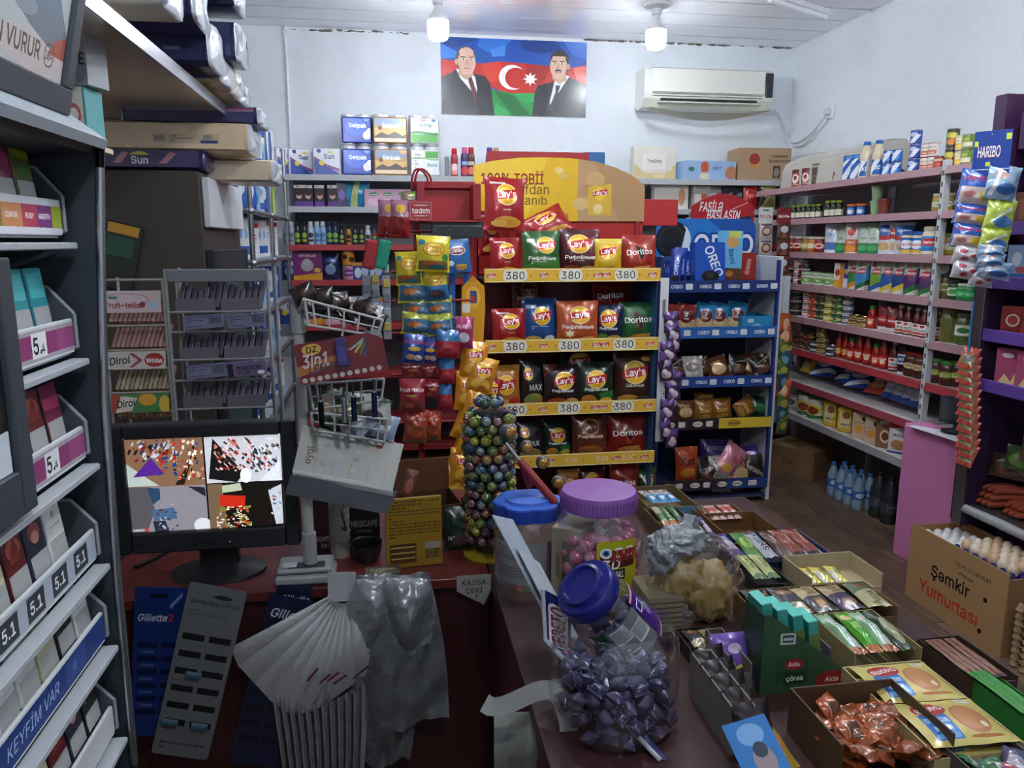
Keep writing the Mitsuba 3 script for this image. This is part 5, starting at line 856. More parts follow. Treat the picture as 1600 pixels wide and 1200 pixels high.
for i,(px,k)in enumerate(((1048,'seven_red'),(1068,'seven_red'),(1098,'seven_blue'),(1119,'seven_blue'),(1147,'seven_blue'))):orack(k,'croissant_pack','croissant pack',f'{"blue" if "blue" in k else "dark red"} croissant pack on the second biscuit shelf, {ORD[i]} from the left',px,30,518,474,.05+.015*i,-14,-12,8,T1,'croissant packs on the biscuit rack')
q0,q1=aty(1158,518,YO+.05),aty(1205,518,YO+.05);m=MB();w=q1[0]-q0[0]
tx=lambda m,w,d,h,c,fr=None,t=.003:m.box(-w/2,w/2,-d/2,d/2,0,t,c).box(-w/2,-w/2+t,-d/2,d/2,t,h,c).box(w/2-t,w/2,-d/2,d/2,t,h,c).box(-w/2+t,w/2-t,d/2-t,d/2,t,h,c).box(-w/2+t,w/2-t,-d/2,-d/2+t,t,fr or h,c)
tx(m,w,.2,.085,'#2c7fae');m.face((-w/2,-.1,0),(1,0,0),(0,0,1),dz(w,.085,'#2c86b4',('e',.5,.3,.16,.2,'#7ab8d4'),('r',.2,.55,.4,.8,'#c9d8e0')),w,.085)
thing('display_carton','light blue display carton right of the croissant packs','carton',[('',m,'card')],mat(None,((q0[0]+q1[0])/2,YO+.15,T1)))
T2=OZ[2]+.001
for i,px in enumerate((1060,1082,1104,1128,1150,1176,1196)):orack(('dark_snack','white_snack','dark_snack','tuti_brown','dark_snack','tuti_brown','dark_snack')[i],'snack_pack','snack pack',f'{("dark", "pale crumpled", "dark", "brown", "dark", "brown", "dark")[i]} snack pack on the third biscuit shelf, {ORD[i]} from the left',px,34,594,556,.05+.02*(i%3),RNG.uniform(-20,20),-20,RNG.uniform(-25,25),T2,'dark snack packs on the third biscuit shelf')
T3=OZ[3]+.001
for i,(px,k,l,rl)in enumerate(((1070,'tuti_brown','brown cookie pack at the left of the fourth biscuit shelf',0),(1100,'bal_gold','golden biscuit pack beside the brown cookie pack',2),(1128,'bal_gold','golden biscuit pack second from the brown cookie pack',-4),(1150,'bal_gold','golden biscuit pack tipped over at the middle of the fourth biscuit shelf',60),(1180,'green_dark','dark green snack pack at the right end of the fourth biscuit shelf',15))):orack(k,'snack_pack','snack pack',l,px,32,660,626,.05+.01*i,0,-8,rl,T3+(.03 if rl==60 else 0))
orack('bal_gold','snack_pack','snack pack','golden biscuit pack lying on top of the standing golden packs',1102,36,632,612,.1,10,-30,8)
T4=OZ[4]+.001
orack('orange_snack','snack_pack','snack pack','orange snack pack at the left of the fifth biscuit shelf',1073,38,752,697,.06,6,-6,0,T4);orack('violet_snack','snack_pack','snack pack','violet snack pack standing behind the pink pack',1115,50,740,684,.16,-4,-6,4,T4);orack('pink_snack','snack_pack','snack pack','pink snack pack leaning over in front of the violet pack',1126,44,752,694,.06,0,-12,38,T4+.01);orack('purple_snack','snack_pack','snack pack','purple snack pack slumped at the right end of the fifth biscuit shelf',1176,44,752,704,.1,-16,-22,-16,T4)
T5=.05
part(key,'shelf',MB().box(OX0,OX1,YO+.004,YO+.36,.03,.045,'#2a3350',.002),'paint')
for i,(px,k,l)in enumerate(((1176,'black_snack','black snack pack with slanted white letters on the lowest biscuit shelf'),(1152,'tuti_brown','brown snack pack on the lowest biscuit shelf'),(1120,'white_snack','white snack pack low in the biscuit rack'),(1096,'dark_snack','dark snack pack low at the left of the biscuit rack'))):orack(k,'snack_pack','snack pack',l,px,40,830,776,.06,0,-8,-8+6*i,T5)
Y=3.5;a,b=aty(1039,434,Y),aty(1031,690,Y);m=MB().box(-.021,.021,-.002,.002,b[2]-a[2],0,'#d6d8da',.001);m.face((-.021,-.002,b[2]-a[2]),(1,0,0),(0,0,1),[(R_(.012,-.19-b[2]+a[2],.03,-.10-b[2]+a[2]),'#aab0b6'),(barcode(.013,-.185-b[2]+a[2],.029,-.105-b[2]+a[2],3),'#33363c')]+[(circ(.034,.04+.05*i,.004),'#1b1c20')for i in range(11)],.042,a[2]-b[2])
thing('hanging_strip','white perforated hanging strip with barcode between the two racks','hanging strip',[('',m,'card')],mat(None,a))
snack('mini_sweet','#3a2a4a',('e',.5,.3,.36,.2,'#d9c4d0'),('p',[(0,.6),(1,.8),(1,1),(0,1)],'#5a3a7a'),('e',.4,.5,.2,.1,'#e4d4dc'),w=.07,h=.1,d=.03,wr=.006)
for i in range(13):
 q=aty(1050+6*math.sin(i*1.1)-.6*i,500+15*i,Y-.02-.008*(i%2));p,h=K['mini_sweet']
 thing('small_sweet_bag',f'small purple and white sweet bag, {ORD[i]} from the top of the perforated strip','sweet bag',p,mat(rz(rad(RNG.uniform(-40,40))[0])@ry(rad(RNG.uniform(-14,14))[0]),(q[0],q[1]-.0015*i,q[2]-.06),1.0),'small sweet bags on the perforated strip')
snack('mix_green','#3a5a2a',('e',.5,.4,.3,.2,'#a8a04a'),('p',[(.1,.6),(.9,.9),(.9,.8)],'#b8702c'),w=.1,h=.16,d=.03,wr=.006);snack('mix_blue','#24405a',('e',.5,.4,.3,.2,'#5a8a9a'),('r',0,.8,1,1,'#8a9a4a'),w=.1,h=.16,d=.03,wr=.006);snack('mix_orange','#a8502a',('e',.5,.5,.3,.3,'#d8b08a'),('r',0,0,1,.2,'#6a2a1c'),w=.1,h=.16,d=.03,wr=.006)
t,b=aty(1224,445,YO+.06),aty(1228,660,YO+.06);thing('hanging_strip','pale strip of small bags on the right side of the biscuit rack','hanging strip',[('',MB().box(-.03,.03,.01,.013,b[2]-t[2],.05,'#b8bcc0',.001),'card')],mat(None,(OX1+.075,YO+.06,t[2])))
for i in range(10):
 q=aty(1226+6*(i%2),505+17*i,YO+.05);p,h=K[('mix_blue','mix_orange','mix_green','mix_blue','mix_green')[i%5]if i else 'mix_orange']
 thing('small_snack_bag',f'small snack bag, {ORD[i]} from the top of the strip beside the biscuit rack','snack bag',p,mat(rz(rad(RNG.uniform(-30,30))[0])@ry(rad(RNG.uniform(-10,10))[0]),(OX1+.07+.012*(i%2),YO+.045-.002*i,q[2]-.07),(.9,1,.8)),'small snack bags beside the biscuit rack')
for i in range(4):
 p,h=K['lays_red'];q=aty(757-5*i,610+22*i,3.05);thing('small_chip_bag',f'small red chip bag behind the yellow strip, {ORD[i]} from the top','chip bag',p,mat(ry(rad(18)[0])@rz(.3),(q[0],3.03-.004*i,q[2]-.07),(.42,.6,.5)),'small red chip bags')
YHG=2.90
def ph(px,py,dy=0):return aty(px,py,YHG+dy)
key=numbered('snack_stand');mark(key,'red snack stand with a logo plate and hooks for hanging bags','stand')
a,b=ph(650,345,.05),ph(742,288,.05);m=MB().box(a[0],b[0],YHG+.05,YHG+.06,a[2],b[2],'#a3242a',.002);m.box(a[0],a[0]+.03,YHG-.06,YHG+.05,a[2]+.02,b[2],'#8e1c22',.003).box(b[0]-.02,b[0]+.01,YHG-.06,YHG+.05,a[2],b[2]-.005,'#8e1c22',.003).box(a[0],b[0],YHG-.06,YHG+.05,a[2]-.008,a[2],'#8a1a20',.002);m.box(a[0],b[0],YHG+.03,YHG+.05,b[2]-.018,b[2]+.008,'#8e1c22',.003)
part(key,'header_box',m,'paint')
c,d=ph(639,345,-.07),ph(676,313,-.07);W,H=d[0]-c[0],d[2]-c[2]
D=dz(W,H,'#9e2028',('r',.06,.08,.94,.1,'#d89a94'),('r',.06,.9,.94,.92,'#d89a94'),('r',.06,.08,.075,.92,'#d89a94'),('r',.925,.08,.94,.92,'#d89a94'),('t','tadım',.5,.5,.26,.74,'#f2ecea'),('e',.5,.76,.34,.02,'#f2ecea'),('e',.5,.24,.34,.02,'#f2ecea'))
m=MB().box(c[0],d[0],YHG-.07,YHG-.066,c[2],d[2],'#9e2028',.001);m.face((c[0],YHG-.07,c[2]),(1,0,0),(0,0,1),D,W,H);part(key,'logo_plate',m,'gloss')
p0,p1,p2=ph(645,288),ph(652,264),ph(668,284);m=MB()
for dx in(0,.012):m.tube(spline([(p0[0]+dx,YHG,p0[2]-.02),(p0[0]+dx,YHG,p0[2]+.03),(p1[0]+dx,YHG,p1[2]),(p2[0]-.01+dx,YHG,p2[2]+.03),(p2[0]+dx,YHG,p2[2])],20),.004,'#8a1a22',8)
part(key,'wire_handle',m,'paint')
xl,xr=ph(655,500)[0],ph(738,500)[0]
part(key,'post',MB().box(xl-.012,xl+.012,YHG+.06,YHG+.08,.02,a[2],'#8c1c24',.003),'paint');part(key,'post',MB().box(xr-.012,xr+.012,YHG+.06,YHG+.08,.02,a[2],'#8c1c24',.003),'paint')
for px in(706,729):q=ph(px,425,.05);part(key,'blue_strip',MB().box(q[0]-.012,q[0]+.012,YHG+.05,YHG+.056,ph(px,560)[2],q[2],'#1f5aa4',.001),'paint')
for py in(362,425,470,520,585,660):q=ph(650,py,.05);part(key,'rail',MB().tube([(ph(612,py)[0],YHG+.05,q[2]),(xr,YHG+.05,q[2])],.005,'#8e1c22',8),'paint')
part(key,'side_rod',MB().tube([(xl,YHG+.05,ph(600,366)[2]),aty(606,368,2.7),aty(580,366,2.69)],.004,'#8e1c22',6),'chrome');part(key,'foot',MB().box(xl-.1,xr+.08,YHG-.02,YHG+.2,0,.02,'#7a161c',.004),'paint')
snack('chupa_yellow','#d8c82a',('e',.5,.62,.34,.2,'#c9762a'),('e',.5,.62,.3,.17,'#e8d44a'),('t','Chupa',.5,.68,.09,.5,'#b8401e'),('t','Chups',.5,.58,.09,.5,'#b8401e'),('r',.06,.06,.94,.3,'#7a6a3a'),('e',.4,.24,.24,.06,'#c9643a'),('e',.6,.14,.24,.06,'#3f7a8a'),('e',.15,.8,.1,.08,'#3a8a9a'),('e',.86,.4,.1,.1,'#4a8a3a'),wr=.006)
snack('chupa_blue','#2f6a9a',('r',0,.5,1,1,'#c9c03a'),('e',.5,.68,.32,.2,'#c9762a'),('e',.5,.68,.28,.17,'#e8d44a'),('t','Chupa',.5,.73,.09,.46,'#a8401e'),('t','Chups',.5,.63,.09,.46,'#a8401e'),('e',.5,.2,.38,.14,'#3a4a5a'),('e',.4,.24,.2,.06,'#8a5a4a'),wr=.006)
snack('chupa_low','#9aa03a',('r',.05,.1,.95,.7,'#3f6a86'),('e',.4,.45,.26,.14,'#b8703a'),('e',.7,.35,.2,.12,'#5a7a9a'),('r',0,0,1,.08,'#c9c03a'),wr=.008)
snack('fruit_blue','#1f3f8a',('t','Fruit-tella',.5,.74,.12,.9,'#b8304a'),('e',.5,.5,.3,.08,'#d8b04a'),('e',.35,.22,.2,.1,'#d8a07a'),('e',.68,.2,.2,.1,'#e0d4c4'),wr=.006)
snack('fruit_red','#8e2030',('t','Fruit-tella',.5,.68,.11,.92,'#f0dfe0'),('t','magic',.5,.52,.08,.5,'#b8a83a'),('r',.05,.06,.95,.36,'#7a3a36'),('e',.4,.22,.2,.08,'#b8604a'),wr=.006)
snack('fruit_orange','#a8402a',('t','Fruit-tella',.5,.74,.1,.8,'#d8a090'),('r',.05,.1,.95,.55,'#8a4a34'),('e',.5,.3,.34,.14,'#b8603a'),('r',0,0,1,.07,'#5a6a3a'),wr=.007)
snack('tadim_bag','#8c1f22',('r',0,.55,1,1,'#9a6a86'),('e',.5,.76,.24,.12,'#d8a83a'),('t','Çıtır',.5,.58,.07,.5,'#e8e0e4'),wr=.006)
snack('burger_card','#1f5f9e',('e',.5,.66,.34,.14,'#e0d4d0'),('e',.5,.66,.3,.11,'#7a2430'),('t','Candy',.5,.66,.08,.5,'#f0ece8'),('e',.2,.3,.12,.08,'#dfe8ee'),('e',.6,.16,.24,.1,'#c98a4a'),('e',.6,.22,.22,.04,'#d8b04a'),wr=.001,d=.02)
snack('pink_bag','#a83a6a',('t','HUBBO',.5,.7,.12,.8,'#f0d8e4'),('e',.5,.35,.3,.16,'#d8d0d8'),wr=.006)
snack('kinder_red','#9a2430',('r',0,.6,1,1,'#2f6a9e'),('e',.5,.3,.36,.16,'#b8404a'),wr=.006)
HG=[('tadim_bag',610,40,372,312,0,'purple and red snack bag hanging at the left of the red stand'),('tadim_bag',625,34,372,312,-.03,'purple and red snack bag hanging nearest the logo plate'),('chupa_yellow',676,54,425,368,-.03,'yellow lollipop sweet bag hanging topmost beside the blue round card'),('chupa_yellow',640,42,446,393,0,'yellow sweet bag hanging left of the topmost yellow bag'),('chupa_blue',684,38,469,423,0,'yellow and blue sweet bag below the topmost yellow bag'),('chupa_low',646,50,474,434,.01,'yellow edged sweet bag in the left column of the red stand, second row'),('chupa_low',652,46,500,462,.02,'yellow edged sweet bag in the left column of the red stand, third row'),('chupa_low',686,46,498,462,.02,'yellow edged sweet bag in the right column of the red stand, third row'),('chupa_low',650,48,523,488,.0,'yellow edged sweet bag in the left column, just above the blue bag'),('chupa_low',688,42,525,490,.0,'yellow edged sweet bag in the right column, just above the cloud print bag'),('fruit_blue',645,36,568,522,-.02,'blue chewy sweet bag with red lettering in the left column'),('fruit_blue',672,28,568,526,0,'blue chewy sweet bag in the middle of the red stand'),('kinder_red',699,40,560,515,-.02,'blue and red cloud print sweet bag on the red stand'),('fruit_red',646,36,594,562,.02,'dark red sweet bag directly below the blue left column bag'),('fruit_red',672,26,592,565,.02,'dark red sweet bag in the middle column, upper one'),('fruit_red',644,42,645,592,-.02,'large red chewy sweet bag with pale lettering on the red stand'),('fruit_red',674,28,622,592,.01,'dark red sweet bag in the middle column, lower one'),('fruit_orange',648,38,692,640,0,'orange red sweet bag at the bottom left of the red stand'),('fruit_orange',676,26,688,642,.02,'orange red sweet bag at the bottom middle of the red stand'),('kinder_red',698,26,600,560,0,'small red and blue bag at the right edge of the red stand, upper'),('kinder_red',696,24,640,600,.01,'small red and blue bag at the right edge of the red stand, lower'),('pink_bag',724,30,545,495,0,'pink sweet bag beside the yellow chip strip'),('burger_card',718,40,426,374,-.02,'blue round topped sweet card with burger print')]
for k,px,pw,pb,pt,dy,l in HG:
 p,h=K[k];Y=YHG-.03+dy;a,b,t=aty(px-pw/2,pb,Y),aty(px+pw/2,pb,Y),aty(px,pt,Y)
 thing('hanging_sweet_bag',l,'sweet bag',p,mat(rz(rad(RNG.uniform(-10,10))[0])@ry(rad(RNG.uniform(-6,6))[0])@rx(rad(-4)[0]),((a[0]+b[0])/2,Y,a[2]),((b[0]-a[0])/WK[k],.8,(t[2]-a[2])/h)))
for px,c,l in((581,'#9e1f26','red plastic case hanging by the red stand'),(600,'#138a70','teal plastic case hanging beside the red case')):
 t,b=aty(px+6,374,2.7),aty(px-6,420,2.7);h=t[2]-b[2];m=MB().box(-.022,.022,-.018,.018,0,h,c,.006);m.box(-.014,.014,-.0195,-.018,.01,h-.01,c,.003);hk=MB().tube([(0,0,h-.002),(0,0,h+.03)],.003,'#8a8f94',6)
 thing('plastic_case',l,'case',[('body',m,'plastic'),('hook',hk,'chrome')],mat(ry(rad(12)[0]),b))
a,b=aty(642,352,YHG+.02),aty(736,370,YHG+.02)
for i in range(3):
 m=carton(.075,.06,.04,'#17171a',dz(.075,.06,'#17171a',('l',.1,.4,.9,.8,2,'#8a8a8c')));q=aty(690+24*i,372,YHG+.0);thing('black_chocolate_bar',f'black wrapped bar under the red header, {ORD[i]} from the left','bar',[('',m,'film')],mat(None,q),'black bars under the red header')
def bput(k,lv,px,hpx,l,cat,name,dy=.1,rot=0,w=None,up=0,group=None):
 p,h=K[k];Y=YS+dy;z=ZB[lv]+.001;x=shelf_x(px,Y,z+.05);s=hpx*depth((x,Y,z))/F/h
 thing(name,l,cat,p,mat(rz(rad(rot)[0]),(x,Y,z+up*h*s),s),group);return h*s
def rolls(k,base,*it,w=.26,h=.26,nx=2):
 m=MB();d=w/nx*1.13
 for i in range(nx):
  for j in range(2):
   r=w/nx/2;m.lathe([(0,j*h/2),(r*.8,j*h/2),(r,j*h/2+.01),(r,(j+1)*h/2-.01),(r*.8,(j+1)*h/2-.001),(0,(j+1)*h/2-.001)],'#d4d6da',16,mat(None,(-w/2+r+2*r*i,0,0)))
 f=carton(w*.96,h*.82,d*.9,base,dz(w*.96,h*.82,base,*it),b=.012);m2=MB().add(f,mat(None,(0,-.01,h*.06)));kind(k,[('rolls',m,'film'),('wrapper',m2,'film')],h)
SEL=(('t','Selpak',.48,.62,.16,.66,'#e8eef8'),)
rolls('selpak_blue','#1c3f9c',('e',.4,.55,.34,.34,'#2a58bc'),*SEL,('e',.78,.25,.14,.16,'#d9d4e4'),('e',.86,.4,.1,.12,'#e4e0ee'),('c',.78,.88,.1,'#5a86d0'))
rolls('selpak_brown','#b08a5c',('r',0,.62,1,1,'#7a8ca6'),('w',.5,.04,.3,'#c9a25c'),*SEL,('c',.16,.52,.06,'#6a3a24'),('p',[(0,.2),(.2,.36),(.4,.26),(.6,.4),(.8,.24),(1,.34),(1,.1),(0,.1)],'#4a3a34'),('c',.82,.88,.1,'#d89a5a'),('r',0,0,1,.14,'#d8c4a4'),w=.3)
rolls('aura_up','#d9dddc',('r',0,0,1,.3,'#4a9a3c'),('w',.4,.03,.1,'#2f7a3a'),('t','Aura',.5,.62,.16,.6,'#2a6a6a',180),('c',.76,.88,.08,'#3a6a9a'),('r',.3,.8,.5,.94,'#d07a9a'))
rolls('aura_low','#dfe2e2',('r',.45,.62,1,.94,'#4a9a3c'),('w',.62,.03,.06,'#8aba7a'),('t','Aura',.68,.36,.14,.5,'#2a8a8a'),('l',.1,.2,.3,.8,5,'#5a6a7a'))
B_('sun_pack','#dfe0e6',('p',[(0,0),(1,0),(0,.62)],'#2c4694'),('p',[(0,.66),(0,.56),(1,.04),(1,.2),(.5,.36)],'#8a4a86'),('c',.28,.42,.1,'#d8c83a'),('t','Sun',.55,.66,.16,.5,'#2c2c6a'),('c',.18,.86,.08,'#2c4694'),('p',[(.48,.78),(.55,.86),(.66,.86),(.72,.78)],'#d8d05a'),w=.2,h=.2,d=.14,m='gloss',b=.008)
bput('sun_pack',0,447,41,'white purple napkin pack at the left end of the back top shelf','napkin pack','napkin_pack',.14,28);bput('sun_pack',0,465,40,'white purple napkin pack turned edgeways, second on the back top shelf','napkin pack','napkin_pack',.16,32);bput('sun_pack',0,511,41,'white and blue napkin pack standing alone on the back top shelf','napkin pack','napkin_pack',.12,4)
for k,px,l in(('selpak_blue',558,'blue toilet roll pack'),('selpak_brown',610,'brown toilet roll pack with balloon print'),('aura_low',663,'white and green toilet roll pack')):
 h=bput(k,0,px,47,f'{l}, lower of its stack on the back top shelf','toilet roll pack','toilet_roll_pack',.16,5)
 k2='aura_up' if k=='aura_low' else k;bput(k2,0,px+(1 if k=='selpak_blue' else 0),47,f'{l}, upper of its stack'+(', upside down' if k2=='aura_up' else ' on the back top shelf'),'toilet roll pack','toilet_roll_pack',.16,5,up=h/K[k2][1]/(47*depth((.5,YS+.16,2))/F/K[k2][1])if False else 1.0)
def spray(k,body,cap,*it):kind(k,bottle([(.026,0),(.027,.004),(.027,.16),(.018,.175)],(.02,.172,.215),body,cap,dz(PI*.027,.13,body,*it),(.01,.14),label=body),.215)
spray('spray_red','#9e3a44','#c8281f',('r',.2,.1,.8,.7,'#d89a9a'),('e',.5,.5,.3,.2,'#f0d8d4'));spray('spray_pink','#4a3a6a','#d06a9a',('e',.5,.3,.4,.24,'#c84a4a'),('r',.2,.6,.8,.8,'#8ab0d8'));spray('spray_rose','#5a3a34','#b82a30',('e',.5,.3,.4,.2,'#d87a6a'),('r',.2,.6,.8,.8,'#d8c0b0'));spray('spray_violet','#4a4a8a','#6a3a94',('e',.5,.5,.3,.2,'#b8b0d8'),('r',.1,.1,.9,.3,'#c8d0e0'));spray('spray_tan','#8a6a5a','#c09070',('e',.5,.5,.3,.2,'#d8c8b8'))
for k,px,h,l in(('spray_red',710,44,'red air freshener can standing alone'),('spray_pink',726,46,'air freshener can with pink cap'),('spray_rose',736,46,'air freshener can with dark red cap'),('spray_violet',765,46,'air freshener can with violet cap'),('spray_tan',775,46,'air freshener can with tan cap')):bput(k,0,px,h,l+' on the back top shelf','spray can','air_freshener',.1)
B_('trellino','#d8d4c8',('r',.2,.3,.75,.78,'#e2e0d8'),('p',[(0,0),(1,0),(1,.5),(.75,.2),(.25,.2),(0,.5)],'#c9b88a'),('t','Trellino',.48,.56,.1,.5,'#6a6458',0),('e',.6,.12,.14,.07,'#d8c49a'),('e',.85,.32,.06,.04,'#e4dcc0'),w=.3,h=.22,d=.08,m='card')
B_('soft_box','#9ab8dc',('t','SOFT',.62,.62,.14,.3,'#2a4a8a'),('e',.38,.66,.08,.3,'#c85a3a'),('e',.9,.4,.12,.34,'#b87a5a'),('e',.12,.55,.06,.12,'#3a7a7a'),('e',.38,.2,.1,.2,'#d8d4b8'),w=.42,h=.14,d=.16,m='card')
B_('match_carton','#a88c6e',('t','СПИЧКИ',.78,.74,.09,.34,'#2a221c'),('t','БАЛАБАНОВСКИЕ',.78,.6,.08,.4,'#2a221c'),('c',.3,.66,.1,'#9a3a34'),('r',.22,.4,.42,.5,'#c08a4a'),('r',.66,.08,.8,.46,'#4a4442'),('e',.73,.26,.05,.14,'#8a8078'),w=.42,h=.25,d=.25,m='board')
bput('trellino',0,1020,50,'cream chocolate box with gold corners on the back top shelf','box','chocolate_box',.1);bput('soft_box',0,1102,29,'low blue carton with fruit pictures on the back top shelf','carton','fruit_carton',.12,6);bput('match_carton',0,1184,49,'brown matchbox carton with Cyrillic print near the air conditioner','carton','match_carton',.16,-4)
B_('small_white','#d8dade',('l',.1,.3,.9,.7,3,'#8a90a0'),w=.12,h=.08,d=.08);B_('flat_blue','#2f5f96',('r',0,0,1,.4,'#d8e0e8'),w=.1,h=.12,d=.08)
bput('small_white',0,890,34,'small white carton behind the red header frame','carton','small_carton',.2);bput('flat_blue',0,925,40,'blue and white carton right of the red header frame','carton','small_carton',.12)
B_('hair_dye','#2a2228',('r',0,.84,1,1,'#d8d4d0'),('e',.5,.55,.3,.2,'#d0a890'),('e',.5,.66,.36,.16,'#3a2420'),('r',0,0,1,.26,'#5a3a86'),('l',.2,.86,.8,.96,1,'#4a4440'),w=.08,h=.18,d=.06,m='gloss')
for i,px in enumerate((468,482,500,520)):bput('hair_dye',1,px,34,f'hair colour box with a face picture, {ORD[i]} from the left on the back shelf','box','hair_dye_box',.08,group='hair colour boxes')
B_('violet_box','#3a2a5a',('e',.5,.5,.3,.2,'#8a6ab8'),w=.08,h=.18,d=.06,m='gloss');bput('violet_box',1,533,38,'dark violet box beside the hair colour boxes','box','violet_box',.1,10)
snack('teal_pads','#2a86b0',('p',[(.3,0),(.5,1),(.7,1),(.55,0)],'#c9d08a'),('e',.2,.6,.2,.3,'#4aa8c8'),w=.24,h=.22,d=.1);bput('teal_pads',1,556,42,'teal hygiene pad bag on the back shelf','hygiene bag','hygiene_bag',.1,-8)
B_('pink_box','#c9a0b8',('e',.5,.72,.24,.1,'#4a8a5a'),('e',.5,.3,.34,.2,'#d8bccc'),('t','LinkLine',.5,.7,.07,.5,'#f0e8ec'),w=.14,h=.14,d=.08)
for i,px in enumerate((584,606,628)):bput('pink_box',1,px,28,f'pink hygiene box, {ORD[i]} from the teal bag on the back shelf','box','hygiene_box',.08,group='pink hygiene boxes')
snack('green_wrap','#8a7a64',('r',.5,.7,.9,.9,'#8ab03a'),w=.14,h=.12,d=.08);bput('green_wrap',1,640,26,'brown pack with a lime price tag on the back shelf','pack','dry_food_pack',.05)
def deo(k,body,cap,c):kind(k,bottle([(.022,0),(.024,.004),(.024,.13),(.016,.15)],(.017,.147,.18),body,cap,dz(PI*.024,.1,body,('e',.5,.6,.3,.2,c),('r',.2,.1,.8,.3,c)),(.015,.115),label=body),.18)
deo('deo_silver','#9aa6b0','#c9d0d6','#5a6a7a');deo('deo_black','#22262c','#16181c','#8aa83a');deo('deo_white','#b9c6d4','#dfe6ec','#2a3440');deo('deo_sky','#8ab0d0','#dfe6ec','#4a7ab0');deo('deo_navy','#1f2f4a','#22324a','#7aa848');deo('deo_gold','#b0803a','#1a1a1c','#2a2018')
for i,(px,k)in enumerate(zip((447,456,465,476,486,496,505,515,524,534,545,555,565,575,585),'silver silver black black white sky sky navy navy black gold black black white navy'.split())):bput('deo_'+k,2,px,36 if i<9 else 30,f'{k} deodorant can, {ORD[i]} from the left on the back shelf','spray can','deodorant_can',.07,group='deodorant cans on the back shelf')
B_('cat_food','#7a2a6e',('t','whiskas',.5,.86,.12,.6,'#e4d4e4'),('e',.48,.5,.22,.2,'#a8a4a8'),('e',.48,.62,.14,.12,'#b8b4b8'),('p',[(0,0),(1,0),(1,.26),(0,.14)],'#d8a02c'),('e',.82,.34,.12,.08,'#d8b04a'),w=.28,h=.28,d=.1,m='gloss');bput('cat_food',3,482,44,'purple cat food box on the red back shelf','box','cat_food_box',.1)
snack('navy_pack','#1f2f5a',('e',.5,.4,.3,.2,'#8aa0c8'),('p',[(.2,.7),(.5,.9),(.8,.7)],'#4a6ab0'));bput('navy_pack',3,452,34,'navy pack left of the cat food box','pack','pet_food_pack',.08);bput('navy_pack',3,517,40,'navy pack right of the cat food box','pack','pet_food_pack',.1)
C_('tin_amber','#c9842c',('e',.3,.6,.16,.2,'#3a2414'),('e',.7,.4,.16,.2,'#3a2414'));C_('tin_pink','#b8849a',('e',.5,.5,.3,.3,'#6a3a86'),('t','whiskas',.5,.5,.12,.6,'#e8dce4'))
h=bput('tin_pink',3,545,22,'pink pet food can under the amber can','can','pet_food_tin',.07);bput('tin_amber',3,545,22,'amber pet food can on top of the pink can','can','pet_food_tin',.07,up=1.02)
B_('blue_pack','#26407e',('e',.3,.4,.2,.3,'#c0ccdc'),('e',.7,.5,.2,.3,'#a8b8d0'),('r',0,.8,1,1,'#c9803a'),w=.15,h=.15,d=.1);bput('blue_pack',3,565,27,'blue pack right of the stacked pet food cans','pack','pet_food_pack',.08);bput('blue_pack',3,585,30,'blue pack behind the red plastic case','pack','pet_food_pack',.1)
for i,(px,k,c)in enumerate(((455,'sun_pack','white purple'),(490,'cat_food','purple'),(530,'pink_box','pink'),(560,'sun_pack','white and purple'),(590,'blue_pack','blue'))):bput(k,4,px,42,f'{c} pack on the dim red shelf below the cat food, {ORD[i]} from the left','pack','household_pack',.1)
B_('sugar_box','#d4cfc4',('e',.8,.5,.1,.34,'#c9946a'),('r',0,0,.8,.1,'#e4e0d8'),w=.36,h=.26,d=.1);bput('sugar_box',1,1046,40,'large cream box with orange oval on the back shelf right of the header','box','sugar_box',.1)
B_('azer_box','#a3a19c',('t','AZƏRÇAY',.5,.8,.1,.7,'#5a5650'),('p',[(.4,.88),(.5,.96),(.6,.88)],'#6a6660'),('r',.1,.1,.5,.56,'#d8d0c8'),('r',.5,.1,.8,.56,'#b8543a'),w=.13,h=.2,d=.08)
for i,px in enumerate((1092,1115)):bput('azer_box',1,px,42+4*i,f'grey tea box, {ORD[i]} from the left beside the cream box','box','tea_box',.08+.06*i)
B_('black_tea','#26262a',('e',.5,.5,.3,.24,'#8a8a8e'),('t','ÇAY',.5,.5,.14,.4,'#1a1a1c'),w=.12,h=.14,d=.08)
for i,px in enumerate((1139,1153,1168)):bput('black_tea',1,px,36,f'black tea box, {ORD[i]} from the grey tea boxes','box','tea_box',.12,group='black tea boxes')
snack('cone_red','#b02a22',('e',.5,.6,.2,.1,'#d86a5a'));bput('cone_red',1,1172,36,'red twisted sweet bag on the back shelf','sweet bag','sweet_bag',.04);snack('bow_gold','#b5a86a',('p',[(0,0),(0,1),(.4,.5)],'#2a2a24'),('c',.3,.5,.06,'#e4dcb0'));bput('bow_gold',1,1198,42,'pale gold and black wrapped gift pack on the back shelf','gift pack','gift_pack',.04)
YC=4.62;key=numbered('coffee_stand');mark(key,'grey coffee stand with a red arched header behind the biscuit rack','stand')
a,b=aty(1080,345,YC),aty(1180,303,YC);W,H=b[0]-a[0],b[2]-a[2];arch=Polygon([(0,0)]+[(W*t,H*(.55+.45*math.sin(PI*t)))for t in np.linspace(0,1,14)]+[(W,0)])
D=[(R_(0,0,W,H),'#b0242a'),(txt('FASİLƏ',W*.3,H*.52,.055,W*.36,slant=.15),'#f2ecec'),(txt('BAŞLAŞIN',W*.5,H*.22,.055,W*.52,slant=.15),'#f2ecec'),(line([(W*.62,H*.4),(W*.95,H*.75)],.006),'#d8a8a8'),(poly((W*.76,H*.12),(W*.97,H*.2),(W*.93,0),(W*.8,0)),'#2a3050')]
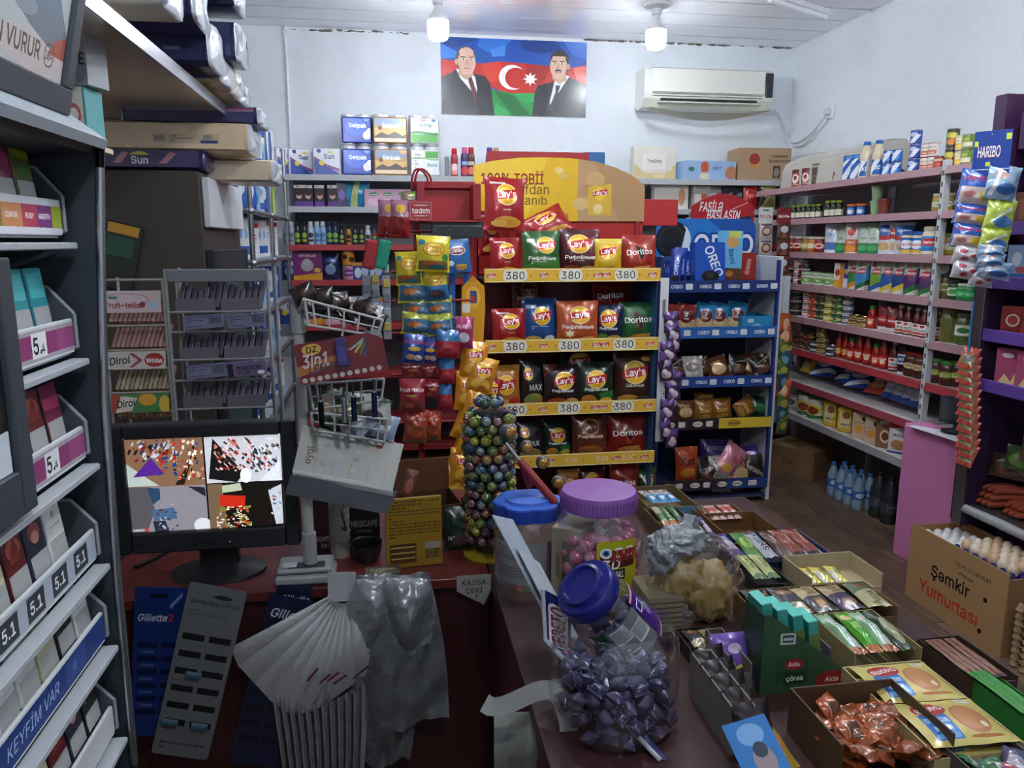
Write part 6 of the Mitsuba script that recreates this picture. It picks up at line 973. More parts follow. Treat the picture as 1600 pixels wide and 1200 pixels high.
m=MB().prism(arch,0,.01,'#a01f26',np.array([[1,0,0,a[0]],[0,0,-1,YC+.01],[0,1,0,a[2]],[0,0,0,1]],float));m.skin(np.array([[[a[0],YC-.0005,a[2]],[a[0],YC-.0005,a[2]+H]],[[a[0]+W,YC-.0005,a[2]],[a[0]+W,YC-.0005,a[2]+H]]]),[(g.intersection(arch),c)for g,c in D],W,H);part(key,'header',m,'gloss')
xa,xb=aty(1079,400,YC)[0],aty(1182,400,YC)[0]
for x in(xa,xb):part(key,'post',MB().box(x-.02,x+.02,YC+.012,YC+.05,0,a[2]+.02,'#b4b8bc',.003),'paint')
part(key,'arm',MB().tube([(xb,YC+.03,a[2]+.01),(aty(1232,322,YC-.14)[0],YC-.138,aty(1224,324,YC-.15)[2]-.004)],.005,'#9a9ea2',6),'chrome');part(key,'back_panel',MB().box(xa,xb,YC+.052,YC+.06,.1,a[2]+.05,'#8a8e92',.001),'paint')
snack('sachet_silver','#b9b4b2',('e',.5,.5,.34,.28,'#7a3a34'),('e',.5,.5,.26,.18,'#d8c0a8'),('r',.1,.8,.9,.92,'#6a6264'),w=.1,h=.13,d=.02,wr=.003);snack('sachet_brown','#5a2f24',('e',.5,.6,.3,.2,'#c9ccd4'),('p',[(.2,.1),(.8,.1),(.6,.4),(.4,.4)],'#8a5a40'),('r',0,0,1,.1,'#3a1a14'),w=.1,h=.13,d=.02,wr=.003)
for j,(px,k,c,hd)in enumerate(((1196,'sachet_silver','silver coffee sachet','#d4d4d2'),(1224,'sachet_brown','brown coffee sachet','#7a2426'))):
 t=aty(px,324,YC-.1-.05*j);q=aty(px,349,YC-.1-.05*j);w=.092;hh=t[2]-q[2]
 m=MB().box(-w/2,w/2,-.001,.001,0,hh,hd,.0005);m.face((-w/2,-.001,0),(1,0,0),(0,0,1),dz(w,hh,hd,('r',.3,.78,.7,.86,'#2a1a1c'),('t','MacCoffee',.5,.45,.18,.8,'#b83038' if j==0 else '#f0e8e8')),w,hh)
 thing('sachet_header_card',('pale' if j==0 else 'dark red')+' header card above the hanging coffee sachets','card',[('card',m,'card'),('strip',MB().box(-.01,.01,.004,.006,-.62 if j==0 else-.5,.0,hd),'card')],mat(None,q))
 for i in range(5 if j==0 else 4):
  q=aty(px-1*i,349+26*(i+1),YC-.1-.05*j);p,h=K[k];thing('coffee_sachet',f'{c}, {ORD[i]} from the top of its hanging strip','sachet',p,mat(None,q,(.9,1,.82)),c+'s on a strip')
for i,px in enumerate((572,586,603)):
 t,b=aty(px,430,2.72),aty(px+3,560-15*i,2.72);m=MB().box(-.014,.014,-.001,.001,b[2]-t[2],0,'#8a9098',.0005)
 for j in range(5):m.box(-.011,.011,-.008,-.001,b[2]-t[2]+.03+.05*j,b[2]-t[2]+.06+.05*j,('#a8adb4','#6a7078','#b8a84a')[(i+j)%3],.003)
 thing('trinket_strip',f'clear strip of small trinkets below the plastic cases, {ORD[i]} from the left','hanging strip',[('',m,'film')],mat(None,t))
CX,CY=2.32,2.715
key=numbered('cold_cabinet');mark(key,'purple open cold cabinet at the right edge','cabinet')
part(key,'side_panel',MB().box(CX,XW-.005,CY,CY+.06,.345,2.05,'#33183a',.004).box(2.42,XW-.005,CY,CY+.06,0,.346,'#33183a',.004),'paint');part(key,'front_post',MB().box(CX-.012,CX+.075,CY-.03,CY-.001,.345,1.72,'#2f1a38',.006),'paint');part(key,'edge_trim',MB().box(CX-.026,CX-.0125,CY-.03,CY+.02,.345,1.72,'#9a9da2',.002),'chrome')
part(key,'back_panel',MB().box(XW-.05,XW-.006,.6,CY-.001,0,2.05,'#2a1c30',.002),'paint')
cz=[1.555,1.352,1.147,.95]
for i,z in enumerate(cz):
 k=part(key,'shelf',MB().box(2.315,XW-.051,.7,CY-.032,z-.02,z,'#5a5664',.002),'paint');part(k,'price_rail',MB().box(2.30,2.3145,.7,CY-.032,z-.03,z+.018,'#5a4090',.002),'plastic')
part(key,'base',MB().box(2.46,XW-.051,.7,CY-.032,0.0,.405,'#4a2f58',.006),'paint');part(key,'deck',MB().box(2.32,XW-.051,.7,CY-.033,.406,.44,'#8e9096',.006),'chrome');part(key,'bumper',MB().tube([(2.305,.7,.425),(2.305,CY-.04,.425)],.018,'#9a9ca2',12),'plastic')
part(key,'canopy',MB().box(2.36,XW-.051,.7,CY-.032,1.84,1.98,'#3a2440',.004),'paint');part(key,'lamp_tube',MB().tube([(2.40,.7,1.82),(2.40,CY-.06,1.82)],.02,'#a9adb2',10),'plastic')
B_('choc_pink','#a84a6a',('e',.5,.8,.26,.07,'#e0c8d0'),('p',[(.1,0),(.4,.3),(.7,.1),(.9,.4),(1,0)],'#d8c48a'),w=.09,h=.16,d=.05,m='gloss');B_('choc_red','#8a2a24',('c',.5,.5,.3,'#d8c8b8'),('c',.5,.5,.22,'#a83a2c'),w=.09,h=.12,d=.05,m='gloss');B_('milk_pack','#8aa4c8',('e',.4,.6,.2,.2,'#d8e0ea'),('e',.6,.3,.2,.1,'#a84a4a'),('r',0,0,1,.2,'#3a6aa8'),w=.09,h=.15,d=.06,m='gloss');B_('brown_pack','#5a3a30',('r',.2,.2,.8,.8,'#7a4a3a'),w=.08,h=.14,d=.05)
for lv,k,c,n in((0,'brown_pack','brown',5),(1,'milk_pack','blue and white',6),(2,'choc_red','red',5),(3,'choc_pink','pink',6)):
 for i in range(n):
  p,h=K[k];thing('dairy_pack',f'{c} pack on the {ORD[lv]} cold cabinet shelf, {ORD[i]} from the purple post','pack',p,mat(rz(rad(-62)[0]),(2.375,CY-.10-i*.10,cz[lv]+.001),.9),f'{c} packs in the cold cabinet')
m=MB();
def sausage(L,r):return MB().tube(spline([(-L/2,0,0),(-L/4,.004,.004),(0,.006,.006),(L/4,.004,.004),(L/2,0,0)],12),np.r_[r*.4,np.full(10,r),r*.4],'#9a4a34',10)
sp=Proto(('',sausage(.15,.013),'film'));n=0
for bx,by,rows in((2.42,2.59,3),(2.56,2.56,3),(2.43,2.46,2)):
 for r_i in range(rows):
  for c in range(3):
   thing('sausage',f'reddish sausage, {ORD[n]} of the heap on the steel deck of the cold cabinet','sausage',sp,mat(rz(rad(-18+6*c)[0]),(bx+.01*r_i,by+.034*c,.458+.027*r_i)),'sausages on the cold cabinet deck');n+=1
snack('meat_bag','#4a3a30',('e',.5,.4,.4,.3,'#6a4a3a'),('p',[(.1,.6),(.5,.9),(.9,.6)],'#a89a8a'),wr=.012,w=.3,h=.2,d=.1);snack('green_veg','#3a4a2c',('e',.5,.4,.4,.3,'#5a7a3a'),wr=.012,w=.3,h=.2,d=.1)
for i,(k,y,z,c)in enumerate((('meat_bag',2.5,.46,'brown clear'),('green_veg',2.36,.52,'green and brown'),('meat_bag',2.2,.50,'dark crumpled'))):thing('meat_bag',f'{c} food bag behind the sausages in the cold cabinet','food bag',K[k][0],mat(rz(rad(-60)[0])@rx(rad(-25)[0]),(2.44,2.63-.07*i,.56+.05*i),.5))
for z,y,c,l in((1.985,2.5,'#c98a5a','orange and white carton lying on top of the cold cabinet'),(2.045,2.5,'#d8a860','yellow carton topmost on the cold cabinet')):
 m=carton(.3,.055,.26,c,dz(.3,.055,c,('r',.1,.2,.7,.8,'#e4dcd0'),('r',.75,.2,.95,.8,'#b8543a')));thing('flat_carton',l,'carton',[('',m,'card')],mat(rz(rad(-60)[0]),(2.60,y+.06,z)))
a,b=aty(1517,250,2.62),aty(1580,212,2.52);W,H=np.linalg.norm((b-a)[:2]),.155;ux=unit(np.array([b[0]-a[0],b[1]-a[1],0]));Mh=frame(aty(1517,275,2.62),ux,(0,0,1))
D=dz(W,H,'#1a3c8e',('t','HARIBO',.42,.52,.26,.62,'#7a2030'),('t','HARIBO',.42,.53,.24,.6,'#e8e0e0'),('r',0,.12,1,.14,'#c8d0e0'),('r',.84,.78,.98,.92,'#c9d84a'),('r',.02,.66,.12,.78,'#c9d84a'),('r',.36,.2,.48,.3,'#c9d84a'),('c',.46,.92,.015,'#e0e0e0'))
m=MB().box(0,W,0,H,-.003,0,'#1a3c8e',.001,Mh);m.skin(np.array([[[0,0,.0006],[0,H,.0006]],[[W,0,.0006],[W,H,.0006]]]),D,W,H,Mh)
thing('sweets_header_card','blue header card with white letters above the hanging jelly sweets','card',[('',m,'gloss')])
snack('jelly_blue','#2450a0',('t','HARIBO',.5,.74,.13,.84,'#c8384a'),('r',.05,.05,.95,.5,'#c4b0a8'),('e',.3,.3,.16,.1,'#b87a7a'),('e',.72,.3,.16,.14,'#d8b83a'),wr=.008);snack('jelly_foil','#8aa4bc',('e',.6,.3,.3,.16,'#3a6aa8'),('e',.4,.7,.24,.12,'#c9a8a0'),('p',[(.1,.1),(.3,.9),(.4,.9),(.25,.1)],'#e4e8ec'),wr=.012);snack('jelly_lime','#a8b84a',('e',.6,.3,.34,.18,'#4a7ab0'),('p',[(.1,.2),(.8,.8),(.9,.7)],'#dfe6d8'),wr=.012);snack('jelly_white','#b9b4b8',('e',.3,.6,.14,.1,'#a8444a'),('e',.7,.4,.14,.1,'#a8444a'),('e',.4,.2,.14,.1,'#a8444a'),wr=.012)
JL=[('jelly_blue',1520,46,322,268,'blue jelly sweet bag with white letters, topmost under the header card'),('jelly_blue',1515,46,352,322,'blue edged jelly bag second in the left hanging column'),('jelly_blue',1508,42,388,352,'jelly bag with lime edge third in the left hanging column'),('jelly_white',1508,36,412,386,'white jelly bag with berries, upper one'),('jelly_white',1506,36,436,408,'white jelly bag with berries, lower one'),('jelly_foil',1560,40,312,262,'shiny blue sweet bag topmost in the right hanging column'),('jelly_lime',1556,36,362,315,'lime and blue shiny sweet bag second in the right column'),('jelly_lime',1550,36,390,360,'lime and blue shiny sweet bag third in the right column'),('jelly_foil',1546,34,406,384,'shiny sweet bag fourth in the right column'),('jelly_foil',1545,34,420,398,'shiny sweet bag fifth in the right column'),('jelly_foil',1550,40,436,412,'shiny sweet bag lowest in the right column'),('jelly_white',1530,30,448,424,'white berry jelly bag lowest in the left column')]
for i,(k,px,pw,pb,pt,l)in enumerate(JL):
 Y=(2.60 if px<1535 else 2.56)-.004*i;p,h=K[k];q,a,b,t=aty(px,pb,Y),aty(px-pw/2,pb,Y),aty(px+pw/2,pb,Y),aty(px,pt-4,Y);thing('jelly_bag',l,'sweet bag',p,mat(rz(rad(-25)[0])@ry(rad(8)[0])@rx(rad(-6)[0]),q,((b[0]-a[0])/WK[k]*1.05,.8,(t[2]-q[2])/h)))
snack('red_sachet','#a8341f',('r',.1,.2,.9,.6,'#6a7a3a'),('e',.5,.45,.3,.2,'#8a8274'),('r',.1,.7,.9,.9,'#c85a4a'),w=.07,h=.1,d=.015,wr=.004)
for i in range(13):
 q=aty(1506+1.5*(i%2)-.6*i,575+12.5*i,2.66);p,h=K['red_sachet'];thing('seed_sachet',f'red snack sachet, {ORD[i]} from the top of the strip on the purple post','sachet',p,mat(rz(rad(-50)[0])@ry(rad(14)[0])@rx(rad(-22)[0]),(q[0],q[1]-.0015*i,q[2]),(.85,1,.9)),'red sachets on the post strip')
m=MB().tube([aty(1521,470,2.67),aty(1512,560,2.67),aty(1508,722,2.67)],.004,'#3a86b8',6);thing('sachet_strip','light blue plastic strip carrying the red sachets','hanging strip',[('',m,'plastic')])
q0,q1=np.array([2.33,2.86]),np.array([2.41,3.24])
key=numbered('scale_stand');mark(key,'pink painted stand with a white paper and a scale on top','stand')
part(key,'body',MB().box(2.43,2.53,2.80,3.20,0,.655,'#c07aa8',.004).box(2.43-.09,2.43,2.90,2.905,0,.655,'#c07aa8',.001)if False else MB().box(2.40,2.52,2.81,3.22,0,.655,'#d080b2',.003),'paint')
m=MB().grid(np.array([[(x,y,.658+.006*math.sin(8*x+5*y)+(-.03 if x<2.30 else 0))for y in np.linspace(2.80,3.16,6)]for x in np.linspace(2.36,2.52,6)]),'#d8dade',two=.001)
thing('paper_sheet','white paper sheet hanging over the pink stand edge','paper',[('',m,'paper')])
m=MB().box(-.07,.07,-.012,.012,.04,.16,'#2b2e33',.004);m.box(-.06,.06,-.0135,-.012,.055,.15,'#3c4046',.002);bs=MB().lathe([(0,0),(.06,0),(.058,.012),(.012,.018),(.01,.05)],'#1c1e22',16)
thing('scale_display','dark scale display on the pink stand','scale display',[('screen',m,'plastic'),('foot',bs,'plastic')],mat(rz(rad(-35)[0])@rx(rad(-8)[0]),(2.475,2.98,.664)))
ex0,ex1,ey0,ey1,eh=2.165,2.40,2.27,2.80,.325
key=numbered('egg_case');mark(key,'brown cardboard egg case with black and red lettering on the floor','box')
L=ey1-ey0;D=dz(L,eh,'#a8845c',('t','Şəmkir',.47,.54,.15,.4,'#1c1814'),('t','Yumurtası',.46,.27,.16,.62,'#b0382a'),('t','(+994) 10 228 00 80',.68,.80,.045,.34,'#3a2f24',0),('t','whatsapp',.62,.70,.04,.18,'#3a2f24'),('c',.82,.56,.018,'#17120e'),('c',.80,.16,.018,'#17120e'))
w=MB().box(ex0,ex0+.006,ey0,ey1,0,eh,'#a8845c',.001);w.face((ex0,ey1,0),(0,-1,0),(0,0,1),D,L,eh);part(key,'printed_side',w,'board')
part(key,'wall',MB().box(ex0+.006,ex1,ey1-.006,ey1,0,eh-.01,'#a07c55',.001),'board');part(key,'wall',MB().box(ex0+.006,ex1,ey0,ey0+.006,0,eh-.02,'#a07c55',.001),'board');part(key,'wall',MB().box(ex1-.006,ex1,ey0+.006,ey1-.006,0,eh,'#a07c55',.001),'board');part(key,'base',MB().box(ex0+.006,ex1-.006,ey0+.006,ey1-.006,0,.006,'#96734e'),'board')
def eggmesh(c):
 t=np.linspace(-PI/2,PI/2,11);r=.0215*np.cos(t)*(1-.12*np.sin(t));return MB().lathe(np.stack([np.maximum(r,0),.028*np.sin(t)],1),c,16,crease=70)
EW=[Proto(('',eggmesh(c),'plastic'))for c in('#dfdedd','#d8c4a8','#cfae8c','#e2d4c0')]
def eggtray(x0,y0,z,nx,ny,c,pit=.046):
 m=MB().box(x0-.5*pit,x0+(nx-.5)*pit,y0-.5*pit,y0+(ny-.5)*pit,z-.004,z,c,.001)
 for i in range(nx+1):
  for j in range(ny+1):m.lathe([(.016,z),(.007,z+.026),(0,z+.028)],c,8,mat(None,(x0+(i-.5)*pit,y0+(j-.5)*pit,0)))
 return m
tz=eh-.075;thing('egg_tray','white egg tray deeper in the cardboard case','egg tray',[('',eggtray(ex0+.05,2.575,tz,4,5,'#cfcac0'),'matte')])
n=0
for i in range(4):
 for j in range(5):thing('egg',f'white egg in the case, {ORD[i]} from the printed side, {ORD[4-j]} row from the far end','egg',EW[0],mat(rx(.1*math.sin(i*3+j)),(ex0+.05+i*.046,2.575+j*.046,tz+.03)),'white eggs in the case')
tz=eh-.03;thing('egg_tray','purple egg tray lying on the near half of the egg case','egg tray',[('',eggtray(ex0+.05,2.31,tz,4,6,'#3a2f72'),'matte')])
for i in range(4):
 for j in range(6):c=(i*7+j*5)%3+1;thing('egg',f'beige egg in the purple tray, {ORD[i]} from the printed side, {ORD[j]} row from the front','egg',EW[c],mat(rx(.1*math.sin(i*3+j)),(ex0+.05+i*.046,2.31+j*.046,tz+.03)),'beige eggs in the purple tray')
for i in range(9):thing('egg_tray',f'empty brown egg tray in the stack beside the egg case, {ORD[i]} from the floor','egg tray',[('',eggtray(2.20,2.01,.006+.026*i,5,5,('#a08668','#947a5e')[i%2]),'matte')],None,'empty egg trays in a stack')
z0=0;q=atz(1270,712,0);m=carton(.36,.19,.3,'#7a5f45',dz(.36,.19,'#7a5f45',('t','Çay',.5,.5,.2,.3,'#5a4230',-8)),dz(.3,.19,'#7a5f45',('l',.2,.3,.6,.7,3,'#5a4230')));m.box(-.18,.0,-.155,.15,.19,.194,'#8a6c50',.001,mat(ry(-.12),(0,0,-.0)))
thing('cardboard_box','closed brown cardboard box on the floor under the grocery shelves','box',[('',m,'board')],mat(rz(rad(-62)[0]),(2.66,4.55,0)))
wb=bottle([(.03,0),(.033,.006),(.031,.05),(.033,.09),(.031,.13),(.012,.19)],(.014,.185,.205),'#8fa9c0','#2f6ab0',dz(.1,.05,'#3a6ab0',('e',.5,.5,.3,.3,'#c9d8ea')),(.06,.11),label='#3a6ab0',m='film');n=0
for i in range(4):
 for j in range(2):thing('water_bottle',f'small water bottle in the pack on the floor, {ORD[i]} from the back in the {("front", "rear")[j]} row','bottle',wb,mat(None,(2.60+.07*j,4.08-.085*i,0)),'water bottles under the shelves')
for i,y in enumerate((3.70,3.6)):thing('water_bottle',f'dark bottle on the floor, {ORD[i]} from the water bottles','bottle',bottle([(.04,0),(.045,.006),(.045,.16),(.015,.24)],(.016,.235,.26),'#23262a','#1a1c20',dz(.14,.06,'#3a3f46',('l',.2,.2,.8,.8,2,'#6a7078')),(.06,.12),label='#3a3f46'),mat(None,(2.64,y,0)))
snack('grey_bag','#7a7e84',('e',.5,.4,.3,.2,'#8a8e94'),wr=.02,w=.2,h=.24,d=.14);thing('plastic_bag','grey knotted plastic bag on the floor behind the pink stand','plastic bag',K['grey_bag'][0],mat(rz(rad(-60)[0]),(2.68,3.42,.001)))
p,h=K['flour_white'];thing('flour_bag','red and white bag sagging over the bottom shelf edge','bag',K['pack_red'][0],mat(rz(rad(-70)[0])@rx(rad(-62)[0]),(2.60,3.38,.46),.8))
m=MB();P=[]
for px,Xo in((0,0),):pass
nu,nv=22,10;a=np.linspace(0,PI,nv+1);ys_=np.linspace(0,.95,nu+1)
G=np.array([[(-.16*math.cos(t),y,.21*math.sin(t)**.5)for t in a]for y in ys_]);G+=(meshkit.noise(G*22)[...,None]-.5)*.03*np.array([1,0,1]);G[:,:,2]=np.maximum(G[:,:,2],0)
m.grid(G,'#b8b4a8',flip=False,two=.001)
for sgn,i in((1,0),(-1,-1)):E_=np.array([G[i],G[i]*[.6,1,.6]+[0,-.012*sgn,.02],G[i]*[.05,1,.05]+[0,-.015*sgn,.07]]);m.grid(E_,'#b0aca2',flip=sgn>0)
thing('roll_pack','big crumpled clear pack of paper rolls on top of the grocery shelves','paper roll pack',[('',m,'film')],mat(None,(2.755,3.98,ZR[0]+.001)))
# ------------------------------------------------------------------ counter
ZT=.64;YC0,YC1=1.87,2.60;TX0,TX1=.24,1.185;TY0=.95
key=numbered('red_counter');mark(key,'dark red shop counter with a glossy red top carrying the monitor','counter')
part(key,'top',MB().box(-.75,TX0-.002,YC0,YC1,ZT-.03,ZT,'#55201f',.004),'gloss');part(key,'front_panel',MB().box(-.74,TX0-.004,YC0+.02,YC0+.04,0,ZT-.031,'#331114',.002),'paint');part(key,'rear_panel',MB().box(-.74,TX0-.004,YC1-.04,YC1-.02,0,ZT-.031,'#4a1418',.002),'paint')
key=numbered('sweets_table');mark(key,'dark red table covered with boxes of biscuits and sweets','table')
part(key,'top',MB().box(TX0,TX1,TY0,2.37,ZT-.03,ZT,'#33191a',.004),'paint');part(key,'side_panel',MB().box(TX0+.004,TX0+.02,TY0+.01,2.36,0,ZT-.031,'#43151a',.002),'paint');part(key,'side_panel',MB().box(TX1-.02,TX1-.004,TY0+.01,2.36,0,ZT-.031,'#3a1a1c',.002),'paint');part(key,'front_panel',MB().box(TX0+.021,TX1-.021,TY0+.02,TY0+.04,0,ZT-.031,'#3a1418',.002),'paint')
pz=lambda px,py,z=ZT:atz(px,py,z)
YM=1.98;a,b=aty(185,868,YM),aty(460,656,YM);s0,s1=aty(205,835,YM),aty(437,679,YM);W,H=s1[0]-s0[0],s1[2]-s0[2]
fr=MB();fr.box(a[0],s0[0],YM-.004,YM+.04,a[2],b[2],'#1c1e21',.006).box(s1[0],b[0],YM-.004,YM+.04,a[2],b[2],'#1c1e21',.006).box(s0[0]-.001,s1[0]+.001,YM-.004,YM+.04,s1[2],b[2],'#222428',.006).box(s0[0]-.001,s1[0]+.001,YM-.004,YM+.04,a[2],s0[2],'#222428',.006).box(a[0]+.03,b[0]-.03,YM+.04,YM+.075,a[2]+.03,b[2]-.03,'#17181b',.01)
fr.face((a[0]+.03,YM-.0045,a[2]+.014),(1,0,0),(0,0,1),[(txt('EUR',.02,.008,.010),'#0c0d0e')]+[(circ(.16+.012*i,.008,.0025),'#0e0f10')for i in range(5)]+[(circ(.245,.008,.002),'#d8e0e8')],.3,.018)
r=random.Random(5);D=[(R_(0,0,W,H),'#101114')];q=lambda x,y:(x*W,y*H)
def blot(x0,y0,x1,y1,n,cols,s,a0=-60,a1=60):
 for _ in range(n):
  x,y=r.uniform(x0,x1)*W,r.uniform(y0,y1)*H;w_,h_=r.uniform(.3,1)*s*W,r.uniform(.3,1)*s*H;D.append((affinity.rotate(R_(x-w_*.8,y-h_*.7,x+w_*.8,y+h_*.7),r.uniform(a0,a1)).intersection(R_(x0*W,y0*H,x1*W,y1*H)),r.choice(cols)))
D+=[(R_(*q(.0,.49),*q(.495,1)),'#8a6a52'),(poly(q(0,.5),q(.2,.5),q(.1,.62),q(0,.75)),'#b8c4c0'),(poly(q(.04,.6),q(.24,.62),q(.16,.8)),'#5a2a94'),(poly(q(.3,.5),q(.42,.78),q(.36,.5)),'#2a2018')]
blot(.02,.76,.32,.99,60,['#1a1c22','#8a2028','#c9d0d8','#2a3a5a','#b8b0a8'],.024,30,60);blot(.3,.55,.49,.98,80,['#e0d4c4','#c23a2a','#2a1a18','#d8a078','#3a4a7a','#f0e4d8'],.022,55,85);blot(.2,.6,.32,.92,20,['#1f3f8a','#b8342c','#1a1618'],.024)
D+=[(R_(*q(.505,.5),*q(1,1)),'#c9ccd4'),(poly(q(.52,.55),q(.56,.98),q(.75,.6),q(.7,.5)),'#1a1a1c')];blot(.56,.62,.82,.98,90,['#d8b0a4','#e8dcd4','#8a2a24','#5a3a34','#d07a6a','#2a2024'],.022,-60,-35);blot(.8,.6,.99,.9,70,['#1a2a20','#12202a','#2a4a3a','#e0e4e6','#b83a2c','#3a3a44'],.022,-70,-40);D+=[(poly(q(.84,.5),q(.99,.72),q(.99,.5)),'#dfe4ea'),(circ(*q(.76,.57),.014,.02),'#e8ecf0')]
D+=[(R_(*q(0,0),*q(.495,.49)),'#8f8c96'),(poly(q(0,.49),q(.12,.49),q(.16,.25),q(.1,0),q(0,0)),'#5c5860'),(poly(q(.12,.49),q(.2,.47),q(.2,.36),q(.15,.3)),'#2c4a6a'),(poly(q(.14,.24),q(.28,.26),q(.3,.14),q(.15,.12)),'#4a6a8e'),(poly(q(.14,.12),q(.22,.12),q(.24,0),q(.15,0)),'#2a3040'),(circ(*q(.46,.05),.022,.02),'#d8dce0'),(poly(q(.38,.48),q(.49,.46),q(.49,.36)),'#2a2c34')]
blot(.12,.0,.3,.3,16,['#3a4456','#a8b0bc','#5a3a3a'],.02)
D+=[(R_(*q(.505,0),*q(1,.49)),'#1c1816'),(poly(q(.505,.49),q(.6,.49),q(.62,0),q(.505,0)),'#7a6450'),(poly(q(.6,.47),q(.72,.49),q(.73,.41),q(.6,.39)),'#b9c4ac'),(poly(q(.58,.37),q(.75,.35),q(.74,.22),q(.58,.25)),'#c8301c'),(poly(q(.9,.4),q(.99,.46),q(.99,.02),q(.94,.02)),'#c8d0d8')]
blot(.55,.0,.78,.24,110,['#d8c49a','#e4dcc8','#b8862a','#c84a2a','#6a8a3a','#f4f0e4'],.017,-15,15);blot(.9,.05,.99,.44,16,['#2a4a8a','#8a2a2c','#e0e4e8'],.014);D+=[(txt('CAM03',W*.045,H*.03,.006),'#f0f0f0'),(R_(*q(.09,.015),*q(.11,.045)),'#e04030'),(txt('CAM 1',W*.94,H*.96,.006),'#f0f0f0')]
key=numbered('monitor');mark(key,'black framed monitor showing four security camera views','monitor');part(key,'frame',fr,'plastic')
sm=MB().skin(np.array([[[s0[0],YM+.006,s0[2]],[s0[0],YM+.006,s1[2]]],[[s1[0],YM+.006,s0[2]],[s1[0],YM+.006,s1[2]]]]),D,W,H)
part(key,'screen',sm,'lcd');part(key,'backlight',MB().box(s0[0],s1[0],YM+.012,YM+.014,s0[2],s1[2],'#ffffff'),'matte',emitter={'type':'area','radiance':{'type':'rgb','value':SCREEN_LIGHT}})
cx=(a[0]+b[0])/2+.01;part(key,'neck',MB().box(cx-.05,cx+.05,YM+.03,YM+.07,ZT+.012,a[2]+.06,'#17181b',.008),'plastic');part(key,'foot',MB().lathe([(0,0),(.11,0),(.108,.008),(.05,.02),(0,.022)],'#1a1b1e',24,mat(None,(cx,YM+.03,ZT+.001),(1.1,.8,1))),'plastic')
thing('monitor_cable','black cable curving on the counter under the monitor','cable',[('',MB().tube(spline([pz(210,888)+[0,0,.006],pz(260,880)+[0,0,.03],pz(300,872)+[0,.02,.05],pz(330,880)+[0,.1,.03]],20),.006,'#131416',8),'plastic')])
def wires(pts,c='#8f8c8a',r=.004):return MB().wire(pts,r,c,6)
YG=2.30;g=lambda px,py,dy=0:aty(px,py,YG+dy)
key=numbered('gum_stand');mark(key,'white wire stand of chewing gum left of the mint stand','stand')
x0,x1=g(166,500)[0],g(262,500)[0];m=MB()
for x in(x0,x1):
 for dy in(-.02,.12):m.tube([(x,YG+dy,ZT+.005),(x,YG+dy,g(200,436)[2])],.0045,'#9a938c',8)
for py in(437,508,546,575,612,642):z=g(200,py)[2];m.tube([(x0,YG-.02,z),(x1,YG-.02,z)],.004,'#9a938c',6)
part(key,'wire_frame',m,'paint')
GW=x1-x0-.01
def gumcard(lab_,pb,pt,base,*it):
 z0,z1=g(200,pb)[2],g(200,pt)[2];h=z1-z0;m=MB().box(0,GW,-.001,.001,0,h,base,.0005);m.face((0,-.001,0),(1,0,0),(0,0,1),dz(GW,h,base,*it),GW,h);thing('gum_header_card',lab_,'card',[('',m,'gloss')],mat(rx(rad(-8)[0]),(x0+.005,YG-.035,z0)))
gumcard('pale pink chewy sweet header card with red lettering',487,453,'#c9b4b8',('e',.4,.6,.4,.3,'#b894a4'),('e',.4,.6,.36,.24,'#cdb8be'),('t','Fruit-tella',.34,.34,.26,.6,'#8e1f24'),('e',.68,.36,.05,.14,'#8a2a24'),('e',.86,.3,.1,.2,'#a8b8cc'),('r',.1,.62,.26,.74,'#4a7a4a'))
gumcard('white and red gum header card with black lettering',574,547,'#c4bcb6',('p',[(.36,.1),(.52,.5),(.36,.9),(.44,.9),(.6,.5),(.44,.1)],'#9a3a34'),('t','Dirol',.2,.5,.4,.36,'#141416',6,.15),('e',.8,.5,.17,.4,'#9a2a26'),('t','White',.8,.46,.26,.28,'#e8dcd8'))
gumcard('green and yellow gum header card with fruit print',641,613,'#3f7a3a',('p',[(.0,0),(.3,0),(.42,.7),(.1,1),(0,1)],'#a83a2a'),('p',[(.06,0),(.34,.1),(.44,.8),(.16,.9)],'#ddd6c8'),('t','Dirol',.24,.5,.38,.32,'#141416',8,.15),('e',.62,.7,.16,.34,'#d8a02c'),('e',.92,.4,.1,.5,'#c9b03a'))
def stick(c):return Proto(('',MB().box(-.0055,.0055,-.009,.009,0,.075,c,.002),'film'))
SK={c:stick(c)for c in('#a8827c','#94706c','#a89880','#8f8068','#a07e5c','#4a4456','#3c3a4a','#54505e')}
for rI,(pb,c1,c2,nm)in enumerate(((506,'#94706c','#a8827c','pink'),(546,'#a8827c','#94706c','rose'),(612,'#a89880','#8f8068','beige'),(655,'#a07e5c','#a89880','tan'))):
 z=g(200,pb)[2]+.003
 for i in range(12):thing('gum_pack',f'thin {nm} gum pack, {ORD[i]} from the left in the {ORD[rI]} row of the gum stand','gum pack',SK[c1 if i%3 else c2],mat(rx(rad(-30)[0])@ry(rad(10)[0]),(x0+.012+i*GW/12.3,YG+.0,z),(1,1,(.66,1.0,1.0,.7)[rI])),f'{nm} gum packs in the gum stand')
key=numbered('mint_stand');mark(key,'grey wire stand of mint packs behind the monitor','stand')
x0,x1=g(268,500)[0],g(424,500)[0];m=MB()
for x in(x0,x1):
 for dy in(-.03,.12):m.tube([(x,YG+dy,ZT+.005),(x,YG+dy,g(300,420)[2])],.005,'#8a8c90',8)
for py in(486,517,560,592,636):z=g(300,py)[2];m.tube([(x0,YG-.03,z),(x1,YG-.03,z)],.0035,'#8a8c90',6)
part(key,'wire_frame',m,'paint');z0,z1=g(300,440)[2],g(300,420)[2];part(key,'top_bar',MB().box(x0-.004,x1+.004,YG-.034,YG-.026,z0,z1,'#767a80',.003),'paint')
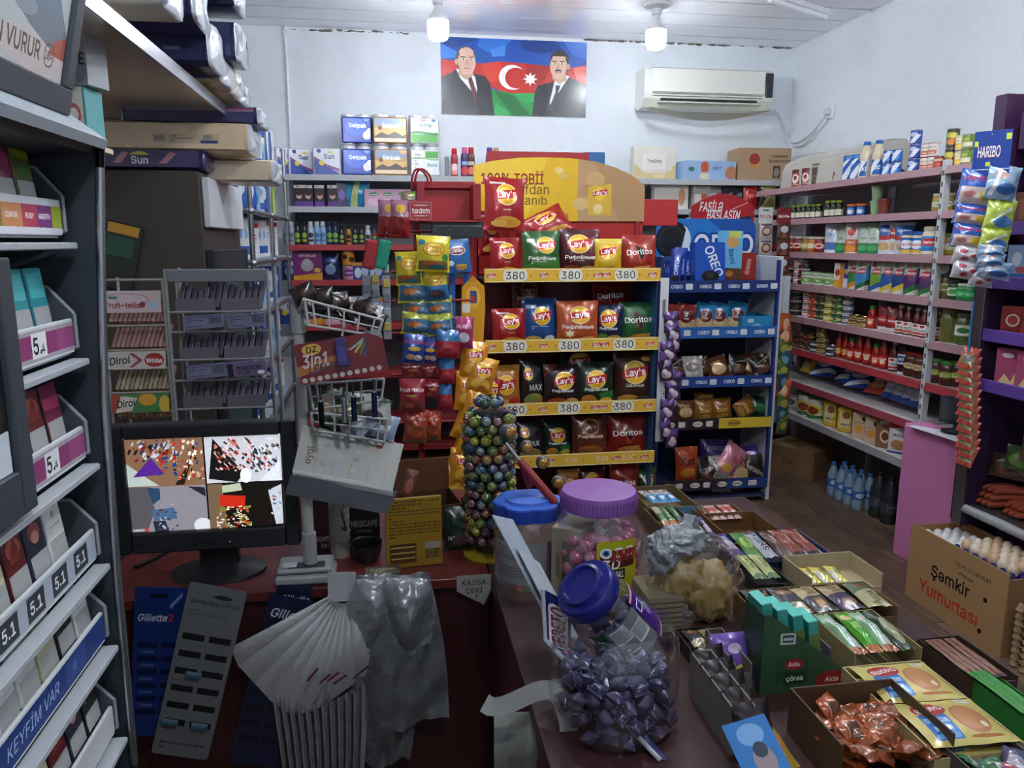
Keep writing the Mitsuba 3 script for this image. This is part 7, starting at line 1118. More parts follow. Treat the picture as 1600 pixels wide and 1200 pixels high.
for rI,pb in enumerate((484,559,634)):
 z=g(300,pb)[2]+.003;n=14
 for i in range(n):
  v=abs((i%7)-3)/3;thing('mint_pack',f'thin dark violet mint pack, {ORD[i]} from the left in the {ORD[rI]} row of the mint stand','mint pack',SK[('#4a4456','#3c3a4a','#54505e')[(i*2+rI)%3]],mat(rx(rad(-24)[0])@ry(rad(8)[0]),(x0+.025+i*(x1-x0-.04)/n,YG+.0,z),(1.25,1,.72+.36*v)),'mint packs in the mint stand')
 m=MB()
 for sx in(0,1):
  u0=x0+.02+sx*(x1-x0-.03)*.5;m.box(u0,u0+(x1-x0-.05)*.48,YG-.026,YG-.025,z-.004,z+.03,'#6a646c',.0004)
 part(key,'tray_lip',m,'gloss')
def mcard(px,pw,pb,pt,base,l,*it):
 a_,b_=g(px-pw/2,pb,-.05),g(px+pw/2,pt,-.05);w,h=b_[0]-a_[0],b_[2]-a_[2];m=MB().box(0,w,-.012,.0,0,h,base,.001);m.face((0,-.012,0),(1,0,0),(0,0,1),dz(w,h,base,*it),w,h);thing('mint_box',l,'box',[('',m,'card')],mat(ry(rad(-4)[0]),a_))
BC=(('b',.66,.3,.96,.9,'#20202a'),('l',.06,.4,.6,.9,3,'#3a3a4a'),('l',.06,.1,.9,.26,1,'#4a4a5a'),('r',0,.84,1,1,'#5a5a7a'))
mcard(320,60,515,494,'#74748c','grey mint box with barcode, upper left in the mint stand',*BC);mcard(387,58,513,492,'#70728a','grey mint box with barcode, upper right in the mint stand',*BC);mcard(325,60,592,570,'#74748c','grey mint box with barcode, lower left in the mint stand',*BC)
mcard(388,58,589,565,'#6a5a7a','violet mint box with dark bold lettering in the mint stand',('t','mentos',.55,.6,.34,.72,'#15152a'),('t','PURE',.42,.24,.24,.4,'#2a2440'),('r',0,0,.14,.9,'#1c1a2c'),('e',.86,.2,.1,.14,'#e0dce8'))
thing('picture_stand','dark framed board with yellow top edge leaning on the fridge','board',[('',MB().box(-.06,.06,-.01,.01,0,.24,'#22251f',.004).box(-.056,.05,-.0115,-.01,.2,.235,'#b8862a',.001).box(-.05,.04,-.0115,-.01,.12,.19,'#1f4a34',.001),'plastic')],mat(ry(rad(14)[0]),aty(180,452,2.988)))
tb=pz(482,905);key=numbered('card_terminal');mark(key,'grey card terminal base at the counter edge under the pole','terminal')
m=MB().box(-.075,.075,-.05,.06,0,.03,'#9a9c9c',.01);m.box(-.07,.07,-.045,.05,.03,.045,'#8a8c8e',.008);m.box(-.04,.05,-.035,.0,.0455,.047,'#2a2c30',.001);m.box(-.055,-.02,-.03,.0,.0455,.048,'#c0c8d0',.001);part(key,'base',m,'plastic',None,mat(None,(tb[0]-.005,YC0+.055,ZT+.001)))
xp=atz(488,900,ZT)[0];yp=YC0+.045;zt=aty(463,455,yp)[2];key=numbered('pole_rack');mark(key,'pale steel pole rack with wire baskets beside the monitor','rack')
part(key,'pole',MB().tube([(xp,yp,ZT+.05),(xp,yp,zt)],.013,'#a4a6a4',14),'paint');[part(key,'clamp',MB().tube([(xp,yp,za),(xp,yp,za+.08)],.018,'#8e9090',14),'paint')for za in(ZT+.05,zt-.1)]
bp=lambda px,py,dy=0:aty(px,py,yp+dy)
for(tl,tr,br,bl),c in((((476,468),(598,500),(590,525),(482,508)),'#b4b6b4'),(((482,600),(600,592),(596,625),(490,640)),'#a8aaa8'),(((486,645),(606,655),(600,690),(490,672)),'#a8aaa8')):
 m=MB();F4=[bp(*t,-.06)for t in(tl,tr,br,bl)];R4=[bp(*t,.12)for t in(tl,tr,br,bl)]
 for Q in(F4,R4):m.wire([*Q,Q[0]],.0035,c,6)
 for i in range(4):m.wire([F4[i],R4[i]],.003,c,6)
 mid=lambda A,B,t:A*(1-t)+B*t
 m.wire([mid(F4[0],F4[3],.5),mid(F4[1],F4[2],.5)],.0025,c,6)
 for t in np.linspace(.1,.9,5):m.wire([mid(F4[0],F4[1],t),mid(F4[3],F4[2],t)],.0028,c,6).wire([mid(F4[3],F4[2],t),mid(R4[3],R4[2],t)],.0025,c,6)
 part(key,'wire_basket',m,'paint')
part(key,'arm',MB().wire([(xp,yp,zt-.06),tuple(bp(476,468,-.06))],.006,'#a4a6a4',6).wire([(xp,yp,zt-.06),tuple(bp(482,508,.0))],.008,'#a4a6a4',6),'paint')
def choc(c,c2):return bag(.06,.045,.028,dz(.06,.045,c,('e',.5,.5,.34,.3,c2)),c,seed=len(K)+5,nu=6,nv=6,wr=.005)
CHO={'black':Proto(('',choc('#1d1416','#3a2420'),'film')),'white':Proto(('',choc('#b9b6b2','#4a3430'),'film')),'green':Proto(('',choc('#24401f','#a8927a'),'film')),'blue':Proto(('',choc('#8a9ab0','#c9d2de'),'film'))}
def heap(pts,kinds,name,lab_,cat,grp,dy0=0,s=1.0,seed=1):
 r_=np.random.default_rng(seed)
 for i,(px,py)in enumerate(pts):
  k=kinds[i%len(kinds)];q_=bp(px,py,dy0+.03*(i%4))
  thing(name,f'{k} {lab_}, {ORD[i % 16]} from the left',cat,CHO[k],mat(rz(r_.uniform(-1,1))@rx(r_.uniform(-1.2,.2))@ry(r_.uniform(-.6,.6)),q_,s),grp)
heap([(482+6.6*i,482+1.6*i+(6 if i%2 else-10))for i in range(16)],['black','black','white','black'],'wrapped_chocolate','wrapped chocolate in the top wire basket','chocolate','chocolates in the top basket',-.03)
heap([(500+11*i,660+1.2*i-(12 if i%2 else 0))for i in range(9)],['green','green','white'],'wrapped_cake','wrapped cake in the middle wire basket','wrapped cake','cakes in the middle basket',-.02,1.5,2);heap([(550+10*i,676+2*i)for i in range(5)],['blue','white'],'wrapped_wafer','wrapped wafer in the low wire basket','wafer pack','wafers in the low basket',-.03,1.4,3)
Yk=yp-.13;A_,B_=aty(456,540,Yk),aty(594,516,Yk);C_2=aty(471,602,Yk);W=np.linalg.norm(B_-A_);H=np.linalg.norm(C_2-A_);Mk=frame(C_2,B_-A_,A_-C_2)
D=[(R_(0,0,W,H),'#6a1a20'),(poly((0,H*.2),(W*.5,H*.42),(W*.62,H*.72),(W*.5,H*.62),(0,H*.45)),'#a8642a'),(circ(W*.19,H*.82,.022,.013),'#c9a03a'),(txt('DZ',W*.19,H*.82,.014),'#2a1a14'),(txt('3in1',W*.2,H*.55,.030,.06,slant=.2),'#c9c4c0'),(txt('LEELIGHT',W*.36,H*.34,.018,.1,slant=.2),'#3a3448'),(poly((W*.84,H),(W,H),(W,H*.8)),'#8a8a8a')]+[(line([(W*.8,H*.88),(W*(.62+.05*i),H*(.66-.08*i))],.005),c)for i,c in enumerate(('#8a9aa8','#a8a83a','#4a6a4a','#3a4a6a'))]+[(circ(W*(.05+.085*i),H*.09,.006),'#b8b0a8')for i in range(11)]
m=MB().box(0,W,0,H,-.002,0,'#5c161c',.001,Mk);m.skin(np.array([[[0,0,.0004],[0,H,.0004]],[[W,0,.0004],[W,H,.0004]]]),D,W,H,Mk)
thing('penlight_card','dark red card with yellow oval holding key ring lights','card',[('card',m,'gloss'),('hook',MB().tube([Mk[:3,3]+Mk[:3,0]*W*.55+Mk[:3,1]*H,bp(540,505,-.06)],.003,'#b0b0b0',6),'chrome')])
for px,pt,pb,c,l in((500,606,668,'#17181b','black pen light hanging at the left of the red card'),(536,605,660,'#8a8e94','silver pen light hanging under the purple key ring'),(551,600,658,'#22284a','navy pen light right of the silver one'),(583,592,652,'#232a5a','navy pen light at the right end of the red card')):
 t,b=aty(px,pt,Yk-.004),aty(px+3,pb,Yk-.012);m=MB().tube([b,b*.3+t*.7],.0065,c,10);m.tube([b*.35+t*.65,b*.3+t*.7],.0075,'#b0b4b8',10);st=MB().tube([b*.3+t*.7,t],.0025,'#1a1a1e',6);thing('pen_light',l,'pen light',[('barrel',m,'chrome'),('strap',st,'plastic')])
t,b=aty(531,528,Yk-.02),aty(537,572,Yk-.02);m=MB().box(-.013,.013,-.004,.004,0,np.linalg.norm(t-b),'#3a2f6a',.003);m.box(-.009,.009,-.005,-.004,.01,np.linalg.norm(t-b)-.018,'#4a3f7e',.002);thing('key_tag','purple key ring tag clipped over the red card','key tag',[('',m,'plastic')],mat(ry(rad(-6)[0]),b))
Yf=yp-.05;P_=lambda px,py,dy:aty(px,py,Yf+dy)
up=[P_(457,735,-.05),P_(474,664,.02),P_(631,694,.02),P_(614,764,-.05)]
def sheet(q,D,W,H,base,t=.002):
 m=MB();G=np.array([[q[0],q[1]],[q[3],q[2]]]);m.skin(G,D,W,H);n=gridn(G)[0,0];m.grid(G-n*t,base,flip=True);return m
W,H=.26,.13;D=[(R_(0,0,W,H),'#9a9a94'),(txt('oyo!',.03,.05,.018,rot=90),'#5a3a2a')]+[(R_(.05+.045*i,.006,.0515+.045*i,.05),'#7a7a76')for i in range(5)]+[(circ(.07+.04*i,.085-.006*j,.009,.006),('#7a8a9a','#8a9aa8','#a8a09a')[(i+j)%3])for i in range(3)for j in(0,4,9)]+[(circ(.2,.108,.008,.006),'#a83a2a')]
key=numbered('price_folder');mark(key,'open grey folder of price sheets clipped to the pole','folder');part(key,'cover_sheet',sheet(up,D,W,H,'#8c8c88'),'card')
lo=[P_(445,772,.01),P_(454,742,-.05),P_(622,768,-.05),P_(604,804,.01)];D=[(R_(0,0,.26,.06),'#8a8e98')]+[(lines_of_text(.01+.062*i,.008,.066+.062*i,.052,8,i),'#2e323c')for i in range(4)]
part(key,'price_sheet',sheet(lo,D,.26,.06,'#6a6e78'),'card');m=MB()
for i in range(7):o=np.array([0,.002*i,-.0025*i]);m.grid(np.array([[up[0]+[0,-.004,-.004]+o,up[0]+o+[0,-.001,.004]],[up[3]+[0,-.004,-.006]+o,up[3]+o+[0,-.001,.006]]]),'#c4c6c6',two=.0006)
part(key,'page_edges',m,'paper');part(key,'hook',MB().tube(spline([P_(537,790,-.02),P_(536,810,-.03),P_(540,828,-.03),P_(534,824,-.04)],14),.003,'#202226',6),'plastic')
def ccart(l,pxl,pxr,pb,pt,col,*it,d=.07,m='card',deg=0,name='coffee_box',Yo=0):
 q_=pz((pxl+pxr)/2,pb);Y=q_[1]+Yo;a_,b_,t_=aty(pxl,pb,Y),aty(pxr,pb,Y),aty(pxl,pt,Y);w,h=b_[0]-a_[0],t_[2]-a_[2]
 thing(name,l,'box',[('',carton(w,h,d,col,dz(w,h,col,*it)),m)],mat(rz(rad(deg)[0]),((a_[0]+b_[0])/2,Y+d/2,ZT+.001)))
NE=lambda y,c='#d8d0cc':('t','NESCAFÉ',.5,y,.08,.8,c)
ccart('dark maroon coffee box left of the cup tower',485,518,868,780,'#3a1216',NE(.28),('t','3in1',.7,.16,.07,.4,'#c9b8b0'),('r',.1,.5,.9,.9,'#4a181c'),d=.09);ccart('black coffee box with pale lettering right of the cup tower',546,594,862,788,'#17171a',('t','NESCAFÉ',.5,.58,.12,.86,'#a8a4a0'),('t','STRONG',.5,.42,.05,.5,'#7a7672'),('t','3in1',.5,.24,.14,.5,'#b8b4b0'),d=.09)
ccart('upright yellow carton back with small print and barcode',604,692,886,778,'#8a6a1a',('l',.05,.42,.95,.97,12,'#4a3410'),('r',.05,.06,.52,.34,'#4a2a14'),('r',.07,.12,.5,.14,'#b09a5a'),('r',.07,.2,.5,.22,'#b09a5a'),('r',.07,.28,.5,.3,'#b09a5a'),('b',.68,.1,.96,.24,'#15161a'),('r',.68,.24,.96,.34,'#8e8c80'),d=.012,name='yellow_carton',deg=6)
m=MB();w=.2;q_=pz(665,850);tx(m,w,.16,.1,'#4a3020');m.box(-w/2,w/2,.08,.084,.0,.2,'#5a3a28',.001);thing('open_carton','open brown carton behind the yellow carton','carton',[('',m,'board')],mat(rz(rad(10)[0]),(q_[0],2.22,ZT+.001)))
snack('soap_tag','#7a4a40',('e',.5,.4,.3,.3,'#b87a6a'));thing('clear_sachet','small clear sachet with a red stripe standing in the open carton','sachet',K['soap_tag'][0],mat(ry(.3),aty(634,776,2.16),(.28,.3,.42)))
snack('coffee_bag','#0f2a22',('t','NESCAFÉ',.5,.34,.1,.8,'#b8c0ba'),('t','3in1',.5,.22,.07,.3,'#8aa090'),('e',.5,.3,.3,.12,'#3a1a1c'));q_=pz(722,872);thing('coffee_bag','dark green coffee bag with pale lettering beside the yellow carton','coffee bag',K['coffee_bag'][0],mat(rz(.1),(q_[0],q_[1]+.05,ZT+.001),(.68,.8,.66)))
snack('coffee_bag2','#3a3026',('e',.5,.5,.3,.2,'#6a5a48'));q_=pz(738,850);thing('coffee_bag','dim brown sachet bag behind the lollipop tree','coffee bag',K['coffee_bag2'][0],mat(None,(q_[0]+.02,q_[1]+.12,ZT+.001),(.6,.8,.5)))
q_=pz(531,875);
for i in range(7):thing('paper_cup',f'white paper cup in the tower by the coffee boxes, {ORD[i]} from the counter','cup',[('',MB().lathe([(0,0),(.025,0),(.0285,.05),(.03,.052),(.029,.054),(.0275,.05)],'#8f8c84',18),'paper')],mat(None,(q_[0],q_[1]+.03,ZT+.001+.021*i)),'paper cups in a tower')
q_=pz(573,880);thing('black_bowl','black plastic bowl in front of the black coffee box','bowl',[('',MB().lathe([(0,0),(.03,0),(.04,.03),(.042,.05),(.044,.052),(.04,.05),(.036,.02),(0,.012)],'#15161a',22),'plastic')],mat(None,(q_[0],q_[1]+.02,ZT+.001)))
m=carton(.09,.012,.05,'#3a3428',dz(.09,.012,'#4a4434'));m.face((-.045,-.025,.0122),(1,0,0),(0,1,0),dz(.09,.05,'#4a4434',('t','MOXITO',.5,.6,.26,.7,'#b8b0a0',180),('t','LITE',.4,.25,.2,.3,'#b8b0a0',180)),.09,.05);q_=pz(598,903);thing('small_carton','small dark olive carton lying at the counter edge above the bags','carton',[('',m,'card')],mat(rz(.06),(q_[0],YC0+.05,ZT+.001)))
# ------------------------------------------------------------------ jars and lollipops
def lolly(c1,c2):
 m=MB();m.ball((0,0,0),.0145,c1,12)
 D=[(circ(.012,.012,.0115),c2),(ring(.012,.012,.0095,.0015),'#b89a3a'),(lines_of_text(.006,.008,.018,.017,2,3),'#b84a2a')]
 a=np.linspace(-.8,.8,5);P=np.array([[(.0150*math.sin(u)*math.cos(v),-.0150*math.cos(u)*math.cos(v),.0150*math.sin(v))for v in a]for u in a]);m.skin(P,D,.024,.024)
 m.lathe([(.004,.013),(.007,.018),(.0,.0155)],c1,8);return Proto(('',m,'film'))
LOL=[lolly('#4a5a34','#5f6a3a'),lolly('#3a4262','#5a5f7a'),lolly('#4a2a40','#6a4a5a'),lolly('#2f4a3a','#6a7a4a'),lolly('#6a3a34','#8a6a4a'),lolly('#3a5a6a','#6a8088'),lolly('#6a7a2a','#8a8a3a')]
q0=pz(770,878);ax_,ay_=q0[0],q0[1]+.06
key=numbered('lollipop_stand');mark(key,'yellow footed lollipop stand beside the hanging chip strip','stand');zt=aty(775,640,ay_)[2]
part(key,'foot',MB().lathe([(0,0),(.075,0),(.075,.006),(.03,.016),(0,.018)],'#8a7a1f',24,mat(None,(ax_,ay_,ZT+.001))),'plastic');part(key,'post',MB().tube([(ax_,ay_,ZT+.016),(ax_,ay_,zt)],.038,'#2a2a2e',16),'plastic')
rl_=np.random.default_rng(21);n=0;nr=int((zt-ZT-.05)/.0255)
for i in range(nr):
 z=ZT+.055+i*.0255+.004;k=12
 for j in range(k):
  a=2*PI*(j+.5*(i%2))/k
  thing('lollipop',f'round wrapped lollipop on the stand, {ORD[nr-1-i]} ring from the top','lollipop',LOL[rl_.integers(7)],mat(rz(a+PI/2+rl_.uniform(-.7,.7))@rx(rl_.uniform(-.7,.7))@ry(rl_.uniform(-.8,.8)),(ax_+(.0585+rl_.uniform(-.003,.006))*math.cos(a),ay_+(.0585+rl_.uniform(-.003,.006))*math.sin(a),z+rl_.uniform(-.004,.004)),rl_.uniform(.92,1.1)),'lollipops covering the stand');n+=1
for j in range(6):a=2*PI*j/6;thing('lollipop','round wrapped lollipop crowning the lollipop stand','lollipop',LOL[(j*2+1)%6],mat(rz(a)@rx(-.6),(ax_+.028*math.cos(a),ay_+.028*math.sin(a),zt+.022)),'lollipops crowning the stand')
BL=Proto(('',MB().ball((0,0,0),.019,'#4a4448',16).add(MB().skin(np.array([[(.0194*math.sin(u)*math.cos(v),-.0194*math.cos(u)*math.cos(v),.0194*math.sin(v))for v in np.linspace(-1,1,7)]for u in np.linspace(-1,1,7)]),[(circ(.02,.02,.017),'#22201c'),(circ(.02,.02,.0155),'#b8862a'),(txt('Chupa',.02,.023,.006,.024),'#3a2412'),(txt('Chups',.02,.014,.006,.024),'#3a2412')],.04,.04)),'film'))
for px,py,l in((823,698,'large gold badge lollipop highest beside the tongs'),(848,722,'large gold badge lollipop in the middle beside the tongs'),(872,753,'large gold badge lollipop lowest beside the tongs')):
 thing('badge_lollipop',l,'lollipop',BL,mat(None,aty(px,py,ay_-.08)))
thing('badge_lollipop','large violet badge lollipop at the top of the red stick','lollipop',BL,mat(rz(.5),aty(793,674,ay_-.09),(1.25,1.25,1.1)))
m=MB().tube([aty(790,692,1.86),aty(815,724,1.85)],.005,'#b8bcc0',8);t2=MB().tube([aty(812,720,1.85),aty(868,786,1.80)],.011,'#7e1519',10).tube([aty(814,722,1.85),aty(828,760,1.86)],.009,'#7e1519',10);thing('red_tongs','red handled tongs leaning on the blue jar lid','tongs',[('handle',t2,'plastic'),('tip',m,'chrome')])
scene['mat_plast']={'type':'thindielectric','int_ior':1.7}
def place_on(Rm,c):m=np.eye(4);m[:3,:3]=Rm;m[:3,3]=c;return m
jA=pz(836,932);M=mat(None,(jA[0],jA[1]+.10,ZT+.001));R1,hA=.088,.19
key=numbered('sweet_jar');mark(key,'nearly empty clear jar with a blue flower shaped lid','jar')
part(key,'body',MB().lathe([(0,.002),(R1*.9,.002),(R1,.02),(R1,hA*.8),(R1*.92,hA*.93),(R1*.8,hA)],'#ffffff',30),'plast',None,M)
fl=shapely.union_all([circ(.045*math.cos(t),.045*math.sin(t),.046)for t in np.arange(6)*PI/3]);m=MB().prism(fl,hA-.01,hA+.022,'#1f3f9a');m.prism(fl.buffer(-.003),hA+.022,hA+.025,'#3a62c0');m.lathe([(.06,hA+.025),(.058,hA+.033),(.03,hA+.04),(0,hA+.042)],'#4a72cc',24);part(key,'lid',m,'plastic',None,M)
lb=MB();cyl_label(lb,R1-.002,R1-.002,.02,.13,dz(PI*R1,.11,'#8a8c90',('l',.1,.1,.4,.9,12,'#5a5c62'),('r',.66,.3,.98,.95,'#a86a80')),PI*R1,.11);part(key,'label',lb,'card',None,M)
jB=pz(950,962);R2,hB=.108,.245;MBt=mat(None,(jB[0],jB[1]+.10,ZT+.001));key=numbered('gum_ball_jar');mark(key,'large clear jar of pink balls with a violet lid','jar')
pb=[(0,.002),(R2*.85,.002),(R2*.97,.02),(R2,.07),(R2,hB*.62),(R2*.9,hB*.8),(R2*.74,hB*.9),(R2*.74,hB)]
part(key,'body',MB().lathe(pb,'#ffffff',36),'plast',None,MBt)
m=MB().lathe([(.089,hB-.012),(.092,hB-.01),(.092,hB+.022),(.088,hB+.03),(0,hB+.032)],'#7a4a94',40)
for a in np.arange(60)*2*PI/60:m.box(-.0015,.0015,.0915,.0935,hB-.008,hB+.02,'#6e4288',0,mat(rz(a)))
part(key,'lid',m,'plastic',None,MBt)
rl=.1085;D=[(rrect(0,-.02,.105,.15,.02),'#a8a81f'),(R_(.008,.072,.097,.108),'#4a1f1a'),(rrect(.006,.004,.05,.05,.003),'#a8a81f'),(txt('3D',.034,.082,.024,slant=.1),'#e8e4e0'),(R_(.014,.046,.07,.069),'#1a1614'),(txt('BURSTING',.03,.0575,.014,.03),'#e8e4e0'),(txt('BALL',.057,.0575,.014,.02),'#e8e4e0'),(lines_of_text(.073,.046,.1,.07,4,4),'#2a2a18'),(lines_of_text(.01,.0,.09,.035,5,5),'#5a5a1a')]
for x,c in((.022,'#3a6aa8'),(.052,'#3a8a4a'),(.082,'#8a2a34')):D+=[(circ(x,.113,.0145),'#e4e4e0'),(circ(x,.113,.0085),c),(circ(x,.113,.004),'#121214')]
D+=[(lines_of_text(.035,.132,.07,.14,1,2),'#8a2a2a')]
a=np.linspace(-.30,.68,10);P=np.array([[(rl*math.sin(u),-rl*math.cos(u),z)for z in(.04,.12,.185)]for u in a]);lb=MB().skin(P,[(g.intersection(D[0][0]),c)for g,c in D],.105,.145);part(key,'label',lb,'gloss',None,MBt)
gb=MB().ball((0,0,0),.0195,'#a8607a',14);gb.skin(np.array([[(.0197*math.sin(u)*math.cos(v),-.0197*math.cos(u)*math.cos(v),.0197*math.sin(v))for v in np.linspace(-.9,.9,6)]for u in np.linspace(-.9,.9,6)]),[(circ(.018,.018,.012,.009),'#b87a8e')]+[(line([(.004,.018+.004*i),(.032,.018+.004*i)],.0012),'#8e4a60')for i in(-2,0,2)],.036,.036)
GB=Proto(('',gb,'film'));rb=np.random.default_rng(4);pts=[]
for lay in range(5):
 z=.024+.0345*lay
 for ring_,k,off in((.082,13,.3*lay),(.042,6,.5*lay),(0,1,0)):
  for j in range(k):
   t=2*PI*j/k+off
   if lay==4 and ring_<.05 and j%2:continue
   rr_=min(ring_,(.082,.084,.084,.082,.074)[lay]);pts.append((rr_*math.cos(t),rr_*math.sin(t),z+(.004 if j%2 else 0),lay))
for i,p in enumerate(pts):thing('bubble_gum_ball',f'pink wrapped gum ball in the violet lidded jar, {ORD[p[3]]} layer from the bottom','gum ball',GB,MBt@mat(rz(rb.uniform(-3,3))@rx(rb.uniform(-1,1)),p[:3]),'pink balls in the jar')
q_=pz(868,900);m=carton(.08,.19,.11,'#8a8270',dz(.08,.19,'#8a8270',('r',.35,.1,.8,.84,'#5a4430'),('v','AZƏRÇAY',.2,.5,.12,.7,'#3a342a')),dz(.11,.19,'#9a9280',('l',.2,.2,.5,.5,3,'#6a6450')),[(R_(0,0,.08,.11),'#a8a294')])
thing('tea_box','beige tea carton wedged between the two big jars','box',[('',m,'card')],mat(rz(rad(-38)[0]),(jA[0]+.098,jA[1]-.012,ZT+.001)))
def jar_tilt(base,axis,R,L):z=unit(axis);x=unit(np.cross(z,[0,-1,.3]));y=np.cross(z,x);return mat(np.stack([x,y,z],1),base)
jd=pz(985,1180);RD,hD=.115,.15;jDc=np.array([jd[0]+.0,jd[1]+.10,ZT+.001]);key=numbered('sweet_jar');mark(key,'big clear jar of violet wrapped sweets lowest in front','jar')
part(key,'body',MB().lathe([(0,.002),(RD*.85,.002),(RD,.03),(RD,.12),(RD*.96,.17),(RD*.8,.2)],'#ffffff',36),'plast',None,mat(None,jDc))
snack('violet_sweet','#403d5c',('l',.15,.2,.85,.8,3,'#8a88a4'),('r',0,0,1,.12,'#6a6884'),('e',.3,.7,.2,.14,'#27244a'),w=.05,h=.036,d=.036,wr=.002,crimp=.05);rv=np.random.default_rng(8);n=0
for lay in range(5):
 for ring_,k in((.09,13),(.058,9),(.026,4)):
  for j in range(k):
   t=2*PI*j/k+.4*lay;thing('violet_sweet',f'violet wrapped sweet in the big front jar, {ORD[lay]} layer from the bottom','sweet',K['violet_sweet'][0],mat(rz(rv.uniform(-3,3))@rx(rv.uniform(-1.4,.2))@ry(rv.uniform(-1,1)),jDc+[ring_*math.cos(t),ring_*math.sin(t),.012+.022*lay],.62),'violet sweets in the front jar');n+=1
c0,c1=aty(925,930,1.30),aty(1035,1045,1.33);axv=unit(c0-c1);axv=unit(axv+np.array([0,-.1,.0]));RC_=.062;Lc=.17;base=c0-axv*Lc;MC=jar_tilt(base,axv,RC_,Lc);key=numbered('sweet_jar');mark(key,'tilted clear jar with a dark blue lid resting on the front jar','jar')
part(key,'body',MB().lathe([(0,.0),(RC_*.9,.0),(RC_,.012),(RC_,Lc*.82),(RC_*.86,Lc*.95),(RC_*.84,Lc)],'#ffffff',30),'plast',None,MC)
part(key,'lid',MB().lathe([(RC_*.93,Lc-.004),(RC_*.97,Lc),(RC_*.97,Lc+.026),(RC_*.92,Lc+.03),(RC_*.72,Lc+.03),(RC_*.70,Lc+.04),(RC_*.6,Lc+.042),(RC_*.56,Lc+.034),(0,Lc+.034)],'#181c6a',36),'gloss',None,MC)
def wraplabel(r,u0,u1,z0,z1,D,W,H):a=np.linspace(u0,u1,9);return MB().skin(np.array([[(r*math.cos(u),r*math.sin(u),z)for z in(z0,z1)]for u in a]),D,W,H)
vd=MC[:3,:3].T@(EYE-MC[:3,3]);ua=math.atan2(vd[1],vd[0])
D=dz(.075,.10,'#8a8e96',('r',0,.0,1,1,'#6a6e76'),('r',.04,.55,.5,.95,'#d4d6da'),('b',.06,.58,.48,.92),('r',.52,.3,.96,.72,'#d0d2d6'),('b',.54,.36,.94,.7),('l',.1,.1,.5,.4,3,'#c9ccd0'));part(key,'barcode_label',wraplabel(RC_+.0008,ua-.55,ua+.62,.03,.13,D,.075,.10),'gloss',None,MC)
D=dz(.045,.12,'#3a1a6a',('e',.6,.45,.24,.12,'#8a5ab8'),('r',.1,.62,.5,.8,'#e4e0ec'),('r',.14,.64,.46,.78,'#3a1a6a'),('e',.5,.58,.2,.05,'#4a8a4a'),('r',0,.94,1,1,'#e0a0a8'),('r',0,0,1,.04,'#c88a9a'));part(key,'purple_label',wraplabel(RC_+.001,ua+.66,ua+1.5,.02,.14,D,.045,.12),'gloss',None,MC)
D=dz(.03,.1,'#1a4a2a',('r',0,0,1,.3,'#a8502a'),('v','TATLI',.5,.6,.4,.4,'#c8d0c0'));part(key,'green_label',wraplabel(RC_+.001,ua-1.2,ua-.62,.03,.13,D,.03,.1),'gloss',None,MC)
for i in range(14):
 t=2*PI*i/7;thing('violet_sweet','violet wrapped sweet inside the tilted jar','sweet',K['violet_sweet'][0],MC@mat(rz(t)@rx(.8*math.sin(i*2.1)),(.034*math.cos(t),.034*math.sin(t),.03+.055*(i//7)+.01*math.sin(i)),.8),'sweets in the tilted jar')
eA,eB,eC=aty(848,920,1.34),aty(852,1000,1.32),aty(1032,1188,1.10)
m=MB();Wd=aty(895,935,1.36)-eA;
G=np.array([[eA,eA+Wd*.95+[0,.0,-.012]],[eB,eB+Wd*.85],[eC,eC+Wd*.25+[0,0,.004]]]);G=np.array([G[0]*(1-t)+G[1]*t for t in(0,.5)]+[G[1]*(1-t)+G[2]*t for t in np.linspace(0,1,7)])
L_=.36;Wq=.05;D=[(R_(0,0,L_,Wq),'#1c1f5a'),(rrect(L_-.105,.006,L_-.018,.042,.01),'#c9c4cc'),(txt('BEBETO',L_-.062,.024,.026,.078,rot=0),'#7a1f2a')]+[(circ(rv.uniform(.06,.25),rv.uniform(.004,.046),rv.uniform(.004,.008)),rv.choice(['#a8a83a','#c9c05a','#4a8a5a','#3a8ab0','#b8603a','#5a3a8a']))for _ in range(30)]
Gs=G if gridn(G)[2,0]@(EYE-G[2,0])>0 else G[:,::-1];Gs=Gs[::-1,::-1];m.skin(Gs,D,L_,Wq);m.grid(Gs-gridn(Gs)*.0015,'#14163a',flip=True)
rim=MB().tube(list(G[:,0]),.0045,'#a8aeb8',8)
thing('jelly_tub_lid','long blue printed jelly sweets tub wall with a clear rim leaning on the jars','tub',[('print',m,'gloss'),('rim',rim,'gloss')])
for i,(A2,B2,C2,c)in enumerate((((768,805),(850,960),(800,812),'#9aa4b0'),((806,856),(872,985),(842,880),'#a8b0b8'))):
 a_,b_,c_=aty(*A2,1.56-.04*i),aty(*B2,1.42-.04*i),aty(*C2,1.62-.04*i);d_=c_+(b_-a_)
 G=np.array([[a_,b_],[c_,d_]]);L2=np.linalg.norm(b_-a_);W2=np.linalg.norm(c_-a_);m=MB().grid(G,c,two=.002).grid(G,c,flip=True);m.skin(G[:,::-1]if gridn(G)[0,0]@(EYE-a_)<0 else G,dz(W2,L2,'#b4bac2',('r',.2,.1,.8,.9,'#2a4a8a'),('r',.3,.2,.7,.5,'#c9a0a0')),W2,L2,None,.0004);thing('printed_board',f'white edged printed plastic board leaning left of the jars, {("farther", "nearer")[i]} one','board',[('',m,'gloss')])
G=np.array([aty(875,845,1.55),aty(925,915,1.44)])
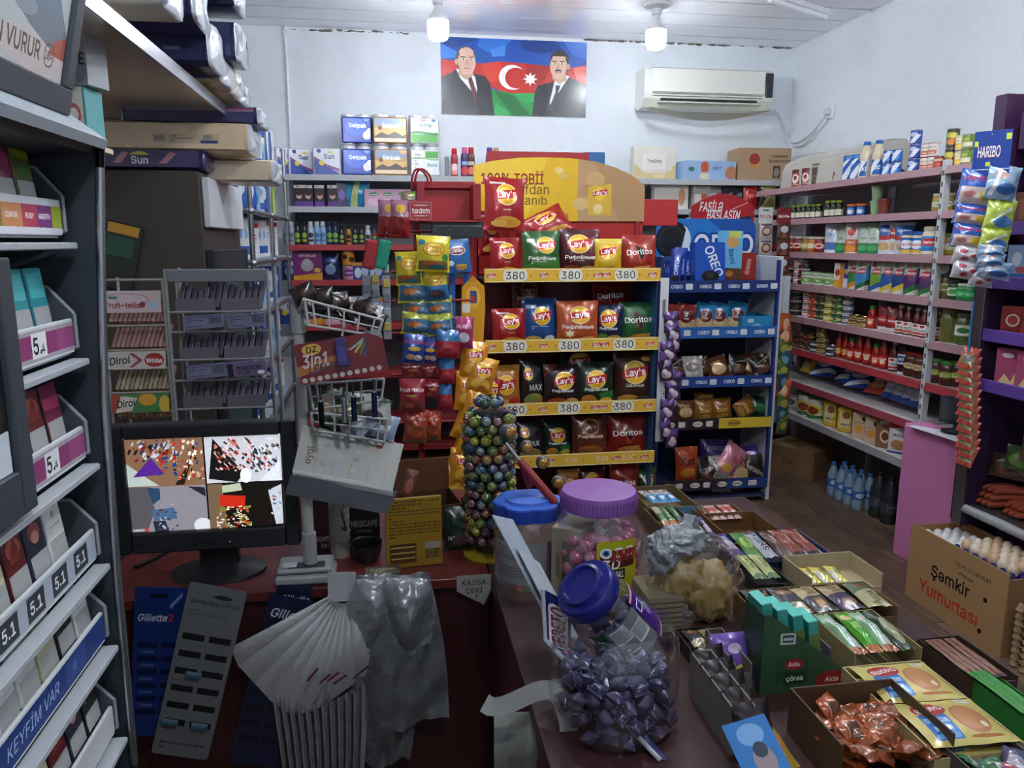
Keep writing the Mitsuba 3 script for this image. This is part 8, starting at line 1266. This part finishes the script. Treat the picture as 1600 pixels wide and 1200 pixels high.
def ribbon(path,w,c,D=None):
 p=np.asarray(path,float);t=np.gradient(p,axis=0);t/=np.linalg.norm(t,axis=1,keepdims=True);s_=np.cross(t,np.array([0,-1,.35]));s_/=np.linalg.norm(s_,axis=1,keepdims=True);G=np.stack([p-s_*w/2,p+s_*w/2],1);m=MB();m.grid(G,c,two=.0008)
 if D:m.skin(G if gridn(G)[1,0]@(EYE-p[1])>0 else G[:,::-1],D,D[0][0].bounds[2],D[0][0].bounds[3],None,.0004)
 return m
D=[(R_(0,0,.3,.05),'#a8aaa8')]+[(lines_of_text(.01+.03*i,.006,.03+.03*i,.044,4,i),'#5a5c60')for i in range(6)]
thing('receipt_strip','long white paper strip with handwriting curling down beside the front jar','paper strip',[('',ribbon(spline([aty(757,1098,1.28),aty(820,1088,1.26),aty(868,1082,1.24),aty(884,1110,1.22),aty(888,1160,1.2),aty(880,1215,1.18)],22),.034,'#9a9c9a',D),'paper')])
m=MB();G=np.array([[aty(px,py,1.30+.04*math.sin(px*.05)+.03*math.cos(py*.04))for py in(1215,1180,1145,1112)]for px in(772,795,820,845,868)]);m.grid(G,'#7c7c78',two=.001).grid(G,'#7c7c78',flip=True);thing('crumpled_paper','crumpled grey white paper below the handwritten strip','paper',[('',m,'paper')])
m=MB();D=dz(.07,.075,'#8c8a86',('t','KASSA',.5,.76,.16,.7,'#3a3a3e'),('t','ÇEKİ',.5,.5,.15,.5,'#3a3a3e'),('t','2',.55,.28,.12,.3,'#3a3a3e'));a_,b_=aty(714,948,YC0-.003),aty(768,897,YC0-.003);W,H=b_[0]-a_[0],b_[2]-a_[2];tag_=Polygon([(0,H),(W,H),(W,H*.5),(W*.78,0),(0,H*.5)]);D=[(affinity.scale(g_,W/.07,H/.075,origin=(0,0)).intersection(tag_),c)for g_,c in D]
m.skin(np.array([[[a_[0],YC0-.003,a_[2]],[a_[0],YC0-.003,a_[2]+H]],[[a_[0]+W,YC0-.003,a_[2]],[a_[0]+W,YC0-.003,a_[2]+H]]]),D,W,H);m.prism(tag_,0,.0012,'#8c8a86',np.array([[1,0,0,a_[0]],[0,0,-1,YC0-.0012],[0,1,0,a_[2]],[0,0,0,1]],float));thing('paper_note','white pentagon note lettered KASSA ÇEKİ on the red counter front','note',[('',m,'paper')])
Yb=YC0-.05;hb=lambda px,py,dy=0:aty(px,py,Yb+dy);rp=np.random.default_rng(12)
key=numbered('paper_bag_bundle');mark(key,'bundle of white paper bags folded over and hung from the counter edge','paper bags')
neck=np.array([(520,922),(545,905)]);low=[(360,1012),(372,1040),(398,1068),(420,1092),(440,1110),(465,1118),(490,1110),(512,1098),(535,1082),(558,1064),(586,1046)]
m=MB();nL=len(low)
for i in range(nL-1):
 for(p1,p2,dy)in((low[i],low[i+1],0),):
  n0=(516+3*i,930+4*i-.5*i*i*.6),(519+3*i,933+4*i-.5*(i+1)**2*.6)
  rows=[]
  for t in np.linspace(0,1,7):rows.append([hb(*(np.array(n0[0])*(1-t)+np.array(p1)*t),-.07*math.sin(PI*t)+.012),hb(*(np.array(n0[0])*.5*(1-t)+np.array(n0[1])*.5*(1-t)+(np.array(p1)*.55+np.array(p2)*.45)*t),-.07*math.sin(PI*t)-.014*t),hb(*(np.array(n0[1])*(1-t)+np.array(p2)*t),-.07*math.sin(PI*t)+.012)])
  G=np.array(rows).transpose(1,0,2)[:,::-1];m.grid(G,'#b4b4b6',two=.001).grid(G,'#b4b4b6',flip=True)
part(key,'folded_top',m,'paper')
m=MB()
for k in range(3):
 for i,(px,py)in enumerate(((496,1072),(520,1064),(545,1056))):
  pass
st=MB()
for px,py in((480,1064),(500,1067),(512,1064),(521,1068),(552,1060)):a_,b_=hb(px,py,-.075),hb(px+rp.uniform(14,24),py-rp.uniform(12,20),-.08);st.tube([a_,b_],.0028,'#5a1f34',5)
part(key,'red_print',st,'paper');m=MB()
for i in range(34):
 t=i/33;x=425+140*t;y0=1085+24*math.sin(PI*t)-20*t;G=np.array([[hb(x,y0,-.03+.012*(i%3)),hb(x+4-10*(t-.5),1150,-.02+.012*(i%3)),hb(x+8-24*(t-.5),1225,-.015+.012*(i%3))],[hb(x+8,y0+3,.005+.012*(i%3)),hb(x+12-10*(t-.5),1150,.01+.012*(i%3)),hb(x+14-24*(t-.5),1225,.015+.012*(i%3))]]);m.grid(G,('#98989c','#88888c','#a2a2a8')[i%3],two=.0008).grid(G,'#77777b',flip=True)
part(key,'lower_sheets',m,'paper');labels[key+'__lower_sheets']={'kind':'stuff'}
m=MB();G=np.array([[hb(px,py,-.02-.012*math.sin(px*.11+py*.02))for py in(940,925,905,894)]for px in(512,524,536,548,556)]);m.grid(G,'#b0b0b4',two=.001).grid(G,'#b0b0b4',flip=True);part(key,'neck',m,'paper')
def crumple(l,top,bot,y0,y1,col,name,cat,seed,dyb=0,nu=22,nv=26,amp=.02):
 xs0,xs1=top;xb0,xb1=bot;rows=[]
 for u in np.linspace(0,1,nu+1):
  c_=[]
  for v in np.linspace(0,1,nv+1):
   w0,w1=xs0*(1-v)+xb0*v,xs1*(1-v)+xb1*v;bul=8*math.sin(PI*v);px=(w0-bul)*(1-u)+(w1+bul)*u;py=y0*(1-v)+(y1-10*math.cos(2.2*PI*u))*v;c_.append(hb(px,py,dyb-.05*math.sin(PI*u)*math.sin(PI*min(1,v*1.1))**.6))
  rows.append(c_[::-1])
 G=np.array(rows);n1=meshkit.noise(np.concatenate([G*[38,0,12]],-1)+seed)-.5;n2=meshkit.noise(G*70+seed)-.5;G[...,1]+=n1*amp*1.6+n2*amp*.5;m=MB().grid(G,col,two=.0015).grid(G,col,flip=True);return m
key=numbered('plastic_bag_bundle');mark(key,'bundle of grey translucent plastic bags hanging right of the paper bags','plastic bags')
part(key,'sheet',crumple('',(552,670),(556,702),897,1130,'#666a6e','','',3,.0),'film');part(key,'sheet',crumple('',(548,668),(552,640),900,1190,'#54585c','','',9,.03),'film');part(key,'sheet',crumple('',(556,620),(545,600),905,1010,'#7c8084','','',21,-.03),'film');part(key,'sheet',crumple('',(600,670),(612,672),902,1015,'#74787c','','',33,-.04),'film')
def rcard(l,q4,dy,W,H,base,its,mtl='gloss',r=.008):
 bl,br,tl=[hb(*p,dy)for p in q4];Mr=frame(bl,br-bl,tl-bl);W2,H2=np.linalg.norm(br-bl),np.linalg.norm(tl-bl);out=rrect(0,0,W2,H2,r);D=[(g_.intersection(out),c)for g_,c in dz(W2,H2,base,*its)]
 m=MB().prism(out,-.0015,0,base,Mr);m.skin(np.array([[[0,0,.0003],[0,H2,.0003]],[[W2,0,.0003],[W2,H2,.0003]]]),D,W2,H2,Mr);return Mr,W2,H2,m
def slots(n0,n1,y0,dy,c='#0d0e12'):return[('r',x0,y0-dy*i,x1,y0-dy*i+.036,c)for i in range(n1)for x0,x1 in((.08,.46),(.54,.92))]
Mr,W2,H2,m=rcard('',((204,1150),(284,1150),(204,916)),.0,0,0,'#12275e',[('t','Gillette',.34,.80,.045,.56,'#a8b0c0',0,.2),('t','2',.7,.80,.05,.14,'#8a2430'),('p',[(.66,.88),(.9,.97),(.92,.95),(.7,.86)],'#6a78a0'),('r',.3,.93,.62,.955,'#070b1a')]+slots(0,6,.6,.09,'#0a1230')+[('t','Gillette',.26,.575-.09*i,.018,.26,'#5a6a94')for i in range(5)]);thing('razor_card','deep blue razor display card at the left of the counter front','razor card',[('',m,'gloss')])
Mr,W2,H2,m=rcard('',((236,1176),(324,1188),(294,908)),-.03,0,0,'#5e6062',[('t','Gillette Blue II PLUS',.5,.9,.022,.86,'#2a2c30'),('l',.1,.8,.9,.86,3,'#4a4c50'),('e',.62,.94,.16,.012,'#1a1c1e'),('l',.1,.03,.9,.09,2,'#3a3c40')]+slots(0,6,.68,.10));thing('razor_card','grey slotted back of a razor card hanging tilted beside the deep blue card','razor card',[('',m,'card')])
for i,(u,v)in enumerate(((.42,.49),(.2,.2),(.72,.2))):mm=MB().box(-.02,.02,-.008,.008,0,.008,'#4a5a66',.003);mm.box(-.016,.016,-.005,.005,.008,.012,'#2a5a6a',.002);thing('razor_cartridge',f'blister razor cartridge on the grey card, {("upper", "lower left", "lower right")[i]} one','cartridge',[('',mm,'film')],Mr@mat(None,(u*W2,v*H2,.001)))
Mr,W2,H2,m=rcard('',((358,1190),(432,1200),(356,922)),.012,0,0,'#101736',[('t','Gillette',.5,.9,.05,.8,'#b8bcc4',0,.2),('t','Blue3',.6,.84,.036,.5,'#9aa0ac'),('t','PLUS',.7,.8,.02,.3,'#8a92a0'),('r',.1,.73,1,.755,'#a8acb4'),('t','COMFORT',.6,.7,.022,.5,'#8a94b0')]+slots(0,5,.5,.09,'#0a0d1a'));thing('razor_card','navy razor card with silver lettering half covered by the paper bags','razor card',[('',m,'gloss')])
Mr,W2,H2,m=rcard('',((415,1180),(470,1180),(412,914)),.03,0,0,'#0e1430',[('t','Gillette',.5,.92,.05,.8,'#9aa0aa',0,.2),('t','Blue',.5,.86,.036,.5,'#8a92a0')]);thing('razor_card','navy razor card farthest right behind the paper bags','razor card',[('',m,'gloss')])
# ------------------------------------------------------------------ boxes of biscuits and sweets on the table
def rect(bl,fr,z):p,q=atz(*bl,z),atz(*fr,z);return p[0],q[0],q[1],p[1]
def tray(l,bl,fr,h,col,front=None,zr=None,D=None,name='display_tray',grow=.006,inner=None,backD=None,deep=0):
 p_,q_=atz(*bl,ZT+h),atz(*fr,ZT+(front or h));x0,x1,y0,y1=p_[0],q_[0],q_[1],p_[1];x0-=grow;x1+=grow;y0-=grow;y1+=grow+deep;w,d=x1-x0,y1-y0;m=MB();tx(m,w,d,h,col,front)
 fh=front or h
 if D:m.face((-w/2,-d/2-.0002,0),(1,0,0),(0,0,1),dz(w,fh,col,*D),w,fh)
 if backD:m.face((-w/2+.004,d/2-.0034,.004),(1,0,0),(0,0,1),dz(w-.008,h-.004,col,*backD),w-.008,h-.004)
 thing(name,l,'tray',[('',m,'card')],mat(None,((x0+x1)/2,(y0+y1)/2,ZT+.001)));return x0,x1,y0,y1
def bars(ks,bl,fr,z,names,cat,group=None,th=None,tilt=0,ln=.94,name='snack_bar',r=None,jit=5):
 x0,x1,y0,y1=r or rect(bl,fr,ZT+z);n=len(ks);s=(x1-x0)/n;L=(y1-y0)*ln
 for i,k in enumerate(ks):
  p,h=K[k];w=WK[k]
  thing(name,names[i]if isinstance(names,list)else names.format(ORD[i]),cat,p,mat(rz(rad(RNG.uniform(-jit,jit))[0])@rx(-PI/2+rad(tilt)[0]),(x0+s*(i+.5),y0+.03*(y1-y0),ZT+z+.003),(s*.93/w,th or s*.5/.018,L/h)),group)
def bar(k,base,*it,w=.04,h=.12,d=.018,wr=.003):snack(k,base,*it,w=w,h=h,d=d,wr=wr,crimp=.07)
bar('b_blue','#b4bcc4',('r',0,0,1,.5,'#3a86b8'),('r',.2,.2,.8,.4,'#c9d8e0'),('e',.5,.75,.3,.12,'#b8704a'));bar('b_green','#2c5a34',('v','ЛЕСНОЙ',.5,.6,.24,.5,'#c9d0b8'),('r',0,0,1,.24,'#a8653a'),('r',.1,.26,.9,.3,'#d8d4c0'));bar('b_cream_green','#a8a888',('r',0,.3,1,.6,'#5a7a4a'),('e',.5,.15,.4,.1,'#b8683a'))
bar('b_redwhite','#b8a4a0',('r',0,.5,1,.8,'#a84a44'),('v','nut',.5,.3,.3,.3,'#7a4a3a'),('r',.8,0,1,1,'#8a3a34'));bar('b_purple','#4a3a6a',('r',0,.3,1,.6,'#a8a0b4'),('v','Milk',.5,.7,.3,.3,'#d8d0e0'));bar('b_silver','#9a9ca0',('v','SNICK',.5,.5,.4,.6,'#3a3c40'),('r',0,.86,1,1,'#5a5c62'));bar('b_lime','#4a7a34',('e',.5,.5,.4,.2,'#8ab04a'),('v','fındıq',.5,.5,.26,.5,'#2a3a1a'));bar('b_red','#7a3426',('v','choco',.5,.55,.3,.6,'#c9a48a'),('r',0,0,1,.1,'#1c1614'),('r',.84,0,1,1,'#b8b0a8'));bar('b_brown','#4a2c20',('r',.8,0,1,1,'#a8a4a0'),('v','choco',.4,.5,.3,.5,'#8a6a54'))
bar('b_halva','#a8ac72',('v','HALVA',.5,.55,.4,.4,'#3a4020'),('e',.5,.05,.5,.12,'#4a6a44'),('r',.12,.2,.2,.9,'#8a8e58'));bar('b_yellow','#b8ae3a',('v','super',.55,.5,.34,.6,'#3a3c4a'),('r',0,0,.3,.6,'#c9c8b8'),('r',.4,.9,1,1,'#8a2a2c'));bar('b_dark_bis','#35373a',('e',.5,.74,.36,.14,'#8a6444'),('r',0,0,1,.3,'#a8967a'),('v','BUR',.5,.15,.3,.2,'#3a3430'))
bar('b_bis_cream','#a8966e',('r',0,0,1,.5,'#33363c'),('v','Burçak',.5,.76,.34,.4,'#4a3c28'),('r',.3,.1,.7,.4,'#8a6a48'),('e',.5,.25,.2,.08,'#b89468'));bar('b_bis_plum','#a08c64',('r',0,0,1,.54,'#33203f'),('v','Burçak',.5,.78,.34,.4,'#4a3c28'),('e',.55,.22,.3,.12,'#7a5a48'));bar('b_bis_green','#a09a6e',('r',0,.55,1,1,'#4a5a3c'),('v','Burçak',.5,.28,.34,.4,'#4a3c28'),('e',.5,.75,.3,.1,'#7a4a38'))
bar('b_eti_white','#8ab08a',('r',.24,.1,.8,.86,'#b4b8b8'),('v','PETİT',.5,.5,.3,.6,'#4aa05a'),('r',0,0,1,.12,'#9a5a34'));bar('b_eti_green','#4a9a24',('v','eti',.66,.55,.36,.3,'#d8e8c0'),('e',.4,.8,.34,.1,'#c9b88a'),('r',0,0,1,.14,'#a0602c'),('r',.2,.5,.9,.62,'#8ac05a'));bar('b_choc','#2c201c',('v','BANKET',.5,.5,.6,.8,'#c9b44a',),('e',.5,.08,.4,.05,'#6a3a2a'));bar('b_tube','#6a4030',('r',.36,0,.46,1,'#a07a5c'),('r',0,.0,1,.06,'#3a2018'));bar('b_green_tube','#24782a',('r',.4,0,.52,1,'#5ab04a'),('r',0,0,1,.05,'#164a1c'));bar('b_black_end','#2a3a2c',('e',.5,.4,.4,.3,'#8a9070'))
B4='#7a5c3c'
tray('light blue display tray of small blue packs nearest the biscuit rack',(985,762),(1085,790),.05,'#6a5a40',.045,D=(('r',0,0,1,1,'#5a8cb0'),));bars(['b_blue']*3,(1000,768),(1066,786),.05,'small blue and white pack in the light blue tray, {} from the left','pack','small packs in the light blue tray')
tray('brown tray of green wafers behind the violet jar lid',(1010,796),(1082,826),.045,'#5a4a34',.03);bars(['b_cream_green','b_green','b_green'],(1012,797),(1078,824),.05,'green wafer bar beside the violet lidded jar, {} from the left','wafer bar',tilt=3)
tray('low brown tray of red and white bars',(1082,792),(1166,814),.04,B4,.025);bars(['b_brown']+['b_redwhite']*4,(1082,795),(1162,812),.045,'red and white bar in the row beside the green wafers, {} from the left','bar',tilt=3)
tray('brown open carton behind the purple wrapped bars',(1100,804),(1208,845),.06,'#6a4a2c',.02,zr=.05,deep=.0)
bars(['b_purple','b_silver','b_purple'],(1062,815),(1126,846),.05,'purple and silver bar at the left of the open carton, {} from the left','bar',tilt=4)
tray('shallow dark blue tray of chocolate bars',(1108,838),(1292,872),.03,'#1f2f5a',.015,zr=.04,backD=(('r',0,.3,1,1,'#24408a'),));bars(['b_purple','b_lime','b_silver','b_brown','b_red','b_red'],(1110,842),(1290,868),.045,['mauve bar at the left of the dark blue tray','lime green bar in the dark blue tray','silver bar in the middle of the dark blue tray','dark brown bar beside the silver bar','red bar second from the right in the dark blue tray','red bar at the right end of the dark blue tray'],'bar',tilt=5)
tray('black tray lettered HALVA with two pale green bars',(1140,872),(1230,910),.03,'#1c1e1c',.026,D=(('t','HALVA',.4,.5,.4,.3,'#a8a8a0'),('r',.8,0,1,1,'#3a4a34')),zr=.035);bars(['b_halva']*2,(1145,875),(1222,905),.05,'pale green halva bar in the black tray, {} from the left','bar',tilt=5,jit=2)
x=tray('cream carton with a few yellow bars in it',(1228,870),(1372,915),.05,'#a89a7c',.016);bars(['b_yellow']*3,None,None,.03,'yellow bar in the cream carton, {} from the left','bar',r=(x[0]+.006,x[0]+(x[1]-x[0])*.56,x[2]+.006,x[2]+(x[3]-x[2])*.62),tilt=6)
x=tray('brown carton of wrapped biscuits in the middle of the table',(1152,925),(1396,962),.055,'#6a563a',.03,zr=.045);bars(['b_dark_bis','b_dark_bis','b_bis_cream','b_bis_plum','b_bis_green'],None,None,.05,['black biscuit pack at the left of the brown carton','black biscuit pack second in the brown carton','cream and black biscuit pack in the brown carton','cream and plum biscuit pack in the brown carton','green and cream biscuit pack at the right of the brown carton'],'biscuit pack',r=(x[0]+.006,x[1]-.006,x[2]+.004,x[3]-.006),th=1.2,tilt=2,name='biscuit_pack',jit=3)
x=tray('cream carton lettered eti holding green biscuit packs',(1272,962),(1432,1032),.06,'#8a7a54',.03,zr=.045,D=(('r',0,0,1,1,'#a89a74'),('e',.4,.5,.1,.4,'#3a5a9a'),('t','eti',.5,.5,.5,.2,'#2c4a8a')),backD=(('t','eti',.2,.5,.3,.1,'#4a2a1c'),('r',.6,0,1,1,'#3a3a20')));bars(['b_eti_white','b_eti_green','b_eti_white','b_black_end'],None,None,.05,['white and green biscuit pack left in the cream carton','bright green biscuit pack in the cream carton','white and green biscuit pack right of the bright green one','dark green pack at the right end of the cream carton'],'biscuit pack',r=(x[0]+.006,x[1]-.006,x[2]+.006,x[3]-.008),th=1.5,tilt=5,name='biscuit_pack',jit=3)
tray('black and grey carton of a chocolate wafer beside the green stand',(1236,968),(1290,1040),.06,'#55565a',.02,zr=.03);bars(['b_choc'],(1238,972),(1288,1036),.03,'black wafer bar with bold yellow letters','wafer bar',jit=1)
tray('dark brown tray of five brown tubes at the table edge',(1440,1000),(1582,1062),.05,'#3a2a22',.04,zr=.035);bars(['b_tube']*5,(1442,1003),(1578,1060),.055,'brown foil wafer tube, {} from the left in the dark brown tray','wafer tube',ln=.98,jit=1,name='wafer_tube')
tray('green tray of bright green tubes at the right edge',(1508,1050),(1640,1122),.05,'#24702c',.045,zr=.04);bars(['b_green_tube']*7,(1510,1052),(1636,1118),.056,'bright green wafer tube, {} from the left in the green tray','wafer tube',ln=.98,jit=1,name='wafer_tube')
W,H=.2,.11;yk=dz(W,H,'#c4b468',('r',.1,.1,.42,.62,'#2a6aac'),('e',.3,.72,.2,.17,'#a0302c'),('t','ЯШКИНО',.3,.72,.12,.34,'#e8dcd8',6),('t','ГОЛЛАНДСКИЕ',.26,.46,.09,.28,'#dce6f0',-3),('t','ВАФЛИ',.26,.3,.08,.2,'#dce6f0'),('r',.12,.12,.4,.2,'#6a9ac8'),('e',.68,.46,.2,.30,'#b0764a'),('e',.68,.48,.17,.25,'#bc8456'),('e',.78,.32,.04,.06,'#e0d4b0'),('r',.76,.84,.92,.98,'#d4d4cc'),('l',.78,.86,.9,.96,2,'#6a6a6a'),('e',.7,.12,.2,.03,'#a8641c'))
kind('wafer_pack',[('',bag(W,H,.03,yk,'#b8a858',seed=31,nu=10,nv=7,wr=.002,crimp=.05),'film')],H)
x=tray('long cream tray of large yellow wafer packs',(1325,1046),(1590,1168),.06,'#a89c6c',.05,zr=.05,grow=.008)
for j,(f0,f1,nm)in enumerate(((.5,.97,'farther'),(.03,.5,'nearer'))):
 for i in range(3):
  y0=x[2]+(x[3]-x[2])*f0;thing('wafer_pack',f'large yellow wafer pack with round waffle picture, {("lowest", "middle", "topmost")[i]} of the {nm} pile','wafer pack',K['wafer_pack'][0],mat(rz(rad((-3,2,-2)[i])[0])@rx(-PI/2),((x[0]+x[1])/2,y0,ZT+.02+.022*i),((x[1]-x[0]-.012)/W,.8,(x[3]-x[2])*.46/H)))
def sweet(c,c2):m=MB();m.add(bag(.05,.05,.024,dz(.05,.05,c,('e',.5,.5,.32,.22,c2),('r',0,.9,1,1,c),('p',[(.1,.2),(.3,.8),(.36,.8),(.2,.2)],'#a88a74')),c,seed=len(K)+int(c2[1:3],16),nu=7,nv=7,wr=.007,crimp=.14));return Proto(('',m,'film'))
SWO=[sweet('#9a4a1c','#5a3424'),sweet('#7a3c1e','#8a4a2a'),sweet('#8a441c','#3f2820')];SWM=[sweet('#a8a4ac','#8a2a3a'),sweet('#3a6a44','#b0b0b4'),sweet('#8e2e40','#c0b8bc'),sweet('#4a4a6a','#a8a8b4')]
def candies(l,grp,x,protos,nx,ny,nl,z,seed,name,s):
 r_=np.random.default_rng(seed)
 for lay in range(nl):
  for i in range(nx):
   for j in range(ny):
    thing(name,f'{l}, {("lower", "upper")[lay]} layer, {ORD[i]} column from the left','sweet',protos[(i*3+j*5+lay)%len(protos)],mat(rz(r_.uniform(-3,3))@rx(r_.uniform(-1.5,-.7)),(x[0]+(x[1]-x[0])*(i+.5+r_.uniform(-.2,.2))/nx,x[2]+(x[3]-x[2])*(j+.35+r_.uniform(-.2,.2))/ny,ZT+z+.022*lay),s),grp)
x=tray('brown cardboard carton of orange wrapped sweets at the front of the table',(1242,1078),(1478,1192),.085,'#4a3524',.03,zr=.07,D=(('r',0,0,1,1,'#9a4a20'),('e',.6,.6,.1,.3,'#b8b0a0')));candies('orange and brown wrapped sweet in the brown carton','sweets in the brown carton',[x[0]+.032,x[1]-.032,x[2]+.03,x[3]-.03],SWO,5,5,2,.02,5,'orange_sweet',.95)
x=tray('grey carton of mixed bright sweets in the lower right corner',(1478,1164),(1680,1260),.06,'#4a4844',.04,zr=.05);candies('white, red or green wrapped sweet in the corner carton','sweets in the corner carton',[x[0]+.028,x[1]-.028,x[2]+.028,x[3]-.028],SWM,6,5,2,.012,6,'mixed_sweet',.8)
p0=atz(1192,1085,ZT);y0=p0[1]+.0;a,t,e=aty(1192,1000,y0),aty(1192,962,y0),aty(1330,1088,y0);xa,xe,zt=a[0],e[0],t[2];d=.075
shp=Polygon([(0,0),(xe-xa,0),(xe-xa,.02),(.012,zt-ZT),(0,zt-ZT)]);W,H=xe-xa,zt-ZT;MG=np.array([[1,0,0,xa],[0,0,-1,y0],[0,1,0,ZT+.001],[0,0,0,1]],float)
key=numbered('slanted_carton');mark(key,'dark green slanted carton with red oval emblems','carton')
D=[(g_.intersection(shp),c)for g_,c in dz(W,H,'#2c4a30',('r',.18,.62,.34,.76,'#b8bcb8'),('r',.2,.64,.32,.74,'#3a4a4a'),('t','sadə',.26,.69,.04,.1,'#d8dcd8'),('l',.18,.54,.36,.58,2,'#1f3020'),('r',.16,.14,.5,.44,'#24402a'),('e',.34,.36,.1,.07,'#8a2024'),('t','Aida',.34,.36,.05,.14,'#d8c8c0'),('r',.24,.1,.48,.26,'#16301c'),('t','çörək',.36,.18,.06,.2,'#c9d0c4'),('e',.76,.12,.18,.12,'#8a2024'),('t','Aida',.76,.13,.06,.2,'#d8c8c0'))]
m=MB().prism(shp,0,.002,'#2c4a30',MG);m.skin(np.array([[[xa,y0-.0024,ZT],[xa,y0-.0024,ZT+H]],[[xa+W,y0-.0024,ZT],[xa+W,y0-.0024,ZT+H]]]),D,W,H);part(key,'front',m,'card')
part(key,'back',MB().prism(shp,0,.002,'#2a462e',np.array([[1,0,0,xa],[0,0,-1,y0+d],[0,1,0,ZT+.001],[0,0,0,1]],float)),'card');part(key,'side',MB().box(xa-.002,xa,y0-.002,y0+d,ZT+.001,zt,'#22392a').box(xa,xe,y0,y0+d-.002,ZT+.001,ZT+.004,'#22392a'),'card')
for i in range(4):
 th=(zt-ZT)*(1.08-.09*i);thing('turquoise_stick',f'slim turquoise pack standing in the green slanted carton, {ORD[i]} from the left','pack',[('',MB().box(-.011,.011,0,d*.8,0,th,'#2a8a80',.002).box(-.0105,.0105,.002,d*.8-.002,th,th+.0006,'#5ac0b0').box(-.0112,.0112,-.0006,0,0,th*.8,'#5a6a34'),'gloss')],mat(ry(rad(-7)[0]),(xa+.03+.031*i,y0+.008,ZT+.006)))
x=tray('grey carton with black pouches and an upright rear flap',(1085,1020),(1170,1150),.09,'#6a665e',.03,zr=.09)
for i in range(5):p,h=K['black_snack']if False else K['dark_snack'];thing('black_pouch',f'shiny black pouch in the grey carton, {ORD[i]} from the back','pouch',CHO['black'],mat(rz(.3)@rx(rad(-24)[0]),(x[0]+.045,x[3]-.03-.045*i,ZT+.012),(1.3,1.2,2.0)),'black pouches in the grey carton')
x=tray('grey carton holding a purple bag left of the green carton',(1108,985),(1168,1050),.07,'#5c5850',.05,zr=.07);thing('purple_bag','purple snack bag in the grey carton left of the green carton','bag',K['purple_snack'][0],mat(rx(rad(-30)[0]),((x[0]+x[1])/2,x[2]+.03,ZT+.006),(.55,.6,.5)))
q_=atz(1200,1160,ZT+.09);pc=dz(.085,.12,'#3a78b8',('e',.5,.8,.3,.14,'#7aa8d8'),('e',.56,.46,.24,.2,'#9a8a90'),('e',.56,.6,.16,.1,'#3a4450'),('p',[(.2,0),(.3,.3),(.8,.3),(.95,0)],'#dfe4ea'),('l',.06,.06,.3,.14,3,'#dfe6f0'))
m=MB().box(-.0425,.0425,0,.002,0,.12,'#3a78b8',.0008);m.face((-.0425,0,0),(1,0,0),(0,0,1),pc,.085,.12);thing('picture_card','sky blue card with a portrait print at the bottom edge','card',[('',m,'gloss')],mat(rz(rad(14)[0])@rx(rad(-52)[0]),(q_[0],q_[1]-.05,ZT+.03)))
bar('b_long_yellow','#a88a34',('r',.1,.62,.9,.78,'#5a1c1a'),('t','YumŞən',.5,.7,.08,.7,'#d8c8a8',0),('e',.5,.3,.3,.12,'#b8783a'),w=.05,h=.16,d=.04);q_=atz(1236,1188,ZT+.03);thing('yellow_pack','long yellow pack left of the orange sweets carton','pack',K['b_long_yellow'][0],mat(rz(rad(16)[0])@rx(rad(-68)[0]),(q_[0],q_[1],ZT+.012),(.9,1.05,.9)))
q_=atz(1095,962,ZT+.03);rq=np.random.default_rng(3)
def lump(c,sc,col,amp,seed,dd=26):
 th,ph_=np.linspace(.02,PI-.02,26),np.linspace(0,2*PI,45);G=np.array([[(math.sin(t)*math.cos(f),math.sin(t)*math.sin(f),math.cos(t))for t in th]for f in ph_]);n_=meshkit.fbm(G*3.2+seed,4)-.5+.5*np.abs(meshkit.noise(G*[9,9,3]+seed)-.5);n_[-1]=n_[0];G=G*(1+amp*n_[...,None])*np.array(sc)+np.array(c);return MB().grid(G,col,flip=True)
key=numbered('pasta_bag');mark(key,'clear plastic bag of tan pastry between the jar and the biscuit trays','bag');m=lump((-.035,0,.085),(.055,.05,.062),'#a08450',.5,1);m.add(lump((.03,-.015,.055),(.05,.045,.07),'#a88c58',.5,5));m.add(lump((.06,.0,.03),(.035,.04,.055),'#a58a56',.4,8));part(key,'contents',m,'plastic',None,mat(None,(q_[0],q_[1]+.05,ZT+.02)))
labels[key+'__contents']={'label':'tan pastry','kind':'stuff'}
part(key,'film',lump((0,0,.085),(.105,.072,.095),'#ffffff',.5,12),'plast',None,mat(None,(q_[0],q_[1]+.05,ZT+.02)));m=lump((-.035,-.01,.175),(.06,.035,.03),'#8f9498',1.1,30);m.add(lump((-.075,-.02,.15),(.03,.03,.045),'#8a8f94',1.1,37))
for i in range(3):a_=i*.9;G=np.array([[(-.03+.01*u,.0,.17),(-.05+(.05+.02*math.sin(i))*math.cos(a_)+.02*u,.03*math.sin(a_)-.02*u,.2+.03*math.sin(i*2)),(-.06+(.075)*math.cos(a_)+.05*u,.06*math.sin(a_)-.03*u,.15+.03*math.cos(i))]for u in(0,.5,1)]);m.grid(G,'#8f9498',two=.0005).grid(G,'#8f9498',flip=True)
part(key,'knot',m,'film','crumpled white film gathered in a knot',mat(None,(q_[0]-.01,q_[1]+.05,ZT+.02)))
q_=atz(1042,980,ZT+.02);m=carton(.085,.085,.12,'#7a705c',dz(.085,.085,'#7a705c',*[('r',0,.1+.14*i,1,.14+.14*i,'#4a4234')for i in range(6)]));thing('corrugated_stack','stack of corrugated cardboard edge on under the pastry bag','cardboard',[('',m,'board')],mat(None,(q_[0],q_[1]+.07,ZT+.001)))
x=tray('low black carton under the pastry bag',(1060,985),(1140,1012),.03,'#2a2420',.025,zr=.03);bars(['b_dark_bis','b_bis_cream'],(1064,987),(1138,1010),.035,'biscuit pack in the low carton under the pastry bag, {} from the left','biscuit pack',name='biscuit_pack',th=1)
